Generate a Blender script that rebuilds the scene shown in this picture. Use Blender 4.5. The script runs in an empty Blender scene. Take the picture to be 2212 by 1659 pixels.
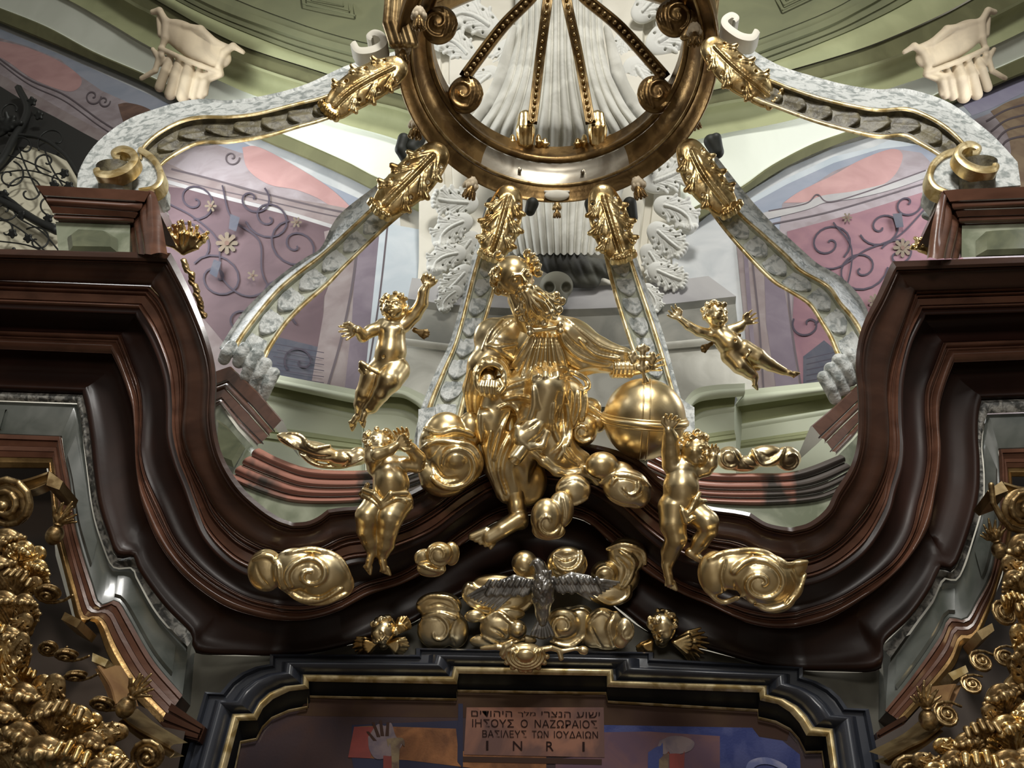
import bpy, math, random
import numpy as np
from mathutils import Matrix, Vector

# ------------------------------------------------------------------ camera
IW, IH, FPX = 2212.0, 1659.0, 1800.0
CX, CY = IW / 2, IH / 2
EYE = np.array([0.0, 0.0, 1.6])
def cdir(u, v):
    a = np.array([(u - CX) / FPX, -(v - CY) / FPX, -1.0]); return a / np.linalg.norm(a)
_Z = cdir(1255, -1300); _X = np.cross(cdir(1215, 1500), _Z); _X /= np.linalg.norm(_X); _Y = np.cross(_Z, _X)
ROT = np.array([_X, _Y, _Z])            # camera axes -> world axes
cam_data = bpy.data.cameras.new('camera'); cam = bpy.data.objects.new('camera', cam_data)
bpy.context.scene.collection.objects.link(cam)
cam_data.sensor_width = 36.0; cam_data.lens = FPX * 36.0 / IW; cam_data.clip_end = 200
M4 = Matrix([list(ROT[i]) + [EYE[i]] for i in range(3)] + [[0, 0, 0, 1]])
cam.matrix_world = M4
sc = bpy.context.scene; sc.camera = cam
sc.view_settings.view_transform = 'Standard'; sc.view_settings.look = 'None'
sc.view_settings.gamma = 1.0; sc.view_settings.exposure = 0.0

# ------------------------------------------------------------------ light
def nmat(name):
    m = bpy.data.materials.new(name); m.use_nodes = True; return m, m.node_tree.nodes, m.node_tree.links
world = bpy.data.worlds.new('nave'); sc.world = world; world.use_nodes = True
wn, wl = world.node_tree.nodes, world.node_tree.links
bg = wn['Background']; tc = wn.new('ShaderNodeTexCoord'); sx = wn.new('ShaderNodeSeparateXYZ')
wl.new(tc.outputs['Generated'], sx.inputs[0])
ramp = wn.new('ShaderNodeValToRGB'); mr = wn.new('ShaderNodeMapRange'); mr.inputs[1].default_value = -1; mr.inputs[2].default_value = 1
wl.new(sx.outputs['Z'], mr.inputs[0]); nz = wn.new('ShaderNodeTexNoise'); nz.inputs['Scale'].default_value = 2.2; nz.inputs['Detail'].default_value = 3
wl.new(tc.outputs['Generated'], nz.inputs['Vector'])
wl.new(mr.outputs[0], ramp.inputs[0])
el = ramp.color_ramp.elements
el[0].position = 0.0; el[0].color = (0.08, 0.065, 0.05, 1)
el[1].position = 1.0; el[1].color = (0.50, 0.48, 0.40, 1)
for p_, c_ in ((0.28, (0.10, 0.082, 0.06, 1)), (0.44, (0.30, 0.26, 0.20, 1)), (0.56, (0.80, 0.74, 0.64, 1)), (0.78, (0.85, 0.82, 0.75, 1))):
    e_ = el.new(p_); e_.color = c_
mx = wn.new('ShaderNodeMix'); mx.data_type = 'RGBA'; mx.blend_type = 'MULTIPLY'; mx.inputs[0].default_value = 1.0
nr = wn.new('ShaderNodeValToRGB'); nr.color_ramp.elements[0].position = 0.40; nr.color_ramp.elements[0].color = (0.25, 0.24, 0.22, 1)
nr.color_ramp.elements[1].position = 0.60; nr.color_ramp.elements[1].color = (1.25, 1.25, 1.25, 1)
wl.new(nz.outputs[0], nr.inputs[0]); wl.new(ramp.outputs[0], mx.inputs[6]); wl.new(nr.outputs[0], mx.inputs[7])
wl.new(mx.outputs[2], bg.inputs[0]); bg.inputs[1].default_value = 0.27

def area(name, loc, target, sx_, sy_, power, col=(1, 1, 1)):
    l = bpy.data.lights.new(name, 'AREA'); l.shape = 'RECTANGLE'; l.size = sx_; l.size_y = sy_; l.energy = power; l.color = col
    o = bpy.data.objects.new(name, l); sc.collection.objects.link(o); o.location = loc
    o.rotation_euler = (Vector(target) - Vector(loc)).to_track_quat('-Z', 'Y').to_euler(); return o
area('nave_window_light_high', (1.5, -7.0, 15.0), (0, 6, 6), 2.6, 3.4, 2000, (1.0, 0.98, 0.93))
area('nave_window_light_left', (-8.0, -2.5, 10.0), (0, 6, 5.5), 1.2, 2.6, 30, (1.0, 0.97, 0.93))
area('nave_window_light_right', (8.5, -1.0, 11.0), (0, 6, 6.0), 1.2, 2.6, 45, (0.96, 0.98, 1.0))
area('nave_fill_light_low', (-0.5, -9.0, 4.6), (0, 6, 5.0), 3.4, 1.8, 420, (1.0, 0.95, 0.88))  # added low frontal fill to brighten the cornice fronts, no window known there
area('apse_window_light_left', (-7.0, 6.6, 12.0), (0.5, 9, 11), 2.0, 3.5, 260, (0.97, 1.0, 1.0))
area('apse_window_light_right', (7.0, 6.6, 12.0), (-0.5, 9, 11), 2.0, 3.5, 160, (0.97, 0.99, 1.0))

# ------------------------------------------------------------------ helpers
def P(u, v, Y):
    """world point seen at (u, v) on the vertical plane at distance Y"""
    w = ROT @ cdir(u, v); return EYE + w * (Y / w[1])
def coll(o): sc.collection.objects.link(o); return o
def tag(o, label=None, cat=None, group=None, kind=None):
    if label: o['label'] = label
    if cat: o['category'] = cat
    if group: o['group'] = group
    if kind: o['kind'] = kind
    return o
def thing(name, label, cat, loc=(0, 0, 0), group=None, kind=None):
    o = coll(bpy.data.objects.new(name, None)); o.location = loc; o.empty_display_size = 0.1
    return tag(o, label, cat, group, kind)
def mesh(name, verts, faces, mat, parent=None, smooth=True, sharp=None, mats=None, midx=None):
    me = bpy.data.meshes.new(name)
    me.from_pydata([tuple(map(float, q)) for q in verts], [], [tuple(int(i) for i in f) for f in faces])
    if smooth:
        me.polygons.foreach_set('use_smooth', [True] * len(me.polygons))
        if sharp: me.set_sharp_from_angle(angle=math.radians(sharp))
    for m in (mats or [mat]): me.materials.append(m)
    if midx is not None: me.polygons.foreach_set('material_index', midx)
    me.update(); o = coll(bpy.data.objects.new(name, me))
    if parent is not None:
        o.parent = parent
        L = world_loc(parent); 
        me.transform(Matrix.Translation(-L))
    return o
def world_loc(o):
    L = Vector((0, 0, 0))
    while o is not None: L += Vector(o.location); o = o.parent
    return L
class MB:
    """collects several shapes into one mesh"""
    def __init__(s): s.v = []; s.f = []; s.m = []
    def add(s, V, F, mi=0):
        n = len(s.v); s.v.extend([tuple(q) for q in V]); s.f.extend([tuple(i + n for i in f) for f in F]); s.m.extend([mi] * len(F)); return s
    def build(s, name, mat, parent=None, sharp=None, smooth=True, mats=None):
        return mesh(name, s.v, s.f, mat, parent, smooth, sharp, mats, s.m if mats else None)

def cr(pts, n=8):
    """catmull-rom through points (any dimension)"""
    p = np.array(pts, float)
    if len(p) < 3: 
        t = np.linspace(0, 1, n * (len(p) - 1) + 1)[:, None]; return p[0] * (1 - t) + p[-1] * t
    q = np.vstack([2 * p[0] - p[1], p, 2 * p[-1] - p[-2]]); out = []
    t = np.linspace(0, 1, n, endpoint=False)[:, None]
    for i in range(1, len(q) - 2):
        a, b, c, d_ = q[i - 1], q[i], q[i + 1], q[i + 2]
        out.append(0.5 * ((2 * b) + (-a + c) * t + (2 * a - 5 * b + 4 * c - d_) * t ** 2 + (-a + 3 * b - 3 * c + d_) * t ** 3))
    out.append(p[-1:]); return np.vstack(out)
def resamp(p, n):
    p = np.array(p, float); s = np.r_[0, np.cumsum(np.linalg.norm(np.diff(p, axis=0), axis=1))]
    t = np.linspace(0, s[-1], n); return np.stack([np.interp(t, s, p[:, k]) for k in range(p.shape[1])], 1)
def rail(segs, depths, ns, smooth_join=()):
    """segs: pixel polylines, consecutive segments share their joint; depths at joints -> world points"""
    out = []
    for k, s in enumerate(segs):
        c = resamp(cr(s, 10) if len(s) > 2 else s, ns[k])
        Y = np.linspace(depths[k], depths[k + 1], ns[k])
        w = np.array([P(c[i, 0], c[i, 1], Y[i]) for i in range(ns[k])])
        out.append(w if k == 0 else w[1:])
    return np.vstack(out)
def prail(pts, Y0, Y1=None, n=40, curve=True):
    Y1 = Y0 if Y1 is None else Y1
    c = resamp(cr(pts, 10) if (curve and len(pts) > 2) else pts, n); Y = np.linspace(Y0, Y1, n)
    return np.array([P(c[i, 0], c[i, 1], Y[i]) for i in range(n)])
def loft(A, B, prof, split=()):
    """strip between two rails; prof = [(t, h)], h metres out of the strip"""
    n = len(A); T = np.gradient(A * 0.5 + B * 0.5, axis=0); D = B - A
    N = np.cross(T, D); N /= (np.linalg.norm(N, axis=1)[:, None] + 1e-9)
    mid = (A + B) / 2
    sgn = np.sign(np.sum(N * (EYE - mid), axis=1)).sum()
    if sgn < 0: N = -N
    V = []; F = []; base = 0; cuts = [0] + list(split) + [n - 1]
    for c0, c1 in zip(cuts[:-1], cuts[1:]):     # pieces meet in crisp mitres
        k = c1 - c0 + 1
        for t, h in prof: V.append((A + D * t + N * h)[c0:c1 + 1])
        for j in range(len(prof) - 1):
            for i in range(k - 1):
                a = base + j * k + i; q = (a, a + 1, a + k + 1, a + k); F.append(q if sgn < 0 else q[::-1])
        base += k * len(prof)
    return np.vstack(V), F
def flat(t0=0, t1=1): return [(t0, 0), (t1, 0)]
def bulge(h, n=8, t0=0, t1=1): return [(t0 + (t1 - t0) * i / n, h * math.sin(math.pi * i / n)) for i in range(n + 1)]
def cyma(h, n=12, t0=0, t1=1): return [(t0 + (t1 - t0) * i / n, h * math.sin(2 * math.pi * i / n) * (1 if i <= n / 2 else .7)) for i in range(n + 1)]
def cove(h, n=10, t0=0, t1=1): return [(t0 + (t1 - t0) * i / n, -h * math.sin(math.pi * i / n)) for i in range(n + 1)]
def steps(k, h):
    out = []
    for i in range(k): out += [(i / k + .02 / k, h * .1), (i / k + .05 / k, h), ((i + .75) / k, h * .8), ((i + .8) / k, 0)]
    return [(0, 0)] + out + [(1, 0)]
def tube(path, r, n=8, closed=False, caps=True):
    p = np.array(path, float); m = len(p); r = np.broadcast_to(np.array(r, float), (m,))
    T = np.gradient(p, axis=0) if not closed else np.roll(p, -1, 0) - np.roll(p, 1, 0)
    T /= (np.linalg.norm(T, axis=1)[:, None] + 1e-12)
    ref = np.array([0.13, 0.2, 0.97]); 
    if abs(T[0] @ ref) > .9: ref = np.array([1.0, 0.1, 0])
    U = np.cross(T[0], ref); U /= np.linalg.norm(U); V = []; F = []
    for i in range(m):
        U = U - T[i] * (U @ T[i]); U /= (np.linalg.norm(U) + 1e-12); W = np.cross(T[i], U)
        for k in range(n):
            a = 2 * math.pi * k / n; V.append(p[i] + r[i] * (math.cos(a) * U + math.sin(a) * W))
    for i in range(m if closed else m - 1):
        for k in range(n):
            a = i * n + k; b = i * n + (k + 1) % n; c = ((i + 1) % m) * n + (k + 1) % n; d_ = ((i + 1) % m) * n + k
            F.append((a, b, c, d_))
    if not closed and caps: F.append(tuple(range(n))[::-1]); F.append(tuple((m - 1) * n + k for k in range(n)))
    return V, F
def box(c, s, R=None):
    c = np.array(c, float); s = np.array(s, float) / 2; R = np.eye(3) if R is None else R
    V = [c + R @ (s * np.array(q)) for q in [(-1, -1, -1), (1, -1, -1), (1, 1, -1), (-1, 1, -1), (-1, -1, 1), (1, -1, 1), (1, 1, 1), (-1, 1, 1)]]
    return V, [(3, 2, 1, 0), (4, 5, 6, 7), (0, 1, 5, 4), (1, 2, 6, 5), (2, 3, 7, 6), (3, 0, 4, 7)]
def slab(pts, back):
    """closed solid from an outline (world points) extruded by vector back"""
    n = len(pts); V = [np.array(q) for q in pts] + [np.array(q) + np.array(back) for q in pts]
    F = [tuple(range(n)), tuple(range(2 * n - 1, n - 1, -1))] + [(i, (i + 1) % n + 0, (i + 1) % n + n, i + n)[::-1] for i in range(n)]
    return V, F

# ------------------------------------------------------------------ materials
def principled(m): return m.node_tree.nodes['Principled BSDF']
def simple(name, col, rough=0.5, metal=0.0, noise=None, bump=0.0, bscale=20, coat=0.0, spec=0.5, stretch=None, lo=.4, hi=.6, det=4):
    m, N, L = nmat(name); b = principled(m)
    b.inputs['Base Color'].default_value = (*col, 1); b.inputs['Roughness'].default_value = rough; b.inputs['Metallic'].default_value = metal
    b.inputs['Coat Weight'].default_value = coat; b.inputs['Coat Roughness'].default_value = 0.12; b.inputs['Specular IOR Level'].default_value = spec
    t = N.new('ShaderNodeTexCoord'); mp = N.new('ShaderNodeMapping'); L.new(t.outputs['Object'], mp.inputs[0])
    if stretch: mp.inputs['Scale'].default_value = stretch
    if noise:
        col2, s = noise; n = N.new('ShaderNodeTexNoise'); n.inputs['Scale'].default_value = s; n.inputs['Detail'].default_value = det; n.inputs['Distortion'].default_value = 0.8
        L.new(mp.outputs[0], n.inputs['Vector']); r = N.new('ShaderNodeValToRGB')
        r.color_ramp.elements[0].position = lo; r.color_ramp.elements[0].color = (*col, 1); r.color_ramp.elements[1].position = hi; r.color_ramp.elements[1].color = (*col2, 1)
        L.new(n.outputs[0], r.inputs[0]); L.new(r.outputs[0], b.inputs['Base Color'])
    if bump:
        n2 = N.new('ShaderNodeTexNoise'); n2.inputs['Scale'].default_value = bscale; n2.inputs['Detail'].default_value = 3; L.new(mp.outputs[0], n2.inputs['Vector'])
        bp = N.new('ShaderNodeBump'); bp.inputs['Strength'].default_value = bump; bp.inputs['Distance'].default_value = 0.02
        L.new(n2.outputs[0], bp.inputs['Height']); L.new(bp.outputs[0], b.inputs['Normal'])
    return m
GOLD = simple('burnished_gold', (0.97, 0.81, 0.50), 0.30, 1.0, ((0.86, 0.66, 0.34), 3.0), 0.10, 9)
GOLD2 = simple('gilded_carving', (0.90, 0.70, 0.36), 0.28, 1.0, ((0.55, 0.36, 0.14), 6.0), 0.12, 25)
GOLDM = simple('matt_gold_wood', (0.52, 0.38, 0.19), 0.38, 0.9, ((0.22, 0.14, 0.06), 5.0), 0.10, 20)
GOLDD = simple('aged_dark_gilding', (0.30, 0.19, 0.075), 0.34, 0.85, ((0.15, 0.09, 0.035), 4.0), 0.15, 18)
GOLDY = simple('dull_yellow_gilding', (0.80, 0.66, 0.38), 0.36, 0.7, ((0.42, 0.30, 0.12), 8.0), 0.05, 20)
SILVER = simple('old_silver', (0.62, 0.62, 0.61), 0.30, 1.0, ((0.28, 0.28, 0.28), 8.0), 0.10, 30)
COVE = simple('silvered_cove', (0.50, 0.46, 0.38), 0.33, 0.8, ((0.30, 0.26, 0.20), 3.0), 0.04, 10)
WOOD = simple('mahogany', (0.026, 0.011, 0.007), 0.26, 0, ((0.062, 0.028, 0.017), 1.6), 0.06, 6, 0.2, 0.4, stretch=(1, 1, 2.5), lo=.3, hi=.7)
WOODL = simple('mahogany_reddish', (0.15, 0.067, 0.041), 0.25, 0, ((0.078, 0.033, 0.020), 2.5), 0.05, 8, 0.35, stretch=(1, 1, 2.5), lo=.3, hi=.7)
WOODD = simple('mahogany_soffit_shade', (0.018, 0.007, 0.005), 0.34, 0, ((0.032, 0.012, 0.008), 2.0), 0.05, 8, 0.05, 0.3, lo=.3, hi=.7)  # mahogany darkened in colour to carry the shade on the cornice soffits
MPINK = simple('rouge_marble', (0.42, 0.20, 0.15), 0.22, 0, ((0.10, 0.085, 0.075), 1.1), 0, 5, 0.4, lo=.47, hi=.53, stretch=(1, 1, .4))
MGREEN = simple('green_marble', (0.38, 0.40, 0.30), 0.2, 0, ((0.16, 0.18, 0.12), 2.6), 0, 5, 0.4, lo=.35, hi=.62)
MGREY = simple('dark_grey_marble', (0.050, 0.057, 0.048), 0.38, 0, ((0.13, 0.135, 0.12), 3.0), 0, 5, 0.4, lo=.4, hi=.75)
MBEAD = simple('speckled_grey_stone', (0.05, 0.05, 0.045), 0.6, 0, ((0.30, 0.29, 0.26), 18.0), 0.8, 22, lo=.42, hi=.6)
MWHITE = simple('veined_white_marble', (0.60, 0.62, 0.60), 0.45, 0, ((0.26, 0.285, 0.275), 11.0), 0.6, 26, lo=.46, hi=.62)
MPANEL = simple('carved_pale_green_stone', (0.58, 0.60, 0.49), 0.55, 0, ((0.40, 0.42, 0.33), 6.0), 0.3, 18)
MPANELD = simple('dark_olive_stone', (0.14, 0.12, 0.065), 0.5, 0, ((0.06, 0.05, 0.028), 9.0), 0.4, 18)  # darker olive stone for the outer rib soffits and volute horns
GRIL = simple('green_stucco_light', (0.66, 0.70, 0.55), 0.8, 0, ((0.60, 0.64, 0.48), 0.8))
GRPALE = simple('pale_mint_plaster', (0.74, 0.78, 0.68), 0.85, 0, ((0.68, 0.72, 0.62), 0.7))
GRMID = simple('green_stucco_mid', (0.38, 0.40, 0.22), 0.8, 0, ((0.33, 0.35, 0.19), 1.2))
OLIVE = simple('olive_stucco', (0.15, 0.15, 0.07), 0.8, 0, ((0.12, 0.12, 0.055), 1.5))
OLIVEC = simple('olive_ceiling_plaster', (0.20, 0.21, 0.115), 0.85, 0, ((0.17, 0.18, 0.10), 1.0))
CREAM = simple('cream_plaster', (0.72, 0.69, 0.60), 0.85, 0, ((0.62, 0.59, 0.50), 0.9))
STUC = simple('grey_white_stucco', (0.66, 0.65, 0.58), 0.7, 0, ((0.50, 0.49, 0.43), 2.0), 0.1, 12)
STUCB = simple('beige_stucco', (0.60, 0.50, 0.35), 0.7, 0, ((0.46, 0.38, 0.27), 2.0), 0.1, 12)
BLACK = simple('ebonised_wood', (0.022, 0.025, 0.034), 0.30, 0, None, 0.03, 10, 0.3)
BLACKF = simple('black_flat_frame', (0.006, 0.006, 0.007), 0.4)
DARK = simple('dark_altar_wall', (0.05, 0.045, 0.03), 0.5, 0, ((0.075, 0.07, 0.05), 2.0))  # dark brown and green tone of the wall behind the frame
IRON = simple('wrought_iron', (0.04, 0.042, 0.040), 0.5, 0.6)
BLKC = simple('blackened_bracket', (0.015, 0.017, 0.012), 0.6)
# ------------------------------------------------------------------ setting far below and around (floor, chapel walls)
def struct(name, mb, mat, sharp=None, mats=None):
    o = mb.build(name, mat, None, sharp, True, mats); o['kind'] = 'structure'; return o
struct('floor', MB().add(*box((0, 1, -0.1), (18, 22, 0.2))), simple('stone_floor', (0.14, 0.11, 0.08), 0.4, 0, ((0.10, 0.08, 0.06), 1.0)), 30)

# ---- chapel vault behind the altar: lofts between cornice lines, left and right of the middle pilaster
L1 = [(-120, 2), (0, 49), (170, 119), (305, 176), (383, 217), (570, 305), (650, 338), (750, 383), (812, 414), (930, 470)]
L2 = [(-120, -28), (0, 17), (102, 58), (203, 112), (325, 165), (480, 238), (627, 296), (750, 350), (811, 382), (930, 430)]
L3 = [(-120, -120), (136, -5), (237, 51), (325, 102), (481, 176), (556, 207), (700, 252), (747, 268), (849, 297), (960, 340)]
L4 = [(60, -140), (281, 0), (339, 31), (508, 125), (671, 182), (760, 208), (815, 222), (865, 234), (970, 270)]
L5 = [(120, -140), (339, 0), (508, 92), (678, 150), (750, 172), (870, 205), (980, 235)]
L6 = [(160, -140), (380, 0), (576, 89), (750, 148), (880, 180), (980, 200)]
L7 = [(200, -140), (420, 0), (600, 72), (750, 118), (880, 150), (980, 165)]
L8 = [(260, -140), (470, -20), (640, 48), (760, 85), (880, 110), (980, 125)]
R1 = [(1440, 520), (1530, 462), (1608, 416), (1699, 360), (1801, 315), (1886, 285), (1970, 258), (2072, 217), (2140, 190), (2212, 160), (2330, 120)]
R2 = [(1440, 480), (1530, 432), (1598, 405), (1665, 358), (1750, 313), (1818, 288), (1890, 262), (1980, 225), (2060, 185), (2157, 146), (2212, 122), (2330, 75)]
R3 = [(1440, 318), (1560, 288), (1699, 262), (1800, 232), (1920, 190), (2004, 163), (2050, 140), (2157, 92), (2212, 66), (2330, 10)]
R4 = [(1440, 245), (1564, 219), (1630, 207), (1777, 168), (1900, 132), (1970, 106), (2080, 60), (2140, 34), (2260, -30)]
R5 = [(1440, 215), (1560, 190), (1713, 149), (1850, 108), (1937, 75), (2030, 33), (2092, 0), (2230, -80)]
R6 = [(1440, 195), (1560, 165), (1662, 136), (1800, 82), (1886, 44), (1970, 0), (2140, -100)]
R7 = [(1440, 178), (1560, 145), (1662, 108), (1790, 60), (1865, 22), (1930, -15), (2080, -110)]
R8 = [(1440, 150), (1560, 112), (1662, 75), (1780, 28), (1860, -15), (1980, -90)]
def vault(name, rs):
    Y = [8.45, 8.30, 7.95, 7.45, 7.30, 7.22, 7.10, 6.95]
    R = [prail(r, y, n=50) for r, y in zip(rs, Y)]
    mb = MB()
    mb.add(*loft(R[0], R[1], [(0, 0), (.1, .03), (.9, .03), (1, 0)]), 0)
    mb.add(*loft(R[1], R[2], [(0, 0), (.03, -.03), (.96, -.03), (1, 0)]), 1)
    mb.add(*loft(R[2], R[3], [(0, 0), (.03, .06)] + [(.03 + .97 * i / 10, .06 - .22 * math.sin(math.pi * i / 10)) for i in range(1, 10)] + [(1, 0)]), 2)
    mb.add(*loft(R[3], R[4], [(0, 0), (.05, -.06), (1, -.06)]), 0)
    mb.add(*loft(R[4], R[5], bulge(.06)), 2)
    mb.add(*loft(R[5], R[6], steps(2, .03)), 3)
    mb.add(*loft(R[6], R[7], [(0, 0), (.1, .04), (.5, .04), (.55, 0), (1, -.02)]), 3)
    return struct(name, mb, None, 35, [OLIVE, GRPALE, GRMID, OLIVEC])
vault('ceiling_vault_left', [L1, L2, L3, L4, L5, L6, L7, L8])
vault('ceiling_vault_right', [R1, R2, R3, R4, R5, R6, R7, R8])
# flat olive ceiling field with sunk panels
mb = MB()
for l8, cor in ((L8, [(980, -300, 6.2), (100, -400, 6.2)]), (R8, [(2300, -400, 6.2), (1400, -300, 6.2)])):
    c8 = [q for q in prail(l8, 6.95, n=20)] + [P(*c) for c in cor]; mb.add(c8, [tuple(range(len(c8)))])
def sunk(c, w):  # square moulded panel on the ceiling
    for k, s in enumerate((1.0, .82, .62)):
        q = [np.array(c[i]) * s + np.mean(c, axis=0) * (1 - s) for i in range(4)]
        for i in range(4): mb.add(*tube([q[i], q[(i + 1) % 4]], w * (1 - .25 * k), 6))
for c in ([(640, -60), (752, -60), (768, 34), (655, 8)], [(1690, 22), (1775, -18), (1740, -90), (1640, -60)]):
    sunk([P(u, v, 6.86) for u, v in c], .016)
struct('ceiling', mb, OLIVEC, 30)

# ---- wall shell behind everything
mb = MB(); q = [P(-400, 1900, 8.7), P(2600, 1900, 8.7), P(2600, -80, 8.7), P(-400, -80, 8.7)]
mb.add(q, [(0, 1, 2, 3)]); struct('wall_apse', mb, CREAM)

# ---- frescoes: flat paintings on the plaster, each one mesh with its painted fields
FR = {}
def fm(n, c, c2=None, s=1.5): FR[n] = simple('fresco_' + n, c, .85, 0, ((c2 or c), s) if c2 else None, lo=.35, hi=.65)
fm('white', (.56, .57, .57), (.44, .46, .47)); fm('blue', (.24, .27, .33), (.30, .32, .38)); fm('pink', (.46, .28, .27), (.38, .22, .215))
fm('mauve', (.24, .20, .21), (.33, .29, .31), 2.5); fm('stone', (.27, .23, .225), (.20, .155, .155), 2.0); fm('maroon', (.125, .080, .090), (.090, .056, .066), 1.6)
fm('vine', (.045, .035, .052)); fm('flower', (.15, .125, .09), (.17, .125, .09), 10); fm('slate', (.055, .06, .085), (.085, .085, .105), 4); fm('brown', (.16, .095, .07), (.11, .065, .05), 5)
fm('palegrey', (.40, .39, .385), (.33, .32, .325)); fm('lightblue', (.42, .47, .51), (.50, .54, .57)); fm('lilac', (.28, .265, .37), (.34, .33, .43)); fm('rose', (.25, .135, .155), (.19, .10, .125), 2)
fm('plum', (.15, .12, .15), (.20, .165, .195), 2)
fm('line', (.10, .08, .09)); fm('ochre', (.27, .20, .13), (.19, .13, .09), 3)
FK = list(FR); FM = [FR[k] for k in FK]
class Fresco:
    def __init__(s, Y): s.mb = MB(); s.Y = Y; s.k = 0
    def poly(s, pts, m, curve=False, up=None):
        s.k += 1 if up is None else 0; y = s.Y - .0025 * (up if up is not None else s.k)
        if curve: pts = [tuple(q) for q in cr(pts + [pts[0]], 5)[:-1]]
        s.mb.add([P(u, v, y) for u, v in pts], [tuple(range(len(pts)))[::-1]], FK.index(m)); return s
    def line(s, pts, w, m, curve=True):
        s.k += .25; y = s.Y - .0025 * s.k - .004
        c = cr(pts, 8) if curve and len(pts) > 2 else np.array(pts, float)
        T = np.gradient(c, axis=0); N = np.stack([-T[:, 1], T[:, 0]], 1); N /= np.linalg.norm(N, axis=1)[:, None] + 1e-9
        ww = np.broadcast_to(w, (len(c),))[:, None] / 2
        A = c + N * ww; B = c - N * ww; n = len(c)
        s.mb.add([P(*a, y) for a in A] + [P(*b, y) for b in B], [(i, i + 1, n + i + 1, n + i) for i in range(n - 1)], FK.index(m)); return s
    def spiral(s, cx, cy, r, a0, turns, w, m, sq=1.0, dirn=1, rot=0):
        pts = []
        for i in range(28):
            t = i / 27; a = a0 + dirn * turns * 2 * math.pi * t; rr = r * (1 - t) ** .8 + 1.5
            x, y = rr * math.cos(a), rr * math.sin(a) * sq; pts.append((cx + x * math.cos(rot) - y * math.sin(rot), cy + x * math.sin(rot) + y * math.cos(rot)))
        return s.line(pts, w, m, False)
    def flower(s, cx, cy, r, n=8):
        for i in range(n):
            a = 2 * math.pi * i / n; b = a + .35
            s.poly([(cx + r * .2 * math.cos(a - .9), cy + r * .2 * math.sin(a - .9)), (cx + r * math.cos(a - .22), cy + r * math.sin(a - .22)), (cx + 1.12 * r * math.cos(a), cy + 1.12 * r * math.sin(a)), (cx + r * math.cos(a + .22), cy + r * math.sin(a + .22)), (cx + r * .2 * math.cos(a + .9), cy + r * .2 * math.sin(a + .9))], 'flower')
        s.poly([(cx + r * .25 * math.cos(k * .9), cy + r * .25 * math.sin(k * .9)) for k in range(7)], 'brown')
        return s
    def done(s, name, label): return tag(s.mb.build(name, None, None, None, False, FM), label, 'fresco')
f = Fresco(8.6)
f.poly([(-150, -10), (0, 47), (170, 117), (383, 215), (570, 303), (750, 381), (860, 430), (900, 900), (560, 900), (300, 700), (-150, 600)], 'white')
f.poly([(-150, 25), (0, 62), (170, 135), (383, 232), (560, 325), (700, 395), (800, 440), (835, 480), (860, 900), (560, 900), (-150, 700)], 'blue')
f.poly([(-150, 60), (0, 82), (60, 100), (130, 128), (172, 163), (220, 196), (330, 245), (400, 290), (520, 330), (620, 360), (720, 430), (770, 455), (780, 900), (560, 900), (-150, 700)], 'mauve')
f.poly([(-20, 85), (50, 100), (120, 128), (168, 160), (176, 180), (160, 196), (130, 194), (70, 170), (20, 135), (-20, 110)], 'pink', True)
f.poly([(523, 318), (560, 318), (640, 360), (720, 412), (775, 470), (740, 462), (690, 430), (640, 410), (580, 398), (535, 365)], 'pink', True)
f.poly([(255, 225), (275, 222), (310, 230), (330, 245), (290, 262), (272, 270), (262, 250)], 'brown', True)
f.line([(-20, 112), (60, 170), (140, 205), (220, 262), (300, 310)], 3, 'line'); f.line([(-20, 120), (60, 180), (140, 218), (220, 275), (300, 322)], 2, 'line')
for c, r in (((200, 208), 17), ((225, 218), 12), ((500, 340), 16)): f.spiral(*c, r, 0, 1.2, 3, 'line')
f.poly([(-150, 120), (0, 160), (140, 240), (250, 300), (400, 370), (560, 420), (700, 440), (760, 452), (780, 900), (-150, 700)], 'stone')
f.line([(370, 365), (450, 385), (560, 415), (680, 445), (760, 462)], 4, 'line'); f.line([(345, 378), (450, 405), (560, 430), (700, 462), (770, 475)], 2.5, 'line')
f.line([(360, 392), (480, 425), (620, 460), (720, 490)], 8, 'palegrey')
f.poly([(330, 400), (430, 410), (560, 440), (640, 462), (720, 492), (730, 560), (700, 640), (690, 830), (560, 830), (400, 640), (340, 500)], 'maroon')
f.poly([(560, 740), (600, 728), (690, 750), (700, 850), (560, 830)], 'slate')
f.poly([(700, 500), (790, 480), (840, 510), (830, 700), (775, 900), (660, 900), (695, 700), (712, 600)], 'stone')
f.poly([(770, 500), (800, 500), (835, 520), (812, 700), (780, 870), (740, 880), (760, 700)], 'plum')
f.line([(775, 500), (760, 620), (735, 740), (700, 860)], 5, 'line'); f.line([(838, 480), (820, 640), (795, 800), (780, 870)], 4, 'line')
f.poly([(822, 480), (930, 500), (930, 640), (900, 800), (880, 900), (780, 900), (800, 700)], 'lightblue')
for a in ((420, 432, 46, 1.2, 1.4), (400, 520, 55, .2, 1.3), (580, 470, 52, 2.4, 1.5), (640, 530, 60, 4, 1.6), (470, 600, 58, 3.2, 1.6), (600, 640, 50, .5, 1.2), (520, 700, 50, 1.5, 1.2), (650, 780, 38, 2.0, 1.1), (545, 430, 40, 5, 1.1)):
    f.spiral(a[0], a[1], a[2], a[3], a[4], 4, 'vine', .85, 1 if a[0] % 20 else -1, .5)
f.line([(365, 440), (420, 470), (470, 520), (480, 600), (540, 640), (620, 600), (700, 560)], 3.5, 'vine'); f.line([(480, 400), (500, 470), (560, 520), (570, 600), (640, 700)], 3.5, 'vine')
f.flower(490, 525, 22); f.flower(580, 690, 16); f.flower(640, 480, 11, 6); f.flower(455, 445, 12, 6); f.flower(545, 595, 11, 5)
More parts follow.
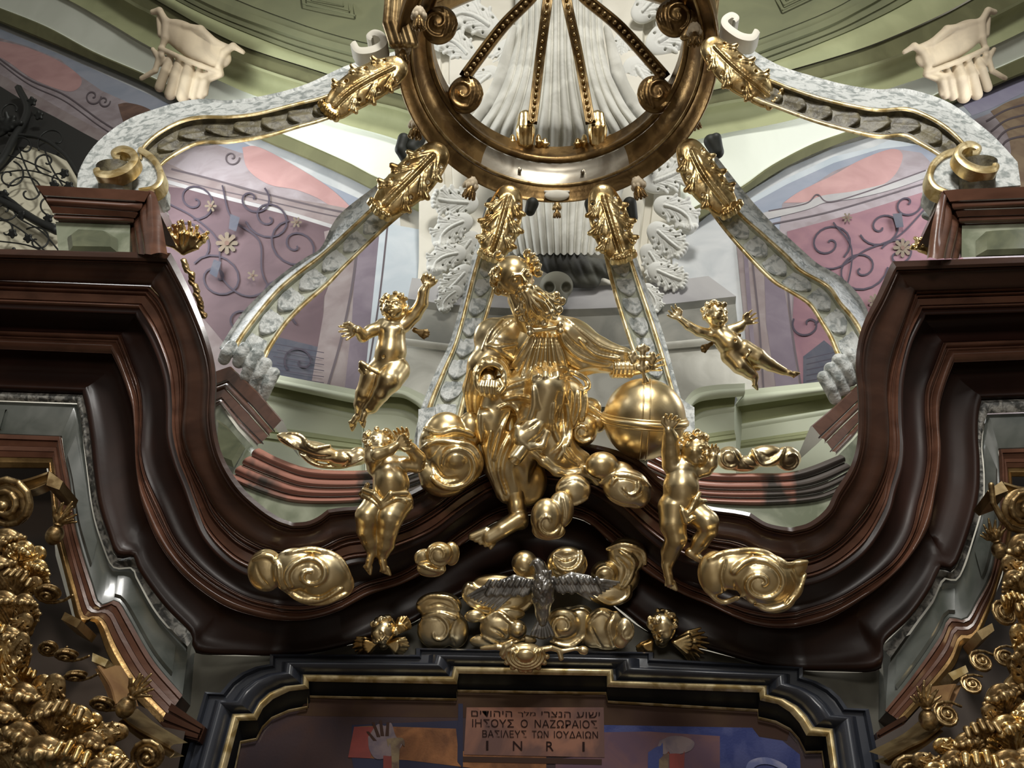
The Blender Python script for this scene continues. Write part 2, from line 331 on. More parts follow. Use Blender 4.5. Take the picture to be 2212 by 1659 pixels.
f.poly([(498, 462), (518, 470), (510, 500), (494, 494)], 'slate'); f.poly([(462, 560), (478, 566), (468, 600), (452, 590)], 'slate')
for i in range(7): f.line([(590 + 8 * (i % 2), 742 + 14 * i), (700, 762 + 13 * i)], 1.6, 'vine', False)
f.done('painted_lunette', 'fresco with purple scroll grille and pink vault left of the crown')
f = Fresco(8.6)
f.poly([(1440, 540), (1530, 465), (1608, 420), (1699, 364), (1801, 320), (1886, 295), (2072, 222), (2330, 130), (2330, 900), (1500, 960), (1440, 700)], 'white')
f.poly([(1600, 440), (1700, 385), (1801, 338), (1886, 318), (2072, 235), (2330, 150), (2330, 900), (1620, 900)], 'lightblue')
f.poly([(1615, 445), (1700, 398), (1801, 352), (1900, 322), (1990, 312), (2100, 248), (2212, 198), (2330, 160), (2330, 900), (1640, 900)], 'blue')
f.poly([(2070, 215), (2200, 165), (2330, 130), (2330, 190), (2212, 200), (2140, 235), (2100, 250)], 'lilac')
f.poly([(1690, 440), (1740, 410), (1800, 370), (1880, 340), (1935, 322), (1990, 330), (2020, 360), (2100, 260), (2212, 215), (2330, 180), (2330, 900), (1640, 900)], 'mauve')
f.poly([(1692, 438), (1730, 412), (1800, 378), (1860, 345), (1925, 322), (1950, 335), (1935, 375), (1900, 402), (1840, 415), (1760, 435)], 'pink', True)
f.poly([(2140, 240), (2200, 212), (2330, 190), (2330, 420), (2200, 420), (2180, 300)], 'ochre', True)
for i in range(4): f.line([(2130 + 10 * i, 262 + 22 * i), (2180, 235 + 22 * i), (2260, 215 + 24 * i)], 4, 'line')
f.line([(1640, 470), (1740, 445), (1780, 430), (1850, 420), (1930, 400), (2010, 372)], 16, 'palegrey')
f.line([(1660, 456), (1740, 440), (1765, 420), (1790, 436), (1860, 418), (2000, 368)], 3, 'line'); f.line([(1650, 487), (1800, 455), (2000, 395)], 3, 'line')
f.poly([(1700, 500), (1850, 460), (2010, 410), (2080, 400), (2080, 640), (1900, 900), (1700, 900), (1715, 640)], 'rose')
f.poly([(1735, 770), (1780, 735), (1810, 760), (1810, 870), (1735, 850)], 'slate')
f.poly([(1590, 520), (1640, 510), (1700, 560), (1700, 640), (1720, 760), (1740, 880), (1620, 900), (1610, 720)], 'stone')
f.poly([(1650, 560), (1690, 600), (1710, 720), (1728, 850), (1680, 860), (1655, 700)], 'plum')
f.line([(1625, 560), (1640, 700), (1652, 880)], 4, 'line'); f.line([(1610, 540), (1622, 700), (1640, 880)], 9, 'plum'); f.line([(1700, 600), (1712, 720), (1735, 860)], 4, 'line')
for a in ((1790, 525, 50, 1.2, 1.4), (1905, 490, 48, 3.2, 1.3), (1860, 580, 58, .4, 1.5), (1780, 610, 44, 2, 1.2), (1940, 550, 40, 4, 1.1), (1830, 680, 46, 1, 1.2), (1745, 700, 34, 4, 1.0), (1960, 440, 34, 0, 1.1)):
    f.spiral(a[0], a[1], a[2], a[3], a[4], 4, 'vine', .85, -1 if a[0] % 20 else 1, -.4)
f.line([(1720, 560), (1800, 580), (1870, 540), (1940, 510), (2000, 450)], 3.5, 'vine'); f.line([(1800, 480), (1840, 540), (1820, 640), (1760, 700)], 3.5, 'vine')
f.flower(1950, 535, 19); f.flower(1830, 470, 10, 6); f.flower(1890, 650, 14)
f.poly([(1928, 462), (1948, 460), (1952, 490), (1936, 492)], 'slate')
for i in range(7): f.line([(1742, 775 + 12 * i), (1808, 760 + 13 * i)], 1.6, 'vine', False)
f.done('painted_lunette', 'fresco with rose scroll grille and blue arch right of the crown')

# ---- middle pilaster with its painted and stuccoed console
mb = MB()
vs = [(980, 8.45), (640, 8.4), (560, 8.35), (430, 8.15), (340, 7.8), (270, 7.3), (235, 7.1), (125, 6.75), (0, 6.5), (-300, 6.0)]
eL = {980: 880, 640: 900, 560: 905, 430: 905, 340: 900}; 
LE = np.array([P(eL.get(v, 895), v, y) for v, y in vs]); RE = np.array([P({980: 1500, 640: 1455, 560: 1452}.get(v, 1470), v, y) for v, y in vs])
pr = [(0, -.4), (0, 0), (.1, 0), (.105, -.06), (.13, -.06), (.14, .03), (.86, .03), (.87, -.06), (.895, -.06), (.9, 0), (1, 0), (1, -.4)]
mb.add(*loft(LE, RE, pr), 0)
struct('trim_pilaster', mb, None, 30, [CREAM, GRPALE])
# two low bands of masonry behind the statue
mb = MB()
def band(pts_top, pts_bot, Y, mi, prof=None, n=24, Y2=None):
    mb.add(*loft(prail(pts_top, Y, n=n), prail(pts_bot, Y2 or Y, n=n), prof or flat()), mi)
band([(890, 600), (1000, 612), (1200, 618), (1400, 612), (1530, 596)], [(880, 645), (1000, 660), (1200, 668), (1400, 660), (1590, 640)], 8.34, 3, Y2=8.30)
band([(880, 645), (1000, 660), (1200, 668), (1400, 660), (1590, 640)], [(870, 730), (1000, 745), (1200, 750), (1400, 742), (1600, 722)], 8.28, 0, [(0, 0), (.1, -.08), (.9, -.1), (1, 0)])
band([(870, 730), (1000, 745), (1200, 750), (1400, 742), (1600, 722)], [(866, 745), (1000, 760), (1200, 765), (1400, 757), (1604, 740)], 8.20, 2, bulge(.05), Y2=8.2)
band([(866, 745), (1000, 760), (1200, 765), (1400, 757), (1604, 740)], [(840, 870), (1000, 880), (1200, 880), (1400, 875), (1640, 850)], 8.26, 2, Y2=8.26)
struct('wall_pilaster_base', mb, None, 30, [simple('shade_grey_masonry', (.30, .29, .25), .8, 0, ((.20, .20, .175), 1.5)), CREAM, STUC, FR['palegrey']])  # grey course toned darker, the shade behind the statue put into its colour

# ---- green entablature of the chapel wall, both sides, with the projecting blocks
def green(name, lines, Y, blk=None):
    mb = MB(); R = [prail(l, y, n=24) for l, y in zip(lines, Y)]
    pr = [flat(), bulge(.05), [(0, 0), (.1, -.10), (.6, -.12), (1, 0)], bulge(.03), flat(), steps(2, .03), flat()]
    mt = [0, 0, 1, 0, 0, 1, 0]
    for i in range(len(R) - 1): mb.add(*loft(R[i], R[i + 1], pr[i]), mt[i])
    return mb
g = green('x', [[(540, 795), (607, 811), (750, 838), (800, 848)], [(540, 805), (607, 821), (750, 850), (800, 858)], [(540, 822), (607, 838), (750, 868), (800, 876)],
  [(540, 848), (590, 855), (750, 890), (800, 898)], [(540, 862), (590, 868), (750, 903), (800, 910)], [(540, 915), (590, 925), (750, 950), (800, 956)], [(540, 945), (590, 955), (750, 972), (800, 980)], [(540, 1080), (590, 1080), (750, 1080), (800, 1080)]],
  [8.0, 8.0, 8.05, 8.25, 8.25, 8.3, 8.2, 8.3])
gb = green('x', [[(772, 832), (860, 832), (900, 845), (925, 858)], [(772, 842), (860, 842), (898, 856), (923, 872)], [(772, 858), (860, 858), (895, 872), (915, 890)],
  [(782, 880), (850, 882), (890, 892), (905, 905)], [(785, 895), (850, 897), (890, 908), (905, 918)], [(788, 950), (860, 950), (900, 955), (930, 958)], [(788, 975), (860, 975), (900, 980), (930, 985)], [(788, 1080), (860, 1080), (900, 1080), (930, 1080)]],
  [7.7, 7.7, 7.75, 7.95, 7.95, 8.0, 7.9, 8.0])
mb = MB(); mb.add(g.v, g.f); mb.m = list(g.m); n0 = len(mb.m); mb.add(gb.v, gb.f); mb.m = mb.m[:n0] + list(gb.m)
mb.add([P(772, 832, 7.7), P(772, 858, 7.75), P(782, 880, 7.95), P(785, 950, 8.0), P(788, 1080, 8.0), P(790, 1080, 8.4), P(775, 832, 8.4)], [tuple(range(7))], 0)
struct('trim_entablature_left', mb, None, 35, [GRIL, GRMID])
g = green('x', [[(1590, 846), (1608, 842), (1767, 825), (1860, 812)], [(1590, 857), (1608, 853), (1767, 836), (1860, 823)], [(1590, 880), (1608, 876), (1790, 850), (1860, 840)],
  [(1590, 918), (1608, 914), (1780, 885), (1860, 870)], [(1590, 930), (1608, 926), (1780, 897), (1860, 880)], [(1590, 958), (1608, 955), (1780, 930), (1860, 920)], [(1590, 972), (1608, 968), (1780, 945), (1860, 935)], [(1590, 1080), (1608, 1080), (1780, 1080), (1860, 1080)]],
  [8.0, 8.0, 8.05, 8.25, 8.25, 8.3, 8.2, 8.3])
gb = green('x', [[(1474, 872), (1500, 842), (1540, 832), (1607, 828)], [(1474, 884), (1500, 854), (1540, 843), (1607, 838)], [(1474, 905), (1503, 872), (1545, 862), (1607, 856)],
  [(1478, 920), (1510, 892), (1550, 882), (1586, 878)], [(1478, 930), (1510, 905), (1550, 895), (1586, 890)], [(1478, 960), (1510, 945), (1550, 938), (1586, 933)], [(1478, 980), (1510, 965), (1550, 958), (1590, 952)], [(1478, 1080), (1510, 1080), (1550, 1080), (1590, 1080)]],
  [7.7, 7.7, 7.75, 7.95, 7.95, 8.0, 7.9, 8.0])
mb = MB(); mb.add(g.v, g.f); mb.m = list(g.m); n0 = len(mb.m); mb.add(gb.v, gb.f); mb.m = mb.m[:n0] + list(gb.m)
mb.add([P(1607, 828, 7.7), P(1607, 856, 7.75), P(1586, 878, 7.95), P(1586, 933, 8.0), P(1590, 1080, 8.0), P(1592, 1080, 8.4), P(1610, 828, 8.4)], [tuple(range(7))], 0)
struct('trim_entablature_right', mb, None, 35, [GRIL, GRMID])

WOODK = simple('mahogany_cove_shade', (0.014, 0.006, 0.004), 0.36, 0, ((0.028, 0.012, 0.008), 1.4), 0.05, 7, 0.03, 0.18, lo=.3, hi=.7)  # near-black mahogany, shade of the deep cove put into the colour
# ------------------------------------------------------------------ the great swept mahogany cornice
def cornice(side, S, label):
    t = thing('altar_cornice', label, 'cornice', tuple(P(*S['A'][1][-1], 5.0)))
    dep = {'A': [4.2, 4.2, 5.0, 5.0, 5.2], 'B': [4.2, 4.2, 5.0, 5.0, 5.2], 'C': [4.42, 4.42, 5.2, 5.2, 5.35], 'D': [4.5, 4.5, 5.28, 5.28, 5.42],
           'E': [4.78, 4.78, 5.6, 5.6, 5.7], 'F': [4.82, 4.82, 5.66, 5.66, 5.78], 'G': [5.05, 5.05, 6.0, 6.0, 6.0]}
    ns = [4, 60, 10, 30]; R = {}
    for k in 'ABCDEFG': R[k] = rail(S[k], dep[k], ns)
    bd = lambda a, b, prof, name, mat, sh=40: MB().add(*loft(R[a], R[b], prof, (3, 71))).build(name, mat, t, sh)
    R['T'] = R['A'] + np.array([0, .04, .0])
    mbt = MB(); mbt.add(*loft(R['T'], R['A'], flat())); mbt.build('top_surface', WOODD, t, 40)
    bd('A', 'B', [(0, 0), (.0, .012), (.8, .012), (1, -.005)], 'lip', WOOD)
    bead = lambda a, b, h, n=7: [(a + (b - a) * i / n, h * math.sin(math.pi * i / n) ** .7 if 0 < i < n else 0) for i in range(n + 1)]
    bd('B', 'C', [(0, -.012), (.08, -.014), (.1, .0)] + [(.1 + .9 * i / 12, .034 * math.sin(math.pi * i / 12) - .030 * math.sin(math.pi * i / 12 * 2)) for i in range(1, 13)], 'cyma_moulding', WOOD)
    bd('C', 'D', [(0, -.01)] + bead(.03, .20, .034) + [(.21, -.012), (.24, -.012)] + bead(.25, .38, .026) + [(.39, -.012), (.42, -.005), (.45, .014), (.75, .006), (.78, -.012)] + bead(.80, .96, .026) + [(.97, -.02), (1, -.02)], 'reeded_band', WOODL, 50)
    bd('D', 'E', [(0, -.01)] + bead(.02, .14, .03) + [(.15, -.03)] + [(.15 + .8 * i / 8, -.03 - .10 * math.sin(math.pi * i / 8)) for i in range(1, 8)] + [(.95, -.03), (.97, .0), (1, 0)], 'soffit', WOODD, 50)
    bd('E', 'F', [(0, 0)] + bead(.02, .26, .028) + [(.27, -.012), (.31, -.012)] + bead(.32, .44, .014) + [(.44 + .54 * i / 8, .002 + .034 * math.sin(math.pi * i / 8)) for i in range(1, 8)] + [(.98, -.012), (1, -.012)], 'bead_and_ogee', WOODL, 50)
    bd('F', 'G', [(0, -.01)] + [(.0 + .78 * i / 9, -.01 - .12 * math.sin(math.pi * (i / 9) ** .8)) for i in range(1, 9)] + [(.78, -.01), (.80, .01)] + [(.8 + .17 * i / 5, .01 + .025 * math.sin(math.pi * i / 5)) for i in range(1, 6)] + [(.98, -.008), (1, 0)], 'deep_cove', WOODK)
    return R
SL = {
 'A': [[(-260, 534), (370, 549)], [(370, 549), (415, 640), (450, 735), (464, 811), (462, 905), (478, 980), (515, 1044), (560, 1090), (600, 1118), (634, 1131)], [(634, 1131), (665, 1128), (688, 1118), (708, 1103)], [(708, 1103), (740, 1098), (800, 1093), (860, 1075), (920, 1045), (1000, 990), (1080, 962), (1182, 955)]],
 'B': [[(-260, 548), (360, 564)], [(360, 564), (404, 650), (440, 740), (455, 811), (453, 905), (468, 985), (505, 1052), (552, 1098), (595, 1127), (632, 1140)], [(632, 1140), (665, 1138), (692, 1127), (712, 1111)], [(712, 1111), (744, 1107), (802, 1102), (862, 1084), (924, 1054), (1000, 1000), (1080, 972), (1182, 965)]],
 'C': [[(-260, 596), (325, 618)], [(325, 618), (356, 655), (390, 743), (402, 811), (400, 879), (396, 947), (414, 998), (441, 1048), (464, 1096), (508, 1146), (555, 1176), (595, 1189)], [(595, 1189), (640, 1191), (685, 1184), (714, 1172)], [(714, 1172), (745, 1158), (800, 1150), (870, 1133), (933, 1099), (1000, 1050), (1080, 1012), (1182, 1000)]],
 'D': [[(-260, 648), (300, 669)], [(300, 669), (339, 738), (365, 811), (372, 879), (373, 940), (388, 998), (408, 1048), (425, 1099), (445, 1150), (481, 1194), (529, 1228), (600, 1247)], [(600, 1247), (650, 1246), (700, 1234), (740, 1214)], [(740, 1214), (765, 1207), (800, 1203), (860, 1182), (933, 1150), (1000, 1100), (1080, 1052), (1182, 1035)]],
 'E': [[(-260, 706), (261, 723)], [(261, 723), (281, 777), (302, 838), (307, 896), (304, 947), (304, 981), (316, 1031), (346, 1096), (380, 1167), (424, 1218), (475, 1258), (535, 1290), (600, 1307)], [(600, 1307), (650, 1310), (700, 1302), (740, 1286)], [(740, 1286), (790, 1258), (860, 1238), (915, 1205), (1000, 1142), (1080, 1096), (1182, 1080)]],
 'F': [[(-260, 742), (240, 762)], [(240, 762), (262, 810), (284, 880), (290, 947), (292, 1000), (298, 1050), (310, 1099), (340, 1170), (385, 1232), (440, 1280), (500, 1315), (576, 1336), (620, 1341)], [(620, 1341), (660, 1340), (705, 1330), (740, 1317)], [(740, 1317), (800, 1285), (870, 1262), (930, 1230), (1010, 1170), (1080, 1125), (1182, 1108)]],
 'G': [[(-260, 838), (178, 853)], [(178, 853), (188, 900), (196, 960), (202, 1020), (214, 1099), (238, 1171), (254, 1206), (292, 1204), (306, 1238), (358, 1310), (418, 1374), (424, 1411), (520, 1415), (590, 1416)], [(590, 1416), (640, 1414), (690, 1408), (740, 1397)], [(740, 1397), (800, 1380), (876, 1353), (950, 1312), (1030, 1275), (1100, 1250), (1182, 1244)]]}
SR = {
 'A': [[(2500, 548), (1927, 567)], [(1927, 567), (1897, 635), (1869, 693), (1855, 740), (1851, 794), (1856, 845), (1857, 913), (1852, 964), (1837, 1012), (1805, 1062), (1787, 1099), (1750, 1130), (1709, 1142)], [(1709, 1142), (1680, 1138), (1652, 1130), (1621, 1110)], [(1621, 1110), (1590, 1104), (1530, 1095), (1480, 1075), (1430, 1040), (1370, 990), (1280, 962), (1162, 955)]],
 'B': [[(2500, 563), (1937, 582)], [(1937, 582), (1906, 648), (1878, 700), (1864, 745), (1860, 796), (1865, 845), (1866, 913), (1861, 968), (1846, 1018), (1815, 1070), (1796, 1108), (1756, 1140), (1711, 1152)], [(1711, 1152), (1678, 1147), (1648, 1138), (1617, 1119)], [(1617, 1119), (1588, 1113), (1528, 1104), (1478, 1084), (1425, 1050), (1370, 1000), (1280, 972), (1162, 965)]],
 'C': [[(2500, 610), (1974, 628)], [(1974, 628), (1947, 709), (1926, 777), (1916, 828), (1913, 879), (1916, 930), (1915, 981), (1903, 1031), (1876, 1088), (1845, 1130), (1812, 1165), (1770, 1193), (1720, 1206)], [(1720, 1206), (1685, 1206), (1650, 1196), (1611, 1178)], [(1611, 1178), (1580, 1168), (1540, 1162), (1490, 1145), (1430, 1108), (1360, 1050), (1280, 1012), (1162, 1000)]],
 'D': [[(2500, 655), (1991, 670)], [(1991, 670), (1960, 730), (1943, 794), (1937, 845), (1938, 913), (1942, 960), (1938, 1005), (1922, 1055), (1909, 1104), (1869, 1174), (1818, 1218), (1765, 1245), (1705, 1258)], [(1705, 1258), (1660, 1256), (1620, 1246), (1585, 1232)], [(1585, 1232), (1550, 1222), (1510, 1212), (1460, 1195), (1400, 1150), (1340, 1096), (1270, 1052), (1162, 1035)]],
 'E': [[(2500, 724), (2038, 740)], [(2038, 740), (2018, 794), (2001, 838), (1998, 879), (2001, 930), (2004, 981), (1998, 1031), (1984, 1085), (1968, 1150), (1930, 1211), (1869, 1258), (1801, 1296), (1720, 1322)], [(1720, 1322), (1670, 1326), (1620, 1318), (1575, 1303)], [(1575, 1303), (1530, 1280), (1470, 1255), (1400, 1205), (1330, 1142), (1260, 1096), (1162, 1080)]],
 'F': [[(2500, 764), (2062, 781)], [(2062, 781), (2043, 830), (2031, 879), (2031, 930), (2034, 970), (2031, 1015), (2021, 1070), (2006, 1140), (1964, 1207), (1913, 1258), (1852, 1302), (1784, 1340), (1716, 1357)], [(1716, 1357), (1670, 1357), (1620, 1348), (1585, 1334)], [(1585, 1334), (1530, 1308), (1470, 1282), (1390, 1235), (1320, 1175), (1260, 1125), (1162, 1108)]],
 'G': [[(2500, 850), (2120, 865)], [(2120, 865), (2112, 900), (2111, 947), (2116, 1010), (2113, 1079), (2094, 1151), (2067, 1220), (2053, 1236), (2030, 1228), (2020, 1242), (1999, 1286), (1959, 1342), (1904, 1397), (1899, 1448), (1800, 1450), (1735, 1449)], [(1735, 1449), (1690, 1445), (1640, 1435), (1591, 1422)], [(1591, 1422), (1520, 1402), (1462, 1390), (1401, 1365), (1343, 1320), (1280, 1275), (1220, 1250), (1162, 1244)]]}
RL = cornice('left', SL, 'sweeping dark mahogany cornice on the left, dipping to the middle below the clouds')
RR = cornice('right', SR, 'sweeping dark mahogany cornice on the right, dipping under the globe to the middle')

# ------------------------------------------------------------------ grey marble frieze + brown architrave each side
def frieze(S, label1, label2):
    n = [4, 50]
    G = rail(S['G'], [5.05, 5.05, 5.98], n); Hh = rail(S['bead'], [5.08, 5.08, 5.93], n); B = rail(S['bot'], [5.14, 5.14, 5.85], n); A = rail(S['arch'], [5.22, 5.22, 5.8], n)
    t = thing('marble_frieze', label1, 'frieze', tuple(Hh[3]))
    MB().add(*loft(G, Hh, bulge(.02, 8))).build('carved_bead', MBEAD, t)
    mb = MB(); mb.add(*loft(Hh, B, [(0, -.02), (.12, -.03), (.14, .01), (.2, .015), (.8, .01), (.96, .005), (1, -.01)], (3,)))
    mb.add([Hh[-1], G[-1], G[-1] + np.array([0, .2, 0]), B[-1] + np.array([0, .2, 0]), B[-1]], [(0, 1, 2, 3, 4)]); mb.build('slab', MGREY, t, 30)
    # raised inset panel on the front block and on each return
    for i0, i1, mat in ((0, 3, MGREY), (6, 26, MGREY), (32, 50, MGREY)):
        a, b = Hh[i0:i1 + 1], B[i0:i1 + 1]
        aa = a * .72 + b * .28; bb = a * .12 + b * .88
        if len(aa) > 3: aa, bb = aa[1:-1], bb[1:-1]
        V, F = loft(aa, bb, [(0, .012), (.06, .035), (.94, .035), (1, .012)]); MB().add(V, F).build('inset_panel', mat, t, 30)
    t2 = thing('carved_architrave', label2, 'moulding', tuple(B[3]))
    segs = [(0, .34), (.34, .68), (.68, 1)]
    for k, (s0, s1) in enumerate(segs):
        MB().add(*loft(B * (1 - s0) + A * s0, B * (1 - s1) + A * s1, [(0, 0), (.02, .03 - .01 * k), (.4, .03 - .01 * k), (.46, .012), (.5, .022)] + [(.5 + .46 * i / 5, .022 - .012 * i / 5) for i in range(1, 6)] + [(1, 0)], (3,))).build('fascia', WOODL if k < 2 else GOLDD, t2, 30)
    e = MB(); e.add([B[-1], A[-1], A[-1] + np.array([0, .3, 0]), B[-1] + np.array([0, .3, 0])], [(0, 1, 2, 3)]); e.build('end_face', WOOD, t2)
    return A
AL = frieze({'G': [[(-260, 838), (178, 853)], SL['G'][1][:11]],
  'bead': [[(-260, 856), (166, 871)], [(166, 871), (174, 905), (181, 960), (188, 1010), (203, 1110), (226, 1183), (246, 1224), (286, 1226), (298, 1250), (342, 1326), (405, 1397)]],
  'bot': [[(-260, 930), (133, 945)], [(133, 945), (142, 1000), (150, 1040), (155, 1079), (163, 1139), (179, 1199), (199, 1262), (216, 1308), (252, 1300), (278, 1338), (330, 1429), (393, 1505)]],
  'arch': [[(-260, 1010), (105, 1012)], [(105, 1012), (110, 1060), (114, 1110), (119, 1159), (135, 1222), (152, 1290), (170, 1350), (204, 1344), (235, 1420), (285, 1500), (348, 1566)]]},
  'dark grey marble frieze with beaded edge, under the left cornice', 'brown stepped architrave moulding under the left marble frieze')
AR = frieze({'G': [[(2500, 850), (2120, 865)], SR['G'][1][:13]],
  'bead': [[(2500, 880), (2133, 893)], [(2133, 893), (2124, 925), (2120, 970), (2124, 1020), (2122, 1085), (2102, 1159), (2077, 1232), (2062, 1252), (2036, 1250), (2015, 1294), (1975, 1349), (1924, 1421)]],
  'bot': [[(2500, 962), (2157, 972)], [(2157, 972), (2160, 1040), (2160, 1110), (2154, 1170), (2138, 1246), (2110, 1300), (2086, 1340), (2050, 1338), (2031, 1377), (1975, 1460), (1914, 1538)]],
  'arch': [[(2500, 1035), (2184, 1030)], [(2184, 1030), (2187, 1090), (2182, 1170), (2160, 1250), (2138, 1320), (2108, 1385), (2082, 1392), (2062, 1440), (2010, 1500), (1951, 1564)]]},
  'dark grey marble frieze with beaded edge, under the right cornice', 'brown stepped architrave moulding under the right marble frieze')

# ---- wall behind frame, under cornice
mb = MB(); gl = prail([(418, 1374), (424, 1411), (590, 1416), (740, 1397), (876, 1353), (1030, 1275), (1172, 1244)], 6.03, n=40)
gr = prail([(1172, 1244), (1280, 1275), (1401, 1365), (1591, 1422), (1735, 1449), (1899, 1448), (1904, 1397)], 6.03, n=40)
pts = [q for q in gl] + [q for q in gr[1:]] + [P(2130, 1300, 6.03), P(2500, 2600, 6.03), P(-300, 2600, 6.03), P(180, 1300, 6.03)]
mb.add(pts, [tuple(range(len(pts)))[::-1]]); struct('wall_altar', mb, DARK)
for nm, pl, lb in (('moulding_return', [(374, 1521), (441, 1568), (428, 1600), (340, 1580)], 'short brown moulding piece between left capital and picture frame'),
                   ('moulding_return', [(1895, 1580), (1950, 1548), (1985, 1580), (1905, 1625)], 'short brown moulding piece between right capital and picture frame')):
    mb = MB(); q = [P(u, v, 5.8) for u, v in pl]
    A_ = resamp([q[0], q[1]], 3); B_ = resamp([q[3], q[2]], 3)
    mb.add(*loft(A_, B_, steps(3, .03))); mb.add(*slab([w + np.array([0, .02, 0]) for w in q], (0, .25, 0))); tag(mb.build(nm, WOOD, None, 30), lb, 'moulding')

# ------------------------------------------------------------------ picture frame and painting
K = {'O': [(378, 1720), (443, 1496), (476, 1498), (497, 1473), (522, 1455), (552, 1442), (582, 1436), (583, 1415), (897, 1416), (897, 1402), (1413, 1411), (1413, 1424), (1735, 1443), (1735, 1464), (1765, 1474), (1795, 1490), (1815, 1508), (1831, 1531), (1877, 1533), (1914, 1720)],
     'M': [(455, 1720), (502, 1542), (547, 1541), (560, 1516), (582, 1496), (615, 1482), (654, 1478), (654, 1457), (975, 1461), (980, 1439), (1324, 1445), (1326, 1470), (1656, 1481), (1656, 1500), (1693, 1509), (1722, 1525), (1742, 1546), (1757, 1570), (1799, 1574), (1819, 1720)],
     'N': [(474, 1720), (517, 1557), (555, 1556), (568, 1530), (590, 1510), (625, 1493), (667, 1488), (667, 1472), (987, 1478), (991, 1455), (1311, 1460), (1311, 1484), (1640, 1496), (1642, 1513), (1680, 1521), (1706, 1538), (1727, 1562), (1742, 1589), (1784, 1591), (1802, 1720)],
     'I': [(498, 1720), (521, 1607), (555, 1600), (568, 1575), (588, 1555), (625, 1539), (665, 1531), (665, 1508), (987, 1514), (987, 1496), (1309, 1501), (1313, 1519), (1636, 1538), (1637, 1554), (1675, 1563), (1706, 1579), (1725, 1600), (1739, 1628), (1774, 1627), (1788, 1720)]}
for k_ in K: K[k_][0] = tuple(np.array(K[k_][0]) + 2.2 * (np.array(K[k_][0]) - np.array(K[k_][1]))); K[k_][-1] = tuple(np.array(K[k_][-1]) + 2.2 * (np.array(K[k_][-1]) - np.array(K[k_][-2])))
fr = thing('picture_frame', 'black stepped picture frame with gilded inner mouldings, below the clouds', 'picture frame', tuple(P(1150, 1500, 5.95)))
kr = lambda k, Y: np.array([P(u, v, Y) for u, v in K[k]])
def floft(A, B, prof):   # corner-true strip along the frame
    V = []; F = []; n = len(A); Nn = np.array([0, -1.0, 0])
    for t_, h in prof: V.append(A * (1 - t_) + B * t_ + Nn * h)
    V = np.vstack(V)
    for j in range(len(prof) - 1):
        for i in range(n - 1): a = j * n + i; F.append((a, a + n, a + n + 1, a + 1))
    return V, F
O_, M_, N_, I_ = kr('O', 5.9), kr('M', 5.86), kr('N', 5.87), kr('I', 5.96)
MB().add(*floft(O_, M_, [(0, -.13), (0, .0), (.04, .03), (.14, .035), (.17, .0), (.36, -.005)] + [(.36 + .56 * i / 9, -.005 + .085 * math.sin(math.pi * i / 9)) for i in range(1, 9)] + [(.94, -.02), (1, -.02)])).build('outer_moulding', BLACK, fr, 35)
MB().add(*floft(M_, N_, bulge(.03, 6))).build('gilded_bead', GOLDY, fr, 50)
MB().add(*floft(N_, I_, [(0, 0), (.05, -.03), (.85, -.06), (.86, -.02)])).build('black_slip', BLACKF, fr, 35)
MB().add(*floft(N_ * .13 + I_ * .87, I_ * 1.0, [(0, .0), (.3, .02), (.7, .02), (1, 0)])).build('sight_edge', GOLDY, fr, 40)
pt = thing('crucifixion_painting', 'dark painting with cross beams and an inscribed plaque inside the black frame', 'painting', tuple(P(1150, 1600, 5.97)))
PC = {'ground': simple('paint_ground', (0.041, 0.022, 0.019), .45, 0, ((0.029, 0.019, 0.022), 2.0), .1, 60, .2), 'top': simple('paint_umber', (0.041, 0.022, 0.011), .45, 0, ((0.031, 0.015, 0.010), 2)),
      'blue': simple('paint_blue', (0.024, 0.031, 0.102), .5, 0, ((0.044, 0.051, 0.129), 5), .2, 70), 'navy': simple('paint_navy', (0.020, 0.020, 0.037), .5), 'beam': simple('paint_beam', (0.200, 0.085, 0.035), .5, 0, ((0.095, 0.041, 0.020), 4), .2, 60),
      'red': simple('paint_red', (0.163, 0.037, 0.031), .5, 0, ((0.122, 0.031, 0.027), 5)), 'plaque': simple('paint_plaque', (0.190, 0.090, 0.060), .5, 0, ((0.088, 0.048, 0.041), 3)), 'skin': simple('paint_skin', (0.156, 0.116, 0.068), .5, 0, ((0.082, 0.054, 0.041), 9)),
      'grey': simple('paint_grey', (0.088, 0.068, 0.082), .5, 0, ((0.136, 0.102, 0.102), 8)), 'dkbrown': simple('paint_dark_brown', (0.031, 0.015, 0.010), .5), 'white': simple('paint_white', (0.204, 0.204, 0.286), .5, 0, ((0.102, 0.116, 0.224), 7)), 'mauve': simple('paint_mauve', (0.102, 0.054, 0.058), .5, 0, ((0.075, 0.044, 0.061), 5))}
PK = list(PC); mb = MB()
for m_ in PC.values(): principled(m_).inputs['Roughness'].default_value = .75; principled(m_).inputs['Specular IOR Level'].default_value = .12
def pp(pts, m, lay, curve=False):
    pts = [(u, 1980 if v == 1720 else v) for u, v in pts]
    if curve: pts = [tuple(q) for q in cr(pts + [pts[0]], 5)[:-1]]
    mb.add([P(u, v, 5.975 - .0012 * lay) for u, v in pts], [tuple(range(len(pts)))[::-1]], PK.index(m))
pp([(u, v) for u, v in K['I']], 'ground', 0)
pp([(665, 1508), (987, 1514), (987, 1496), (1309, 1501), (1313, 1519), (1636, 1538), (1637, 1554), (1675, 1563), (1706, 1579), (1700, 1600), (1640, 1590), (1625, 1572), (1310, 1566), (1000, 1550), (680, 1547), (640, 1545)], 'top', 1)
pp([(1300, 1566), (1625, 1572), (1640, 1592), (1690, 1600), (1728, 1630), (1745, 1720), (1180, 1720), (1290, 1640)], 'blue', 2)
pp([(760, 1566), (1000, 1556), (1000, 1570), (990, 1640), (1000, 1720), (830, 1720), (760, 1640)], 'navy', 2)
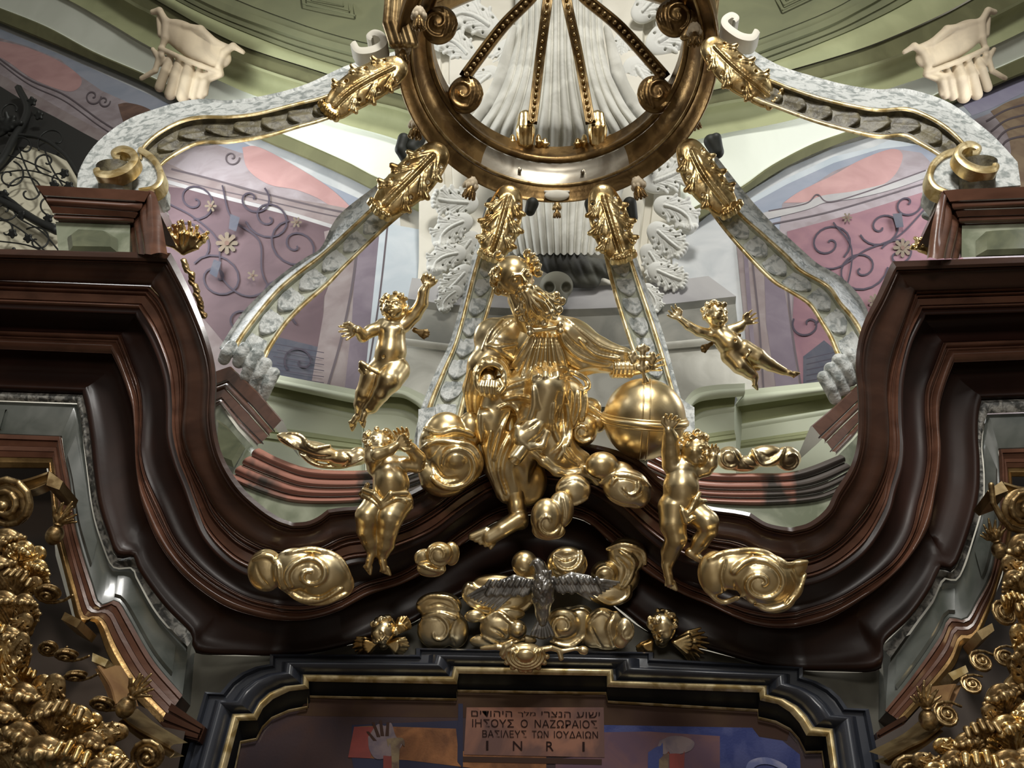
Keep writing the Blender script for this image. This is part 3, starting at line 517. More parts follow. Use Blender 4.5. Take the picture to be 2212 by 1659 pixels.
pp([(765, 1570), (800, 1568), (985, 1574), (990, 1622), (1180, 1632), (1180, 1670), (1060, 1664), (880, 1642), (755, 1636)], 'beam', 3)
pp([(765, 1570), (812, 1570), (800, 1638), (752, 1636)], 'red', 4)
pp([(1290, 1582), (1400, 1580), (1555, 1590), (1556, 1720), (1200, 1720), (1200, 1640), (1285, 1630)], 'mauve', 3)
pp([(990, 1520), (1000, 1520), (1000, 1660), (988, 1645)], 'navy', 5); pp([(1000, 1634), (1300, 1640), (1300, 1652), (1000, 1646)], 'dkbrown', 5)
pp([(1008, 1528), (1304, 1528), (1306, 1636), (1002, 1630)], 'plaque', 6)
pp([(795, 1592), (815, 1565), (832, 1568), (845, 1562), (855, 1590), (870, 1605), (850, 1630), (815, 1640), (798, 1620)], 'grey', 6, True)
for i, (a, b) in enumerate((((818, 1592), (806, 1560)), ((826, 1590), (822, 1556)), ((836, 1590), (838, 1560)), ((810, 1600), (794, 1580)))):
    mb.add([P(a[0] - 4, a[1], 5.966), P(a[0] + 4, a[1], 5.966), P(b[0] + 3, b[1], 5.966), P(b[0] - 3, b[1], 5.966)], [(0, 1, 2, 3)], PK.index('dkbrown'))
pp([(835, 1596), (868, 1594), (874, 1612), (862, 1640), (866, 1720), (848, 1720), (846, 1640), (838, 1612)], 'skin', 8, True)
pp([(828, 1632), (848, 1634), (850, 1720), (826, 1720)], 'red', 7)
pp([(1425, 1600), (1450, 1590), (1480, 1592), (1500, 1604), (1490, 1622), (1455, 1630), (1420, 1625)], 'grey', 6, True)
pp([(1440, 1628), (1472, 1630), (1478, 1655), (1460, 1720), (1440, 1720), (1446, 1655)], 'red', 7, True)
pp([(1400, 1625), (1425, 1612), (1432, 1640), (1420, 1720), (1396, 1720)], 'blue', 7, True)
pp([(1424, 1640), (1442, 1628), (1444, 1665), (1430, 1720), (1410, 1720)], 'skin', 8, True)
pp([(1608, 1668), (1618, 1645), (1645, 1636), (1672, 1640), (1700, 1655), (1690, 1662), (1665, 1652), (1640, 1652), (1625, 1664), (1620, 1690)], 'white', 8, True)
mb.build('canvas', None, pt, None, False, [PC[k] for k in PK])
INK = simple('inscription_ink', (.012, .005, .004), .8, spec=.1)
def text(s, u0, v0, u1, Y, hpx, parent, name='inscription', mat=INK, squash=1.0):
    cu = bpy.data.curves.new('t', 'FONT'); cu.body = s; cu.size = 1.0; to = bpy.data.objects.new('t', cu); sc.collection.objects.link(to)
    bpy.context.view_layer.update(); me = bpy.data.meshes.new_from_object(to.evaluated_get(bpy.context.evaluated_depsgraph_get()))
    bpy.data.objects.remove(to)
    co = np.array([v.co[:] for v in me.vertices]) if len(me.vertices) else np.zeros((0, 3))
    if not len(co): return
    mn, mxx = co.min(0), co.max(0); a = P(u0, v0, Y); b = P(u1, v0 + (u1 - u0) * .012, Y); e1 = b - a; e2 = P(u0, v0 - hpx, Y) - a
    W = np.array([a + e1 * ((c[0] - mn[0]) / (mxx[0] - mn[0])) + e2 * ((c[1] - mn[1]) / (mxx[1] - mn[1])) + np.array([0, -c[2] * 1.0, 0]) for c in co])
    mesh(name, W, [tuple(p.vertices) for p in me.polygons], mat, parent, False)
def words(line, u0, v0, u1, Y, h):
    n = len(line); x = 0
    for wd in line.split(' '):
        if wd: a = u0 + (u1 - u0) * x / n; text(wd, a, v0 + (a - u0) * .012, u0 + (u1 - u0) * (x + len(wd)) / n, Y, h, pt)
        x += len(wd) + 1
words('\u05d9\u05e9\u05d5\u05e2 \u05d4\u05e0\u05e6\u05e8\u05d9 \u05de\u05dc\u05da \u05d4\u05d9\u05d4\u05d5\u05d3\u05d9\u05dd'[::-1], 1018, 1547, 1296, 5.962, 12)
words('\u0399\u0397\u03a3\u039f\u03a5\u03a3 \u039f \u039d\u0391\u0396\u03a9\u03a1\u0391\u0399\u039f\u03a3', 1020, 1570, 1290, 5.962, 17)
words('\u0392\u0391\u03a3\u0399\u039b\u0395\u03a5\u03a3 \u03a4\u03a9\u039d \u0399\u039f\u03a5\u0394\u0391\u0399\u03a9\u039d', 1042, 1592, 1292, 5.962, 15)
for ch, a, b_ in (('I', 1050, 1055), ('N', 1108, 1128), ('R', 1180, 1196), ('I', 1258, 1263)): text(ch, a, 1620 + (a - 1050) * .012, b_, 5.962, 20, pt)

# ------------------------------------------------------------------ attic band (pink/black marble) behind the dip, and its green panel
def attic(rows, Ys, pan, label):
    t = thing('attic_moulding', label, 'moulding', tuple(P(*rows[0][0], Ys[0])))
    R = [prail(r, y, n=30) for r, y in zip(rows, Ys)]
    for i in range(len(R) - 1): MB().add(*loft(R[i], R[i + 1], bulge(.03, 6, 0, .86) + [(.9, -.02), (1, -.02)])).build('marble_course', MPINK, t, 35)
    MB().add(*loft(R[0] + np.array([0, .7, 0]), R[0], flat())).build('top_slab', MGREEN, t)
    q = [P(u, v, 5.75) for u, v in pan]; mb = MB(); mb.add(q, [tuple(range(len(q)))]); mb.build('green_panel', MGREEN, t)
attic([[(560, 968), (610, 993), (678, 1013), (790, 1016), (850, 1005), (960, 960)], [(540, 985), (600, 1012), (672, 1034), (790, 1036), (860, 1025), (960, 985)], [(520, 1005), (590, 1033), (664, 1054), (790, 1054), (865, 1040), (960, 1005)], [(505, 1025), (576, 1055), (654, 1074), (790, 1072), (880, 1055), (960, 1025)], [(498, 1040), (574, 1072), (652, 1090), (790, 1086), (900, 1060), (960, 1045)]],
      [5.6, 5.63, 5.68, 5.72, 5.75], [(500, 1030), (520, 1080), (580, 1120), (640, 1150), (760, 1130), (960, 1060), (960, 1030), (790, 1078), (652, 1084), (574, 1064)],
      'curved pink and black marble moulding behind the left dip of the cornice')
attic([[(1400, 975), (1470, 1008), (1543, 1021), (1640, 1022), (1699, 1021), (1750, 1008), (1815, 982)], [(1400, 995), (1470, 1028), (1535, 1040), (1640, 1041), (1720, 1038), (1770, 1025), (1828, 1000)], [(1400, 1015), (1470, 1045), (1525, 1058), (1640, 1060), (1730, 1056), (1785, 1042), (1838, 1015)], [(1400, 1032), (1470, 1062), (1520, 1074), (1640, 1078), (1745, 1072), (1795, 1058), (1845, 1030)], [(1400, 1050), (1470, 1078), (1518, 1088), (1640, 1095), (1750, 1088), (1810, 1070), (1850, 1045)]],
      [5.6, 5.63, 5.68, 5.72, 5.75], [(1400, 1040), (1520, 1080), (1640, 1088), (1745, 1080), (1800, 1062), (1850, 1030), (1840, 1080), (1740, 1160), (1600, 1130), (1400, 1070)],
      'curved pink and black marble moulding behind the right dip of the cornice')

# ------------------------------------------------------------------ pedestals
MGREEND = simple('green_marble_panel', (.17, .18, .11), .2, 0, ((.10, .11, .07), 3), 0, 5, .4)
def ped_block(name, label, top, base, steps_px, body_front, body_side, Ys, inset=None, marble=MGREEN):
    pass
def lpts(l, Y): return np.array([P(u, v, Y if np.isscalar(Y) else Y[i]) for i, (u, v) in enumerate(l)])
def pedestal(label, rails_px, Ys, body, inset, cat='pedestal'):
    """rails_px: list of 3-4 point polylines (front run + return), top to bottom of the cap moulding"""
    t = thing('column_pedestal', label, cat, tuple(P(*rails_px[-1][1], Ys[-1][1])))
    R = [lpts(r, y) for r, y in zip(rails_px, Ys)]
    def dense(r):
        out = []
        for i in range(len(r) - 1): out.append(np.linspace(r[i], r[i + 1], 12, endpoint=False))
        return np.vstack(out + [r[-1:]])
    R = [dense(r) for r in R]
    mb = MB()
    for i in range(len(R) - 1):
        pr = [(0, 0), (.05, .02), (.85, .015), (.9, -.015), (1, -.015)] if i % 2 == 0 else bulge(.02, 6, 0, .9) + [(1, -.01)]
        mb.add(*loft(R[i], R[i + 1], pr))
    mb.add(*loft(R[0] + np.array([0, .6, .03]), R[0], flat())); mb.build('cap_moulding', WOODL, t, 35)
    mb = MB(); b = [lpts(l, y) for l, y in body]
    for k in range(len(b) - 1): mb.add(*loft(dense(b[k]), dense(b[k + 1]), flat()))
    mb.build('die', MGREEN, t, 35)
    if inset is not None:
        for pl, y in inset:
            q = [P(u, v, y) for u, v in pl]; c = np.mean(q, axis=0); mb = MB()
            mb.add(*slab(q, (0, .12, 0))); q2 = [c + (w - c) * .78 + np.array([0, -.03, 0]) for w in q]
            n = len(q); mb2 = MB(); mb2.add(q + q2, [(i, (i + 1) % n, n + (i + 1) % n, n + i) for i in range(n)] + [tuple(range(n, 2 * n))]); mb2.build('raised_panel', MGREEND, t, 20)
            
# left outer (on the cornice)
pedestal('mahogany capped green marble pedestal on top of the left cornice',
  [[(78, 401), (322, 413), (336, 408)], [(100, 427), (308, 440), (345, 445)], [(112, 446), (296, 458), (340, 470)], [(117, 464), (289, 471), (332, 490)], [(121, 477), (284, 483), (326, 500)]],
  [[4.0, 4.0, 4.5], [4.05, 4.05, 4.55], [4.1, 4.1, 4.6], [4.14, 4.14, 4.62], [4.18, 4.18, 4.66]],
  [([(120, 479), (281, 484), (290, 492)], [4.2, 4.2, 4.5]), ([(127, 549), (280, 553), (300, 552)], [4.2, 4.2, 4.5])],
  [([(146, 512), (166, 497), (228, 500), (254, 516), (254, 545), (150, 543)], 4.19)])
# its dark flank with vertical flutes
mb = MB(); fl = [prail([(322, 411), (336, 420), (348, 470), (362, 550)], 4.0, 4.12, n=16)]
for k, (du, w) in enumerate(((-14, 4.06), (-28, 4.14), (-42, 4.22), (-54, 4.3))): fl.append(prail([(322 + du * .45, 430 + k * 12), (330 + du, 470), (340 + du, 550)], w, n=16))
for i in range(4): mb.add(*loft(fl[i], fl[i + 1], bulge(.02, 6)))
tag(mb.build('pedestal_flank', WOODL, None, 30), 'dark fluted side of the left outer pedestal above the cornice', 'moulding')
pedestal('mahogany capped green marble pedestal on top of the right cornice',
  [[(2028, 425), (2040, 411), (2330, 400)], [(2028, 450), (2056, 440), (2330, 428)], [(2034, 480), (2066, 455), (2330, 446)], [(2045, 500), (2072, 470), (2330, 462)], [(2050, 515), (2076, 484), (2330, 476)]],
  [[4.5, 4.0, 4.0], [4.55, 4.05, 4.05], [4.6, 4.1, 4.1], [4.62, 4.14, 4.14], [4.66, 4.18, 4.18]],
  [([(2070, 500), (2078, 487), (2330, 478)], [4.5, 4.2, 4.2]), ([(2064, 562), (2077, 556), (2330, 548)], [4.5, 4.2, 4.2])],
  [([(2108, 520), (2130, 500), (2330, 490), (2330, 545), (2108, 553)], 4.19)])
mb = MB(); fl = [prail([(2038, 411), (2026, 440), (2012, 490), (2002, 560)], 4.0, 4.12, n=16)]
for k, (du, w) in enumerate(((16, 4.06), (32, 4.14), (48, 4.22), (62, 4.3))): fl.append(prail([(2036 + du * .45, 432 + k * 12), (2024 + du, 480), (2008 + du, 560)], w, n=16))
for i in range(4): mb.add(*loft(fl[i], fl[i + 1], bulge(.02, 6)))
tag(mb.build('pedestal_flank', WOODL, None, 30), 'dark fluted side of the right outer pedestal above the cornice', 'moulding')
# inner, diagonal pedestals
pedestal('slanting mahogany capped marble pedestal behind the left cornice curve',
  [[(440, 812), (499, 792), (560, 850), (612, 910)], [(440, 845), (492, 826), (545, 880), (590, 932)], [(440, 860), (488, 842), (538, 895), (582, 945)], [(440, 880), (480, 862), (522, 914), (566, 958)], [(440, 890), (477, 872), (516, 924), (556, 966)]],
  [[6.3, 6.1, 5.95, 5.8], [6.35, 6.15, 6.0, 5.85], [6.38, 6.18, 6.03, 5.88], [6.4, 6.2, 6.05, 5.9], [6.42, 6.22, 6.08, 5.93]],
  [([(440, 892), (475, 875), (513, 928), (551, 969)], [6.45, 6.25, 6.1, 5.95]), ([(440, 1060), (466, 1060), (490, 1060), (509, 1034)], [6.45, 6.25, 6.1, 5.95])],
  [([(468, 905), (490, 920), (520, 955), (530, 968), (505, 1010), (480, 1000), (466, 960)], 6.0)])
pedestal('slanting mahogany capped marble pedestal behind the right cornice curve',
  [[(1750, 922), (1800, 880), (1870, 815)], [(1772, 946), (1815, 905), (1880, 842)], [(1782, 958), (1822, 918), (1885, 858)], [(1796, 975), (1834, 936), (1890, 875)], [(1806, 984), (1842, 948), (1892, 885)]],
  [[5.8, 5.95, 6.1], [5.85, 6.0, 6.15], [5.88, 6.03, 6.18], [5.9, 6.05, 6.2], [5.93, 6.08, 6.22]],
  [([(1808, 986), (1844, 950), (1895, 890)], [5.95, 6.1, 6.25]), ([(1830, 1045), (1860, 1060), (1895, 1060)], [5.95, 6.1, 6.25])],
  None)
# ------------------------------------------------------------------ carving tools: signed-distance modelling in picture-size units
def snets(F, o, h):
    """surface nets: field F (nx,ny,nz), origin o, step h -> verts, quads"""
    S = F < 0; nx, ny, nz = F.shape
    cs = np.zeros((nx - 1, ny - 1, nz - 1), np.int8)
    offs = [(i, j, k) for i in (0, 1) for j in (0, 1) for k in (0, 1)]
    for i, j, k in offs: cs += S[i:nx - 1 + i, j:ny - 1 + j, k:nz - 1 + k]
    act = (cs > 0) & (cs < 8); I = np.argwhere(act); idx = -np.ones(act.shape, np.int64); idx[act] = np.arange(len(I))
    acc = np.zeros((len(I), 3)); cnt = np.zeros(len(I))
    for a in offs:
        for ax in range(3):
            if a[ax]: continue
            b = list(a); b[ax] = 1
            fa = F[I[:, 0] + a[0], I[:, 1] + a[1], I[:, 2] + a[2]]; fb = F[I[:, 0] + b[0], I[:, 1] + b[1], I[:, 2] + b[2]]
            m = (fa < 0) != (fb < 0); t = np.where(m, fa / np.where(m, fa - fb, 1), 0)
            p = np.tile(np.array(a, float), (len(I), 1)); p[:, ax] += t; acc[m] += p[m]; cnt[m] += 1
    V = o + h * (I + acc / cnt[:, None]); Q = []
    for ax in range(3):
        b, c = [(1, 2), (2, 0), (0, 1)][ax]
        s0 = [slice(None)] * 3; s1 = [slice(None)] * 3; s0[ax] = slice(0, -1); s1[ax] = slice(1, None)
        d = S[tuple(s0)] != S[tuple(s1)]; E_ = np.argwhere(d)
        E_ = E_[(E_[:, b] > 0) & (E_[:, c] > 0) & (E_[:, b] < F.shape[b] - 1) & (E_[:, c] < F.shape[c] - 1)]
        def cell(db, dc): q = E_.copy(); q[:, b] += db; q[:, c] += dc; return idx[q[:, 0], q[:, 1], q[:, 2]]
        q = np.stack([cell(-1, -1), cell(0, -1), cell(0, 0), cell(-1, 0)], 1)
        inside0 = S[E_[:, 0], E_[:, 1], E_[:, 2]]; q[~inside0] = q[~inside0][:, ::-1]; Q.append(q)
    return V, np.vstack(Q)
class Sculpt:
    """coordinates (u, v, w): picture position u, v of the part and w = how far it stands forward, all in the same unit"""
    def __init__(s): s.pr = []
    def cap(s, pts, k=3.0, sub=False, wz=1.0):
        """chain of round cones [(u,v,w,r)...]"""
        for a, b in zip(pts[:-1], pts[1:]): s.pr.append(('c', np.array(a, float), np.array(b, float), k, sub, wz))
        return s
    def ell(s, c, r, ang=0, k=3.0, sub=False, tilt=0):
        s.pr.append(('e', np.array(c, float), np.array(r, float), k, sub, ang, tilt)); return s
    def cut(s, pts, k=1.5): return s.cap(pts, k, True)
    def bake(s, h=4.0):
        """height map of the carving so far, for strokes that follow its surface"""
        F, lo = s.field(h); In = F < 0; n = F.shape[2]; any_ = In.any(2); top = n - 1 - np.argmax(In[:, :, ::-1], 2)
        top = np.clip(top, 0, n - 2); f0 = np.take_along_axis(F, top[:, :, None], 2)[:, :, 0]; f1 = np.take_along_axis(F, top[:, :, None] + 1, 2)[:, :, 0]
        H = lo[2] + h * (top + np.clip(f0 / (f0 - f1 + 1e-6), 0, 1)); H[~any_] = np.nan; s.H, s.Hlo, s.Hh = H, lo, h; return s
    def hgt(s, u, v):
        i = int(round((u - s.Hlo[0]) / s.Hh)); j = int(round((v - s.Hlo[1]) / s.Hh))
        for r in range(0, 14):
            a = s.H[max(i - r, 0):max(i + r + 1, 0), max(j - r, 0):max(j + r + 1, 0)]
            if a.size and not np.all(np.isnan(a)): return float(np.nanmean(a))
        return 0.0
    def stroke(s, pts, lift=0.0, sub=False, k=2.5, n=None, curve=True):
        """ridge or groove lying on the carved surface: pts [(u,v,r)...]"""
        c = cr(pts, 6) if (curve and len(pts) > 2) else np.array(pts, float)
        L = np.linalg.norm(np.diff(c[:, :2], axis=0), axis=1).sum(); c = resamp(c, n or max(4, int(L / 7)))
        w = np.array([s.hgt(q[0], q[1]) for q in c])
        if len(w) > 4: w = np.convolve(np.r_[w[0], w, w[-1]], [.25, .5, .25], 'valid')
        return s.cap([(q[0], q[1], ww + lift * q[2], q[2]) for q, ww in zip(c, w)], k, sub)
    def swirl(s, cx, cy, r0, r1, a0, turns, th, sq=1.0, groove=True):
        sp = lambda a, b, th: [(cx + (a + (b - a) * t) * math.cos(a0 + turns * 6.283 * t), cy + (a + (b - a) * t) * math.sin(a0 + turns * 6.283 * t) * sq, th * (1 - .4 * t)) for t in np.linspace(0, 1, 22)]
        s.stroke(sp(r0, r1, th), .1, False, 3, curve=False)
        if groove: s.stroke(sp(r0 - th * 1.25, max(r1 - th, .5), th * .45), .9, True, 2, curve=False)
        return s
    def bounds(s):
        lo = np.full(3, 1e9); hi = -lo
        for p in s.pr:
            if p[4]: continue
            if p[0] == 'c':
                for q in (p[1], p[2]): lo = np.minimum(lo, q[:3] - q[3] - 2); hi = np.maximum(hi, q[:3] + q[3] + 2)
            else:
                R = max(p[2]); lo = np.minimum(lo, p[1] - R - 2); hi = np.maximum(hi, p[1] + R + 2)
        return lo, hi
    def field(s, h):
        lo, hi = s.bounds(); n = np.ceil((hi - lo) / h).astype(int) + 2; F = np.full(n, 40.0, np.float32)
        for p in s.pr:
            k = p[3]; m = 2.5 * k + 2 * h
            if p[0] == 'c':
                A, B = p[1], p[2]; rr = max(A[3], B[3]); plo = np.minimum(A[:3], B[:3]) - rr - m; phi = np.maximum(A[:3], B[:3]) + rr + m
            else: rr = max(p[2]); plo = p[1] - rr - m; phi = p[1] + rr + m
            i0 = np.maximum(((plo - lo) / h).astype(int), 0); i1 = np.minimum(((phi - lo) / h).astype(int) + 1, n)
            if np.any(i1 <= i0): continue
            X, Y, Z = [((np.arange(i0[a], i1[a])) * h + lo[a]).astype(np.float32) for a in range(3)]
            X = X[:, None, None]; Y = Y[None, :, None]; Z = Z[None, None, :]
            if p[0] == 'c':
                ab = B[:3] - A[:3]; L = max(ab @ ab, 1e-6); wz = p[5]
                t = np.clip(((X - A[0]) * ab[0] + (Y - A[1]) * ab[1] + (Z - A[2]) * ab[2]) / L, 0, 1)
                d = np.sqrt((X - A[0] - t * ab[0]) ** 2 + (Y - A[1] - t * ab[1]) ** 2 + ((Z - A[2] - t * ab[2]) / wz) ** 2) - (A[3] + t * (B[3] - A[3]))
            else:
                c, r, ang, tl = p[1], p[2], p[5], p[6]; ca, sa = math.cos(ang), math.sin(ang)
                x = (X - c[0]) * ca + (Y - c[1]) * sa; y = -(X - c[0]) * sa + (Y - c[1]) * ca; z = Z - c[2] + 0 * x
                if tl: ct, st = math.cos(tl), math.sin(tl); y, z = y * ct + z * st, -y * st + z * ct
                k0 = np.sqrt((x / r[0]) ** 2 + (y / r[1]) ** 2 + (z / r[2]) ** 2) + 1e-6
                k1 = np.sqrt((x / r[0] ** 2) ** 2 + (y / r[1] ** 2) ** 2 + (z / r[2] ** 2) ** 2) + 1e-9
                d = k0 * (k0 - 1) / k1
            sl = tuple(slice(i0[a], i1[a]) for a in range(3)); f = F[sl]
            if p[4]:
                e = -d; hh = np.clip(.5 + .5 * (f - e) / k, 0, 1); F[sl] = e + (f - e) * hh + k * hh * (1 - hh)
            else: hh = np.clip(.5 + .5 * (d - f) / k, 0, 1); F[sl] = d + (f - d) * hh - k * hh * (1 - hh)
        return F, lo
    def build(s, name, mat, parent=None, Y=5.0, h=1.6, at=None, smooth=1):
        F, lo = s.field(h)
        if smooth:
            for _ in range(smooth):
                G = F.copy(); G[1:-1] = (F[:-2] + 2 * F[1:-1] + F[2:]) / 4; H = G.copy(); H[:, 1:-1] = (G[:, :-2] + 2 * G[:, 1:-1] + G[:, 2:]) / 4
                F = H.copy(); F[:, :, 1:-1] = (H[:, :, :-2] + 2 * H[:, :, 1:-1] + H[:, :, 2:]) / 4
        V, Q = snets(F, lo, h)
        if at is None: l2, h2 = s.bounds(); at = ((l2[0] + h2[0]) / 2, (l2[1] + h2[1]) / 2)
        W = place(V, at, Y); return mesh(name, W, Q[:, ::-1], mat, parent)
def scale_at(u, v, Y): p = P(u, v, Y); return abs((ROT.T @ (p - EYE))[2]) / FPX
def place(V, at, Y):
    """carved shape -> world: upright in the viewer-facing frame through the point 'at' (rigid)"""
    c = P(at[0], at[1], Y); s = scale_at(at[0], at[1], Y); d = (ROT.T @ (c - EYE)); V = np.asarray(V, float)
    L = np.stack([(V[:, 0] - at[0]) * s, -(V[:, 1] - at[1]) * s, V[:, 2] * s], 1); return c + L @ ROT.T
def gp(u, v, w, at, Y): return place(np.array([[u, v, w]], float), at, Y)[0]

# ---- repeated carved details
def spiral_pts(cx, cy, r0, r1, a0, turns, w0, w1, rad0, rad1, sq=1.0, n=26):
    out = []
    for i in range(n):
        t = i / (n - 1); a = a0 + turns * 2 * math.pi * t; r = r0 + (r1 - r0) * t
        out.append((cx + r * math.cos(a), cy + r * math.sin(a) * sq, w0 + (w1 - w0) * t, rad0 + (rad1 - rad0) * t))
    return out
def cloud(label, blobs, Y, swirls=(), cuts=(), ridges=(), h=1.8, mat=None, at=None, name='gilded_cloud', cat='cloud', parent=None, group=None, k=4):
    s = Sculpt()
    for b in blobs: s.ell(b[:3], b[3:6], b[6] if len(b) > 6 else 0, k)
    s.bake(3)
    for q in swirls: s.swirl(*q)
    for q in ridges: s.stroke(q, .1, False, 3)
    for q in cuts: s.stroke(q, .3, True, 2)
    o = s.build(name, mat or GOLD, parent, Y, h, at)
    if parent is None: tag(o, label, cat, group)
    return o
def hand(s, wr, dr, size, side=1, spread=.30, curl=0.3, w=0, thumb=1.0, palm=(0, 0)):
    """five-fingered hand: wrist point, direction angle in the picture plane, palm length"""
    c, n = math.cos(dr), math.sin(dr); L = size; px, py = -n, c
    R = .125 * L
    for k in range(4):       # palm as four metacarpals
        o = (k - 1.5) * .22; s.cap([(wr[0], wr[1], w, .21 * L), (wr[0] + c * .50 * L + px * o * L * side, wr[1] + n * .55 * L + py * o * L * side, w + .02 * L, .17 * L)], 1.5)
    lens = (.86, 1.0, .92, .70)
    for k in range(4):
        o = (k - 1.5) * .235; bx = wr[0] + c * .52 * L + px * o * L * side; by = wr[1] + n * .52 * L + py * o * L * side
        a = dr + side * (k - 1.5) * spread; l = lens[k] * L * .55; x, y, z = bx, by, w + .02 * L; pts = [(x, y, z, R)]
        for j in range(3):
            cj = curl * (j + .6); f = (1, .75, .6)[j]
            x += math.cos(a) * l * f * math.cos(cj) * .75; y += math.sin(a) * l * f * math.cos(cj) * .75; z += l * f * math.sin(cj) * .75
            pts.append((x, y, z, R * (.92, .82, .7)[j]))
        s.cap(pts, .6)
    a = dr - side * 1.0 * thumb; x = wr[0] + c * .15 * L - px * .26 * L * side; y = wr[1] + n * .15 * L - py * .26 * L * side
    s.cap([(x, y, w + .05 * L, R * 1.25), (x + math.cos(a) * .38 * L, y + math.sin(a) * .38 * L, w + .12 * L, R * 1.1), (x + math.cos(a + side * .4) * .68 * L, y + math.sin(a + side * .4) * .68 * L, w + .18 * L, R * .8)], 1.2)
def foot(s, an, dr, L, w=0, side=1, up=0):
    c, n = math.cos(dr), math.sin(dr); px, py = -n, c
    s.cap([(an[0] - c * .12 * L, an[1] - n * .12 * L, w, .22 * L), (an[0] + c * .35 * L, an[1] + n * .35 * L, w + .08 * L, .20 * L), (an[0] + c * .68 * L, an[1] + n * .68 * L, w + .1 * L, .19 * L)], 2.5)
    for k in range(5):
        o = (k - 2) * .085 * side; l = (1.02, .98, .92, .85, .78)[k]; r = (.095, .07, .065, .06, .055)[k] * L
        s.cap([(an[0] + c * .66 * L + px * o * L, an[1] + n * .66 * L + py * o * L, w + .12 * L, r), (an[0] + c * l * L + px * o * 1.3 * L, an[1] + n * l * L + py * o * 1.3 * L, w + .13 * L, r * .95)], .6)
def head(s, c, R, roll=0, yaw=0, pitch=0, w=0, baby=True, mouth_open=0.3):
    """face on a skull; roll = in-plane rotation, yaw>0 looks to picture right, pitch>0 looks up"""
    cr_, sr_ = math.cos(roll), math.sin(roll)
    def q(x, y, z, r=None):   # local: x right, y down, z toward viewer, unit R
        cy, sy = math.cos(yaw), math.sin(yaw); x, z = x * cy + z * sy, -x * sy + z * cy
        cp, sp = math.cos(pitch), math.sin(pitch); y, z = y * cp - z * sp, y * sp + z * cp
        X = x * cr_ - y * sr_; Y_ = x * sr_ + y * cr_; p = (c[0] + X * R, c[1] + Y_ * R, w + z * R); return p + (r * R,) if r is not None else p
    s.ell(q(0, -.12, -.12), (.92 * R, .98 * R, 1.0 * R), roll, 4)
    s.ell(q(0, .25, .12), (.70 * R, .72 * R, .72 * R), roll, 5)
    for sd in (-1, 1):
        if baby: s.ell(q(sd * .42, .34, .42), (.36 * R, .34 * R, .34 * R), roll, 4)
        else: s.ell(q(sd * .42, .12, .55), (.22 * R, .2 * R, .2 * R), roll, 3)
    s.ell(q(0, .82, .42), (.24 * R, .2 * R, .24 * R), roll, 4)
    for sd in (-1, 1): s.ell(q(sd * .34, .0, .93), (.20 * R, .13 * R, .16 * R), roll, 2, True)
    for sd in (-1, 1):
        s.ell(q(sd * .34, .01, .76), (.15 * R, .105 * R, .14 * R), roll, 1)
        s.cap([q(sd * .12, -.16, .93, .06), q(sd * .34, -.23, .86, .065), q(sd * .56, -.14, .70, .05)], 2.5)
    s.cap([q(0, -.12, .92, .075), q(0, .18, 1.06, .09), q(0, .25, 1.08, .11)], 2.0)
    for sd in (-1, 1): s.ell(q(sd * .10, .28, .98), (.075 * R,) * 3, 0, 1.5)
    s.cap([q(-.20, .50, .80, .05), q(0, .45, .93, .065), q(.20, .50, .80, .05)], 1.2)
    s.cap([q(-.14, .62, .80, .05), q(0, .66, .87, .075), q(.14, .62, .80, .05)], 1.2)
    s.cap([q(-.18, .56, .86, .03 + .03 * mouth_open), q(0, .555, .97, .035 + .06 * mouth_open), q(.18, .56, .86, .03 + .03 * mouth_open)], .8, True)
    for sd in (-1, 1): s.ell(q(sd * .9, .08, -.05), (.12 * R, .24 * R, .18 * R), roll, 1.5); 
    return q
def curls(s, q, R, n, seed, lo=-.9, hi=.15, r=.17, front=None):
    rd = random.Random(seed)
    for i in range(n):
        th = rd.uniform(-math.pi, math.pi); y = rd.uniform(lo, hi); 
        x = math.sin(th); z = math.cos(th)
        if z > .35 and y > -.55: continue
        if front is not None and z > front and abs(x) < .93: continue
        k = math.sqrt(max(0, 1 - min(.98, (y + .12) ** 2))); 
        c0 = q(x * k * .97, y - .08, z * k * .97 - .12)
        rr = R * r * rd.uniform(.75, 1.25); a0 = rd.uniform(0, 6.3); sg = rd.choice((-1, 1))
        s.ell(c0, (rr * .95, rr * .85, rr * .9), a0, 2)
        pts = []
        for j in range(8):
            a = a0 + sg * j * .8; ra = rr * (.95 - j / 9.5); pts.append((c0[0] + ra * math.cos(a), c0[1] + ra * math.sin(a), c0[2] + rr * (.45 + .09 * j), rr * .27))
        s.cap(pts, .7)
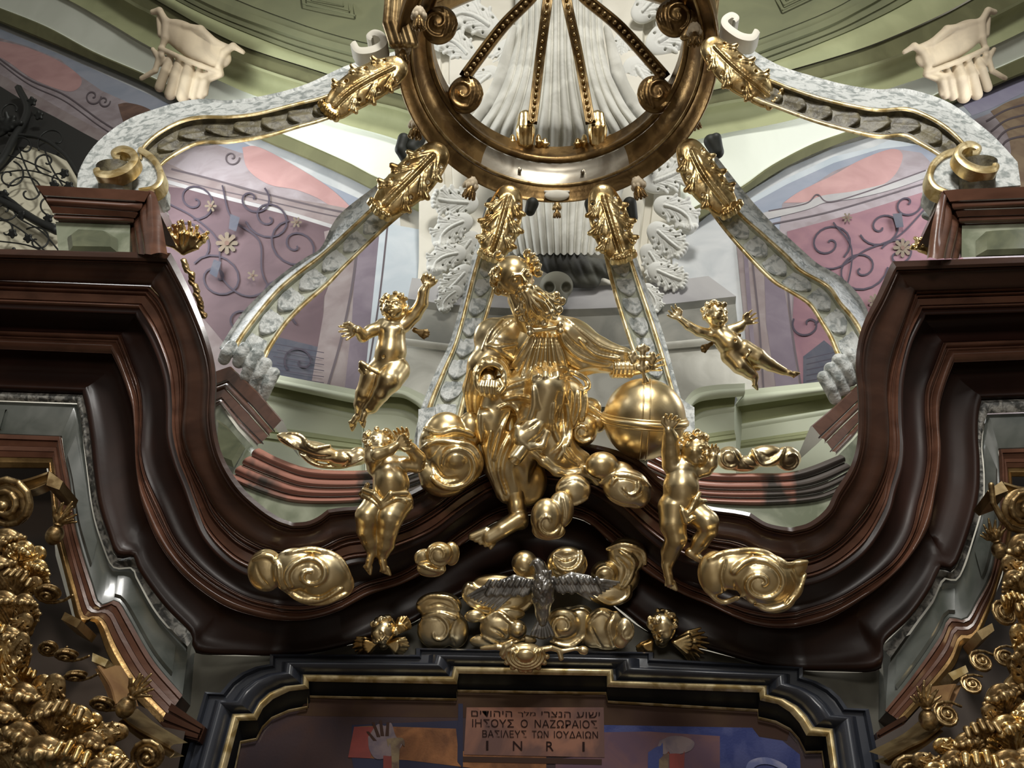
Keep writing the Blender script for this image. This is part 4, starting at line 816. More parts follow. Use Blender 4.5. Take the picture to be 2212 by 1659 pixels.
# ------------------------------------------------------------------ gilded clouds (u, v, w, ru, rv, rw, angle)
YC = 5.0
cloud('large gilded cloud left of the seated statue, above the raised-arm cherub', [(962, 950, -10, 52, 60, 36), (985, 1000, 5, 60, 56, 38), (960, 1035, 8, 52, 38, 34), (930, 1022, 5, 26, 24, 22), (935, 960, 0, 30, 42, 30), (985, 985, 32, 28, 26, 20), (1015, 930, -15, 30, 40, 22)], YC,
      swirls=[(985, 1000, 54, 26, 2.6, -.9, 7)], ridges=[[(918, 925, 4), (950, 935, 6), (985, 928, 7), (1022, 940, 5)], [(910, 970, 3), (945, 950, 6), (985, 955, 7), (1020, 962, 5), (1040, 990, 4)]], cuts=[[(912, 948, 3), (950, 944, 4), (1000, 943, 3.5)], [(935, 1000, 5), (960, 1028, 6), (990, 1030, 4)]])
cloud('small round gilded cloud right of the statue skirt, left of the globe', [(1256, 928, 10, 34, 36, 28), (1270, 880, -5, 30, 22, 18), (1290, 912, -4, 22, 24, 16)], YC, swirls=[(1256, 930, 24, 8, .8, .8, 5)], ridges=[[(1240, 872, 4), (1268, 876, 5), (1300, 900, 5)]], cuts=[[(1245, 888, 3), (1275, 893, 3), (1295, 905, 2)]])
cloud('gilded cloud pair below the globe, its lower half a ribbed shell curl', [(1300, 1005, 5, 36, 30, 26), (1352, 1052, 8, 52, 42, 26, .25), (1375, 1070, 5, 30, 28, 20), (1335, 1020, -2, 34, 24, 20)], YC,
      swirls=[(1352, 1050, 36, 10, 3.4, .9, 5, .85)], ridges=[[(1296, 1042, 4), (1330, 1022, 5), (1375, 1030, 5), (1402, 1050, 4)]], cuts=[[(1300, 1065, 2.5), (1330, 1085, 3), (1370, 1092, 2.5)], [(1336, 1052, 2.5), (1360, 1072, 3), (1382, 1062, 2.5)], [(1325, 1028, 3), (1350, 1030, 3), (1370, 1036, 3)]])
cloud('gilded ball cloud under the statue skirt, right of the bare foot', [(1180, 1118, 12, 34, 44, 28), (1212, 1100, 0, 28, 40, 22), (1185, 1145, 10, 36, 20, 20)], YC, swirls=[(1182, 1122, 30, 6, .2, .9, 4.5, 1.1)], cuts=[[(1150, 1130, 2.5), (1165, 1158, 3), (1200, 1162, 3)], [(1212, 1070, 3), (1218, 1110, 3.5), (1208, 1150, 3)]])
cloud('dark reddish gilded cloud ball just under the flying hem of the statue', [(1238, 1058, 0, 38, 34, 24)], YC, cuts=[[(1205, 1050, 2), (1240, 1035, 2.5), (1270, 1050, 2)]], ridges=[[(1206, 1075, 3), (1235, 1088, 4), (1268, 1075, 3)]])
cloud('gilded swirling cloud on the left cornice below the left cherubs', [(575, 1232, 0, 40, 46, 26), (640, 1228, 8, 52, 46, 32), (695, 1240, 4, 58, 50, 30), (690, 1278, 0, 64, 26, 22), (735, 1262, -2, 30, 30, 18)], 4.9,
      swirls=[(678, 1234, 50, 8, 2.6, 1.35, 7, .82)], ridges=[[(552, 1205, 4), (580, 1196, 6), (610, 1215, 6), (618, 1260, 5), (650, 1290, 6), (700, 1300, 5), (750, 1280, 4)], [(625, 1190, 4), (680, 1184, 6), (735, 1205, 6), (758, 1245, 4)], [(610, 1262, 4), (640, 1285, 5), (690, 1292, 5), (740, 1268, 5)]],
      cuts=[[(600, 1195, 2.5), (606, 1225, 3.5), (603, 1265, 3)], [(560, 1215, 2), (570, 1240, 3), (590, 1268, 2)], [(650, 1272, 3), (695, 1285, 3.5), (735, 1262, 3)]])
cloud('gilded rose-like swirling cloud on the right cornice, the widest one', [(1545, 1238, 0, 38, 48, 26), (1590, 1230, 6, 54, 44, 28), (1650, 1250, 10, 66, 56, 34), (1670, 1290, 2, 48, 34, 24), (1715, 1232, 0, 34, 18, 16, -.6), (1700, 1262, 0, 36, 40, 22)], 4.9,
      swirls=[(1632, 1250, 62, 6, 3.6, 1.5, 7.5, .85)], ridges=[[(1528, 1205, 4), (1570, 1190, 6), (1640, 1188, 6), (1690, 1215, 6), (1740, 1212, 5)], [(1520, 1270, 4), (1560, 1300, 6), (1600, 1280, 5)], [(1612, 1290, 5), (1655, 1312, 6), (1705, 1290, 5), (1738, 1240, 4)]],
      cuts=[[(1560, 1205, 3), (1552, 1240, 4), (1565, 1280, 3)], [(1700, 1232, 2.5), (1712, 1262, 3), (1690, 1296, 3)], [(1578, 1250, 3), (1600, 1290, 4), (1640, 1300, 3)]])
cloud('small gilded double cloud between left cherub feet and the dove', [(950, 1193, 12, 29, 25, 20), (918, 1205, 0, 24, 20, 16), (932, 1228, 2, 32, 18, 18), (975, 1196, 0, 18, 26, 14)], 4.95, swirls=[(950, 1193, 24, 12, 1, .9, 4)], cuts=[[(905, 1215, 2), (925, 1212, 3), (945, 1222, 2)]], ridges=[[(900, 1212, 3), (925, 1222, 4), (960, 1232, 3)]])
cloud('tall gilded cloud of two discs standing on the frame left of the dove', [(948, 1308, 0, 50, 30, 18), (945, 1358, 6, 44, 42, 20), (985, 1362, 0, 28, 38, 16), (965, 1335, 4, 34, 24, 18)], 5.82,
      swirls=[(945, 1358, 38, 8, 4.2, .75, 4.5)], ridges=[[(905, 1300, 4), (930, 1285, 5), (975, 1290, 5), (992, 1315, 4)], [(915, 1330, 4), (950, 1320, 5), (985, 1330, 4)]], cuts=[[(925, 1308, 3), (950, 1300, 3.5), (978, 1312, 3)], [(985, 1335, 2), (975, 1365, 3), (985, 1392, 2)]])
cloud('gilded cloud behind the left wing of the dove', [(1045, 1290, 0, 46, 26, 18, .2), (1100, 1300, 0, 52, 28, 18, -.2), (1015, 1280, 0, 18, 24, 14), (1070, 1262, -4, 50, 22, 14)], 5.72, ridges=[[(1004, 1280, 4), (1010, 1262, 5), (1030, 1270, 4)], [(1012, 1300, 4), (1050, 1322, 5), (1090, 1316, 4)], [(1090, 1316, 4), (1125, 1318, 5), (1152, 1296, 4)]], cuts=[[(1020, 1290, 3), (1060, 1304, 3.5), (1100, 1298, 3)]])
cloud('round gilded ball cloud above the head of the dove', [(1133, 1216, 5, 28, 28, 26), (1150, 1240, 0, 26, 20, 18)], 5.5, ridges=[[(1120, 1242, 4), (1150, 1250, 5), (1182, 1246, 4), (1190, 1225, 3)]])
cloud('gilded cup-shaped cloud right of the ball above the dove', [(1225, 1218, 0, 44, 38, 24)], 5.5, swirls=[(1222, 1200, 34, 26, -.3, .55, 6, .9)], cuts=[[(1200, 1195, 6), (1220, 1200, 9), (1240, 1195, 6)], [(1195, 1228, 3), (1225, 1240, 3.5), (1255, 1228, 3)]], ridges=[[(1180, 1240, 4), (1215, 1256, 6), (1260, 1245, 4)]])
cloud('tall gilded cloud column right of the dove, rising to the right cherub', [(1355, 1200, 0, 44, 40, 26), (1305, 1236, 14, 30, 28, 24), (1340, 1245, 0, 42, 40, 24), (1318, 1282, 2, 48, 26, 20)], 5.72,
      swirls=[(1306, 1236, 26, 16, 1, .8, 4)], ridges=[[(1310, 1185, 4), (1345, 1172, 5), (1385, 1185, 5), (1392, 1215, 4)], [(1338, 1185, 4), (1365, 1205, 5), (1360, 1240, 4), (1342, 1265, 4)], [(1275, 1280, 4), (1315, 1300, 5), (1352, 1285, 4), (1356, 1262, 4)]], cuts=[[(1330, 1200, 3), (1350, 1225, 4), (1340, 1255, 3)], [(1365, 1190, 2), (1380, 1210, 3), (1370, 1235, 2)]])
cloud('gilded cloud lump with a small ball, below the left wing of the dove', [(1078, 1355, 2, 42, 34, 20), (1118, 1355, 16, 20, 20, 18), (1050, 1385, 0, 36, 16, 14), (1095, 1328, -6, 40, 16, 12), (1025, 1332, -4, 22, 14, 12), (1120, 1384, 0, 40, 14, 14)], 5.82, ridges=[[(1040, 1340, 4), (1075, 1322, 5), (1105, 1340, 4)], [(1045, 1372, 4), (1085, 1388, 5), (1130, 1378, 4)]], cuts=[[(1060, 1350, 3), (1078, 1358, 3.5), (1092, 1372, 2.5)]])
cloud('gilded round cloud right of the dove tail', [(1215, 1345, 8, 38, 34, 22), (1250, 1350, 0, 32, 34, 16), (1230, 1382, 0, 38, 18, 14)], 5.82, swirls=[(1215, 1345, 28, 8, 2, .9, 4)], ridges=[[(1190, 1385, 4), (1230, 1392, 5), (1262, 1372, 4)]])
cloud('thin gilded shell cloud behind the round one, right of the dove tail', [(1255, 1336, 0, 30, 30, 14), (1235, 1325, -4, 30, 14, 10)], 5.9, ridges=[[(1230, 1318, 3), (1262, 1314, 4), (1280, 1340, 4), (1262, 1360, 3)]])
cloud('upright gilded cloud standing on the frame, right of the dove tail', [(1300, 1350, 4, 38, 38, 18), (1315, 1380, 2, 42, 26, 16), (1282, 1378, 0, 26, 24, 14), (1330, 1360, 0, 20, 40, 14)], 5.82, cuts=[[(1325, 1322, 2.5), (1310, 1350, 3.5), (1322, 1392, 3)], [(1275, 1350, 2), (1285, 1372, 3), (1300, 1396, 2)]], ridges=[[(1270, 1340, 3), (1295, 1318, 4), (1320, 1330, 4)]])
cloud('small gilded ball cloud, the last one on the frame right of the dove', [(1350, 1362, 0, 20, 28, 14), (1340, 1385, 0, 16, 16, 10)], 5.6, swirls=[(1352, 1362, 15, 8, 0, .7, 3, 1.2)])
cloud('low gilded drapery-like cloud on the marble ledge, left side', [(640, 955, 0, 44, 16, 18, .35), (690, 975, 6, 48, 20, 20, .3), (745, 990, 0, 42, 20, 20), (775, 985, 0, 22, 20, 16)], 5.55, ridges=[[(602, 940, 3), (640, 962, 5), (680, 1000, 5), (740, 1008, 4), (785, 990, 4)], [(625, 935, 3), (650, 940, 4), (680, 965, 5), (715, 962, 4)]], cuts=[[(610, 948, 2), (650, 972, 4), (690, 985, 4), (720, 985, 3)], [(745, 975, 2), (760, 990, 3), (750, 1004, 2)]])
cloud('low gilded cloud of two curls on the marble ledge, right side', [(1575, 990, 0, 28, 26, 20), (1605, 1002, 0, 36, 18, 16), (1655, 985, 4, 40, 24, 20), (1700, 990, 0, 30, 26, 18)], 5.55, swirls=[(1572, 986, 22, 10, 1, .8, 4), (1702, 992, 24, 12, 3, -.8, 4)], ridges=[[(1622, 970, 4), (1640, 1000, 5), (1670, 992, 5), (1690, 968, 4)]], cuts=[[(1632, 975, 3), (1652, 985, 4), (1672, 976, 3)], [(1590, 985, 2.5), (1610, 1006, 3), (1640, 1012, 2)]])
# ------------------------------------------------------------------ globe with cross
gl_ = thing('orb', 'large gilded globe topped by a cross, beside the seated statue', 'globe', tuple(P(1392, 905, 4.9)))
s = Sculpt(); s.ell((1392, 905, 0), (88, 88, 88)); s.build('sphere', GOLD, gl_, 4.9, 3, (1392, 905), 0)
cR = scale_at(1392, 905, 4.9); gc = P(1392, 905, 4.9)
def ringon(tiltv, off, rad, th):
    n = np.array(tiltv, float); n /= np.linalg.norm(n); a = np.cross(n, [0, 0, 1.0]); a = a / np.linalg.norm(a) if np.linalg.norm(a) > .1 else np.array([1.0, 0, 0]); b = np.cross(n, a)
    return [gc + n * off + rad * (math.cos(t) * a + math.sin(t) * b) for t in np.linspace(0, 2 * math.pi, 72, endpoint=False)]
up = ROT @ np.array([.06, .995, .09])
mb = MB()
for o_ in (-9, 0, 9): mb.add(*tube(ringon(up, (o_ - 2) * cR, 88.5 * cR, 1), (2.4 if o_ else 7.5) * cR, 8, True))
mb.build('equator_band', GOLD, gl_)
mb = MB(); side = ROT @ np.array([.995, -.06, .12])
for o_ in (-7, 7): mb.add(*tube(ringon(side, o_ * cR, 88 * cR, 1), 1.8 * cR, 6, True))
mb.build('meridian_band', GOLD, gl_)
s = Sculpt(); cx_, cy_ = 1380, 775
for a in range(4):
    c, n = math.cos(a * math.pi / 2 + .05), math.sin(a * math.pi / 2 + .05); px, py = -n, c
    s.cap([(cx_, cy_, 50, 5), (cx_ + c * 14, cy_ + n * 14, 50, 7)], 2, wz=.6)
    for o_ in (-1, 0, 1): s.ell((cx_ + c * (20 + (4 if o_ == 0 else 0)) + px * o_ * 8, cy_ + n * (20 + (4 if o_ == 0 else 0)) + py * o_ * 8, 50), (7, 7, 4), 0, 2)
s.ell((cx_, cy_, 54), (4, 4, 4)); s.cap([(cx_, cy_ + 22, 50, 4), (cx_ + 4, cy_ + 36, 48, 3), (cx_ + 8, cy_ + 48, 40, 8)], 2)
s.build('cross', GOLD, gl_, 4.9, 1.3, (1392, 905))
# ------------------------------------------------------------------ seated bearded figure in gilded robes
YS = 4.9; AT = (1150, 870)
sa = thing('saint_statue', 'large gilded statue of a seated bearded man in a cope, hand over the globe', 'statue', tuple(P(1150, 1080, YS)))
# body: head, neck, hands, shin and foot in one surface
b = Sculpt()
hq = head(b, (1113, 608), 43, -.42, .30, -.22, 62, False, .5)
b.cap([(1122, 650, 40, 26), (1150, 705, 15, 30)], 8)
b.ell((1160, 765, -5), (62, 80, 34), 0, 10); b.ell((1150, 900, 0), (50, 80, 30), 0, 10)
b.cap([(1108, 1000, 8, 26), (1112, 1060, 14, 22), (1116, 1092, 24, 18), (1122, 1112, 28, 17)], 8)
foot(b, (1112, 1120), 2.60, 92, 32, -1); b.ell((1124, 1126, 26), (17, 14, 16), 0, 6)
# viewer-right arm and hand behind the cross
b.cap([(1225, 745, 0, 24), (1300, 785, 8, 18), (1352, 800, 16, 15), (1392, 792, 26, 14)], 6)
hand(b, (1388, 792), -.25, 31, 1, .22, .35, 26)
# viewer-left arm: foreshortened, hand closed inside the cuff
b.cap([(1080, 750, 0, 26), (1045, 805, 20, 22), (1056, 822, 60, 17), (1060, 835, 72, 15)], 6)
for k in range(4):
    x = 1042 + k * 10; b.cap([(x + 2, 824, 80, 5), (x + 1.5 * (k - 1.5) * .6, 834 + k, 90, 5.2), (x + 1, 845 + 2 * k, 88, 4.8), (x, 851 + 2 * k, 80, 4.2)], .6)
b.cap([(1080, 822, 80, 6), (1088, 836, 88, 5.5), (1080, 846, 92, 5)], .7)
b.build('figure', GOLD, sa, YS, 1.9, AT)
# tunic / robe with its folds
r = Sculpt()
r.ell((1165, 770, 6), (66, 84, 42), .05, 10); r.ell((1160, 850, 22), (88, 56, 48), 0, 12)
r.cap([(1180, 838, 62, 44), (1160, 900, 55, 38), (1120, 985, 24, 36), (1110, 1060, 6, 30)], 10)
r.cap([(1085, 850, 20, 40), (1062, 915, 34, 34), (1078, 1000, 18, 34), (1096, 1060, 6, 26)], 10)
r.ell((1228, 870, 18), (42, 58, 36), -.1, 10); r.ell((1050, 898, 58), (17, 17, 12), 0, 6)
r.cap([(1195, 930, 30, 34), (1215, 985, 24, 30), (1240, 1010, 20, 26)], 10); r.ell((1245, 1016, 22), (46, 26, 22), .3, 8)
r.ell((1130, 1040, 0), (52, 56, 26), 0, 10); r.cap([(1175, 925, 44, 34), (1205, 975, 42, 36), (1240, 1000, 36, 28), (1262, 1014, 30, 20)], 8, wz=.7)
r.bake(3)
R_ = lambda *p, lift=.1, k=3: r.stroke(list(p), lift, False, k)
G_ = lambda *p, lift=.35, k=2.5: r.stroke(list(p), lift, True, k)
# chest: folds fanning out from the clasp
for x0, x1, y1 in ((1150, 1108, 790), (1158, 1128, 812), (1168, 1150, 822), (1178, 1174, 815), (1188, 1200, 815), (1198, 1226, 808), (1206, 1248, 790)):
    R_((x0, 724, 2.5), ((x0 + x1) / 2, (724 + y1) / 2, 4.5), (x1, y1, 5.5))
for x0, x1, y1 in ((1154, 1118, 800), (1163, 1140, 815), (1173, 1162, 815), (1183, 1187, 812), (1193, 1213, 808), (1202, 1238, 796)):
    G_((x0, 735, 1.5), ((x0 + x1) / 2, (735 + y1) / 2, 3), (x1, y1, 4))
# girdle line and lap folds
R_((1085, 842, 4), (1110, 832, 5), (1140, 822, 4), (1160, 812, 5)); G_((1082, 850, 3), (1112, 840, 3.5), (1145, 832, 3))
R_((1090, 862, 4), (1120, 856, 5), (1150, 862, 4), (1160, 880, 3)); G_((1095, 870, 3), (1120, 866, 3), (1146, 874, 2.5))
R_((1078, 880, 3), (1100, 872, 4), (1118, 888, 5), (1122, 920, 4)); R_((1150, 836, 6), (1152, 870, 7), (1142, 905, 7), (1130, 940, 5))
# rolled rim of the cloak over the viewer-right hip
R_((1196, 800, 4), (1230, 802, 6), (1262, 818, 6), (1268, 836, 6), (1255, 845, 4)); G_((1205, 815, 4), (1235, 818, 5), (1255, 830, 4))
for x0, y0, x1, y1, x2, y2 in ((1262, 842, 1262, 870, 1256, 905), (1246, 845, 1246, 880, 1236, 920), (1228, 842, 1226, 880, 1218, 925), (1210, 845, 1206, 880, 1200, 925)):
    R_((x0, y0, 3), (x1, y1, 4.5), (x2, y2, 5)); G_((x0 - 9, y0 + 4, 2), (x1 - 10, y1, 4), (x2 - 10, y2, 3.5))
# long sweeping folds of the skirt
for pts in ([(1215, 850, 4), (1225, 900, 6), (1226, 945, 6), (1200, 985, 5)], [(1192, 870, 4), (1190, 910, 6), (1205, 950, 6), (1228, 985, 5), (1262, 1005, 5)], [(1132, 900, 4), (1100, 940, 5), (1078, 1000, 6), (1092, 1060, 5)],
            [(1062, 930, 4), (1056, 975, 6), (1068, 1030, 6), (1088, 1075, 5)], [(1100, 890, 4), (1082, 930, 5), (1068, 985, 5)], [(1040, 880, 4), (1038, 920, 6), (1050, 965, 6), (1064, 1020, 5), (1078, 1070, 5)]): R_(*pts)
for pts in ([(1210, 870, 2), (1214, 905, 4), (1212, 945, 5), (1185, 975, 3)], [(1150, 940, 3), (1165, 985, 5), (1200, 1010, 6), (1236, 1020, 4)], [(1118, 930, 3), (1092, 975, 5), (1086, 1020, 5), (1098, 1060, 3)], [(1050, 930, 2), (1046, 960, 3.5), (1058, 1010, 4), (1072, 1050, 3)], [(1220, 960, 3), (1242, 990, 4), (1258, 1002, 3)]): G_(*pts)
# waving hem standing out on the right, hollow underneath
r.cap([(1150, 972, 56, 8), (1172, 992, 58, 9), (1200, 1014, 56, 9), (1228, 1022, 52, 9), (1250, 1014, 50, 9), (1272, 1020, 44, 9), (1286, 1036, 36, 8), (1282, 1014, 28, 9), (1262, 984, 28, 8), (1236, 958, 30, 6)], 8)
r.cap([(1165, 1030, 46, 15), (1210, 1050, 44, 12), (1252, 1044, 40, 8)], 5, True); r.cap([(1120, 1010, 60, 14), (1140, 1060, 50, 20), (1160, 1090, 40, 18)], 6, True)
r.build('robe', GOLD, sa, YS, 1.9, AT)
# upturned flap and stump of the rod below the knee
f_ = Sculpt(); f_.cap([(1172, 900, 84, 12), (1148, 922, 92, 22), (1128, 940, 94, 20)], 6, wz=.6); f_.cap([(1116, 918, 92, 6), (1122, 940, 96, 7), (1142, 958, 96, 7), (1168, 956, 92, 7), (1178, 930, 86, 8)], 8); f_.bake(2.5); f_.stroke([(1128, 925, 2), (1148, 915, 3), (1166, 900, 2)], .2, True, 2); f_.stroke([(1140, 948, 2), (1160, 935, 3), (1176, 912, 2)], .2, True, 2)
f_.build('turned_flap', GOLD, sa, YS, 1.8, AT)
f_ = Sculpt(); f_.cap([(1140, 946, 84, 15), (1112, 982, 96, 15)], 2); f_.cut([(1104, 992, 100, 10), (1112, 984, 100, 10)], 1.5); f_.cut([(1145, 962, 100, 1.5), (1122, 946, 104, 1.5)], .8); f_.build('rod_stump', GOLD, sa, YS, 1.5, AT)
# cope over shoulders and arms
c = Sculpt()
c.ell((1092, 745, -6), (50, 66, 40), .45, 10); c.ell((1240, 735, -8), (62, 46, 36), .55, 10); c.ell((1160, 720, -16), (90, 46, 30), 0, 12)
c.cap([(1225, 722, 6, 36), (1290, 755, 8, 28), (1345, 772, 14, 20), (1362, 776, 16, 15)], 8); c.cap([(1080, 740, 8, 34), (1045, 790, 14, 34), (1026, 840, 0, 26), (1028, 900, -16, 18), (1048, 1000, -22, 14)], 8)
c.ell((1248, 752, 0), (66, 46, 34), .5, 10); c.cap([(1215, 750, 0, 34), (1262, 785, 2, 28), (1310, 790, 6, 18)], 8); c.ell((1070, 735, 0), (46, 50, 34), -.5, 10); c.cap([(1200, 700, 0, 22), (1150, 700, 4, 20), (1100, 705, 0, 22)], 8)
c.ell((1172, 800, 48), (52, 74, 44), 0, 6, True); c.ell((1290, 822, 18), (48, 24, 26), .25, 5, True)
c.bake(3)
for pts in ([(1086, 690, 3), (1060, 720, 4), (1046, 755, 4)], [(1140, 728, 4), (1112, 745, 4.5), (1075, 752, 4), (1050, 748, 3)], [(1062, 748, 3), (1100, 772, 5), (1118, 784, 5), (1104, 796, 5), (1080, 788, 4)],
            [(1208, 725, 3), (1222, 750, 4), (1250, 772, 5), (1290, 785, 5), (1340, 790, 4), (1362, 788, 4)], [(1220, 690, 3), (1258, 722, 4), (1300, 752, 4), (1350, 764, 4)], [(1250, 735, 3), (1285, 765, 5), (1330, 776, 4)], [(1018, 800, 3), (1008, 850, 4), (1016, 905, 4), (1034, 950, 3)]): c.stroke(pts, .15, False, 3)
for pts in ([(1070, 735, 2), (1095, 742, 3), (1125, 738, 2)], [(1262, 745, 2), (1290, 760, 4), (1330, 768, 3)], [(1212, 715, 2), (1232, 740, 3), (1258, 760, 3)], [(1030, 820, 3), (1022, 870, 4), (1030, 920, 3)], [(1110, 690, 2), (1080, 715, 3), (1062, 740, 2.5)]): c.stroke(pts, .4, True, 2.5)
c.build('cope', GOLD, sa, YS, 1.9, AT)
cf = Sculpt()   # bunched cuffs
for i, (rr, w, dy) in enumerate(((34, 34, -6), (33, 46, -2), (31, 58, 2), (29, 70, 4))):
    cf.cap([(1062 + rr * math.cos(a), 815 + dy + rr * 1.12 * math.sin(a), w + 3 * math.sin(3 * a), 6.5) for a in np.linspace(0, 6.2832, 26)], 3)
for a in np.linspace(2.6, 6.6, 9): cf.cap([(1062 + 33 * math.cos(a), 810 + 38 * math.sin(a), 30, 5), (1060 + 26 * math.cos(a + .3), 812 + 30 * math.sin(a + .3), 74, 4)], 2)
cf.build('cuff', GOLD, sa, YS, 1.7, AT)
cf = Sculpt()
for i in range(5): cf.cap([(1322 + i * 9 + 4 * math.sin(a), 796 + 17 * math.cos(a), 18 + 15 * math.sin(a), 4.5) for a in np.linspace(0, 6.2832, 14)], 3)
cf.build('cuff', GOLD, sa, YS, 1.7, AT)
cl_ = Sculpt(); cl_.cap([(1146, 718, 64, 6), (1200, 712, 62, 6)], 2, wz=.6)
for x, y in ((1142, 712), (1143, 724), (1206, 706), (1207, 719)): cl_.ell((x, y, 64), (7, 7, 5), 0, 2)
for x, y in ((1149, 718), (1200, 713)): cl_.ell((x, y, 68), (3, 3, 4), 0, .6, True)
cl_.build('clasp', GOLD, sa, YS, 1.3, AT)
be = Sculpt(); rd = random.Random(5)
be.cap([(1136, 644, 84, 15), (1156, 664, 76, 23), (1172, 678, 64, 22)], 6); be.cap([(1110, 642, 66, 11), (1124, 668, 58, 15), (1148, 690, 54, 15)], 4); be.cap([(1150, 638, 74, 12), (1180, 656, 64, 15), (1196, 676, 56, 13)], 4)
be.bake(2.5)
def lock(p0, p1, amp, r, ph, curl=1):
    p0, p1 = np.array(p0, float), np.array(p1, float); d = p1 - p0; L = np.linalg.norm(d); d /= L; n_ = np.array([-d[1], d[0]]); pts = []
    for i in range(16): t = i / 15; q = p0 + d * L * t + n_ * amp * math.sin(ph + t * 7.5) * (.4 + .6 * t); pts.append((q[0], q[1], r * (1 - .15 * t)))
    e = np.array(pts[-1][:2]); a0 = math.atan2(d[1], d[0]) - curl * 1.4
    for j in range(9): a = a0 + curl * j * .62; rr = 7.5 * (1 - j / 11); pts.append((e[0] + curl * -n_[0] * -7 + rr * math.cos(a), e[1] + curl * -n_[1] * -7 + rr * math.sin(a), r * .85))
    be.stroke(pts, .6, False, 1.0, curve=False, n=34)
for i, (x1, y1) in enumerate(((1128, 676), (1136, 690), (1150, 698), (1164, 700), (1178, 698), (1192, 690), (1200, 678), (1204, 664), (1192, 652))):
    x0, y0 = 1120 + i * 4.2, 648 - i * 2.2; lock((x0, y0), (x1, y1), 3.0 + i % 2, 4.3, i * 1.3, 1 if i < 5 else -1)
    if i % 2 == 0: lock((x0 * .45 + x1 * .55, y0 * .45 + y1 * .55), (x1 - 4, y1 - 6), 2.5, 4.0, i * 2.1, -1 if i < 5 else 1)
for i in range(8):
    x0, y0 = 1122 + i * 4.6, 650 - i * 2.2; x1, y1 = 1130 + i * 9.5, 684 + 8 * math.sin(i / 7 * 3.14) - i * 2.2; be.stroke([(x0, y0, 1.2), ((x0 + x1) / 2, (y0 + y1) / 2, 1.8), (x1, y1, 1.8)], .8, True, .8)
be.cap([(1132, 630, 98, 4.5), (1122, 634, 95, 5), (1116, 642, 86, 4), (1114, 650, 80, 3)], 4); be.cap([(1134, 630, 98, 4.5), (1144, 630, 95, 5), (1152, 637, 86, 4), (1158, 644, 80, 3)], 4); be.ell((1136, 646, 92), (7, 5, 6), -.4, 3)
be.build('beard', GOLD, sa, YS, 1.4, AT)
ha = Sculpt()
curls(ha, hq, 43, 70, 8, -.7, .75, .21, front=.12)
for x, y in ((1078, 562), (1140, 558), (1150, 566), (1158, 580), (1072, 598), (1070, 618), (1078, 634), (1160, 596)):
    ha.cap([(x + 7 * math.cos(a), y + 7 * math.sin(a), 56 + 2 * a, 4.2) for a in np.linspace(0, 5, 7)], 2); ha.ell((x, y, 54), (8, 8, 9), 0, 3)
ha.build('hair', GOLD, sa, YS, 1.4, AT)

# ------------------------------------------------------------------ cherubs
def wing(parent, root, dirn, L, Y, at, w=-12, n=6, mat=GOLDM, side=1):
    s = Sculpt(); c, n_ = math.cos(dirn), math.sin(dirn)
    s.cap([(root[0], root[1], w, L * .16), (root[0] + c * L * .35, root[1] + n_ * L * .35, w - 2, L * .14)], 2, wz=.5)
    for k in range(n):
        a = dirn + side * (k - n / 2) * .16; l = L * (1 - .07 * abs(k - n * .35)); 
        s.cap([(root[0] + c * L * .15, root[1] + n_ * L * .15, w, L * .08), (root[0] + math.cos(a) * l * .75, root[1] + math.sin(a) * l * .75, w - 2 + k % 2 * 2, L * .085), (root[0] + math.cos(a) * l, root[1] + math.sin(a) * l, w, L * .045)], .5, wz=.5)
    for k in range(5):
        a = dirn + side * (k - 2.2) * .2; s.cap([(root[0], root[1], w + 3, L * .07), (root[0] + math.cos(a) * L * .5, root[1] + math.sin(a) * L * .5, w + 4, L * .07)], .5, wz=.6)
    return s.build('wing', mat, parent, Y, 1.6, at)
def cherub(label, Y, at, hd, torso, arms, legs, hands_, feet, cloth=None, wings=(), h=1.5, hair_seed=1, mat=GOLD, belly=None, navel=None):
    t = thing('cherub_statue', label, 'cherub', tuple(P(at[0], at[1], Y)))
    s = Sculpt(); q = head(s, *hd)
    fat = lambda ch, m: [tuple(p[:3]) + (p[3] * m,) for p in ch]
    for ch in torso: s.cap(fat(ch, 1.10), 8)
    for e in (belly or []): s.ell(*e)
    for ch in arms + legs: s.cap(fat(ch, 1.14), 4)
    for hh in hands_: hh['size'] *= 1.2; hand(s, **hh)
    for ff in feet: ff['L'] *= 1.2; foot(s, **ff)
    if navel: s.ell(navel, (2.6, 2.6, 5), 0, 1, True)
    s.build('body', mat, t, Y, h, at)
    k = Sculpt(); curls(k, q, hd[1], 42, hair_seed, -.95, .35, .23); k.build('curly_hair', mat, t, Y, 1.4, at)
    if cloth:
        c_ = Sculpt(); 
        for ch in cloth[0]: c_.cap(ch, 3)
        for ch in cloth[1]: c_.cut(ch)
        c_.build('loincloth', mat, t, Y, 1.4, at)
    for wg in wings: wing(t, wg[0], wg[1], wg[2], Y, at, wg[3] if len(wg) > 3 else -14, side=wg[4] if len(wg) > 4 else 1)
    return t
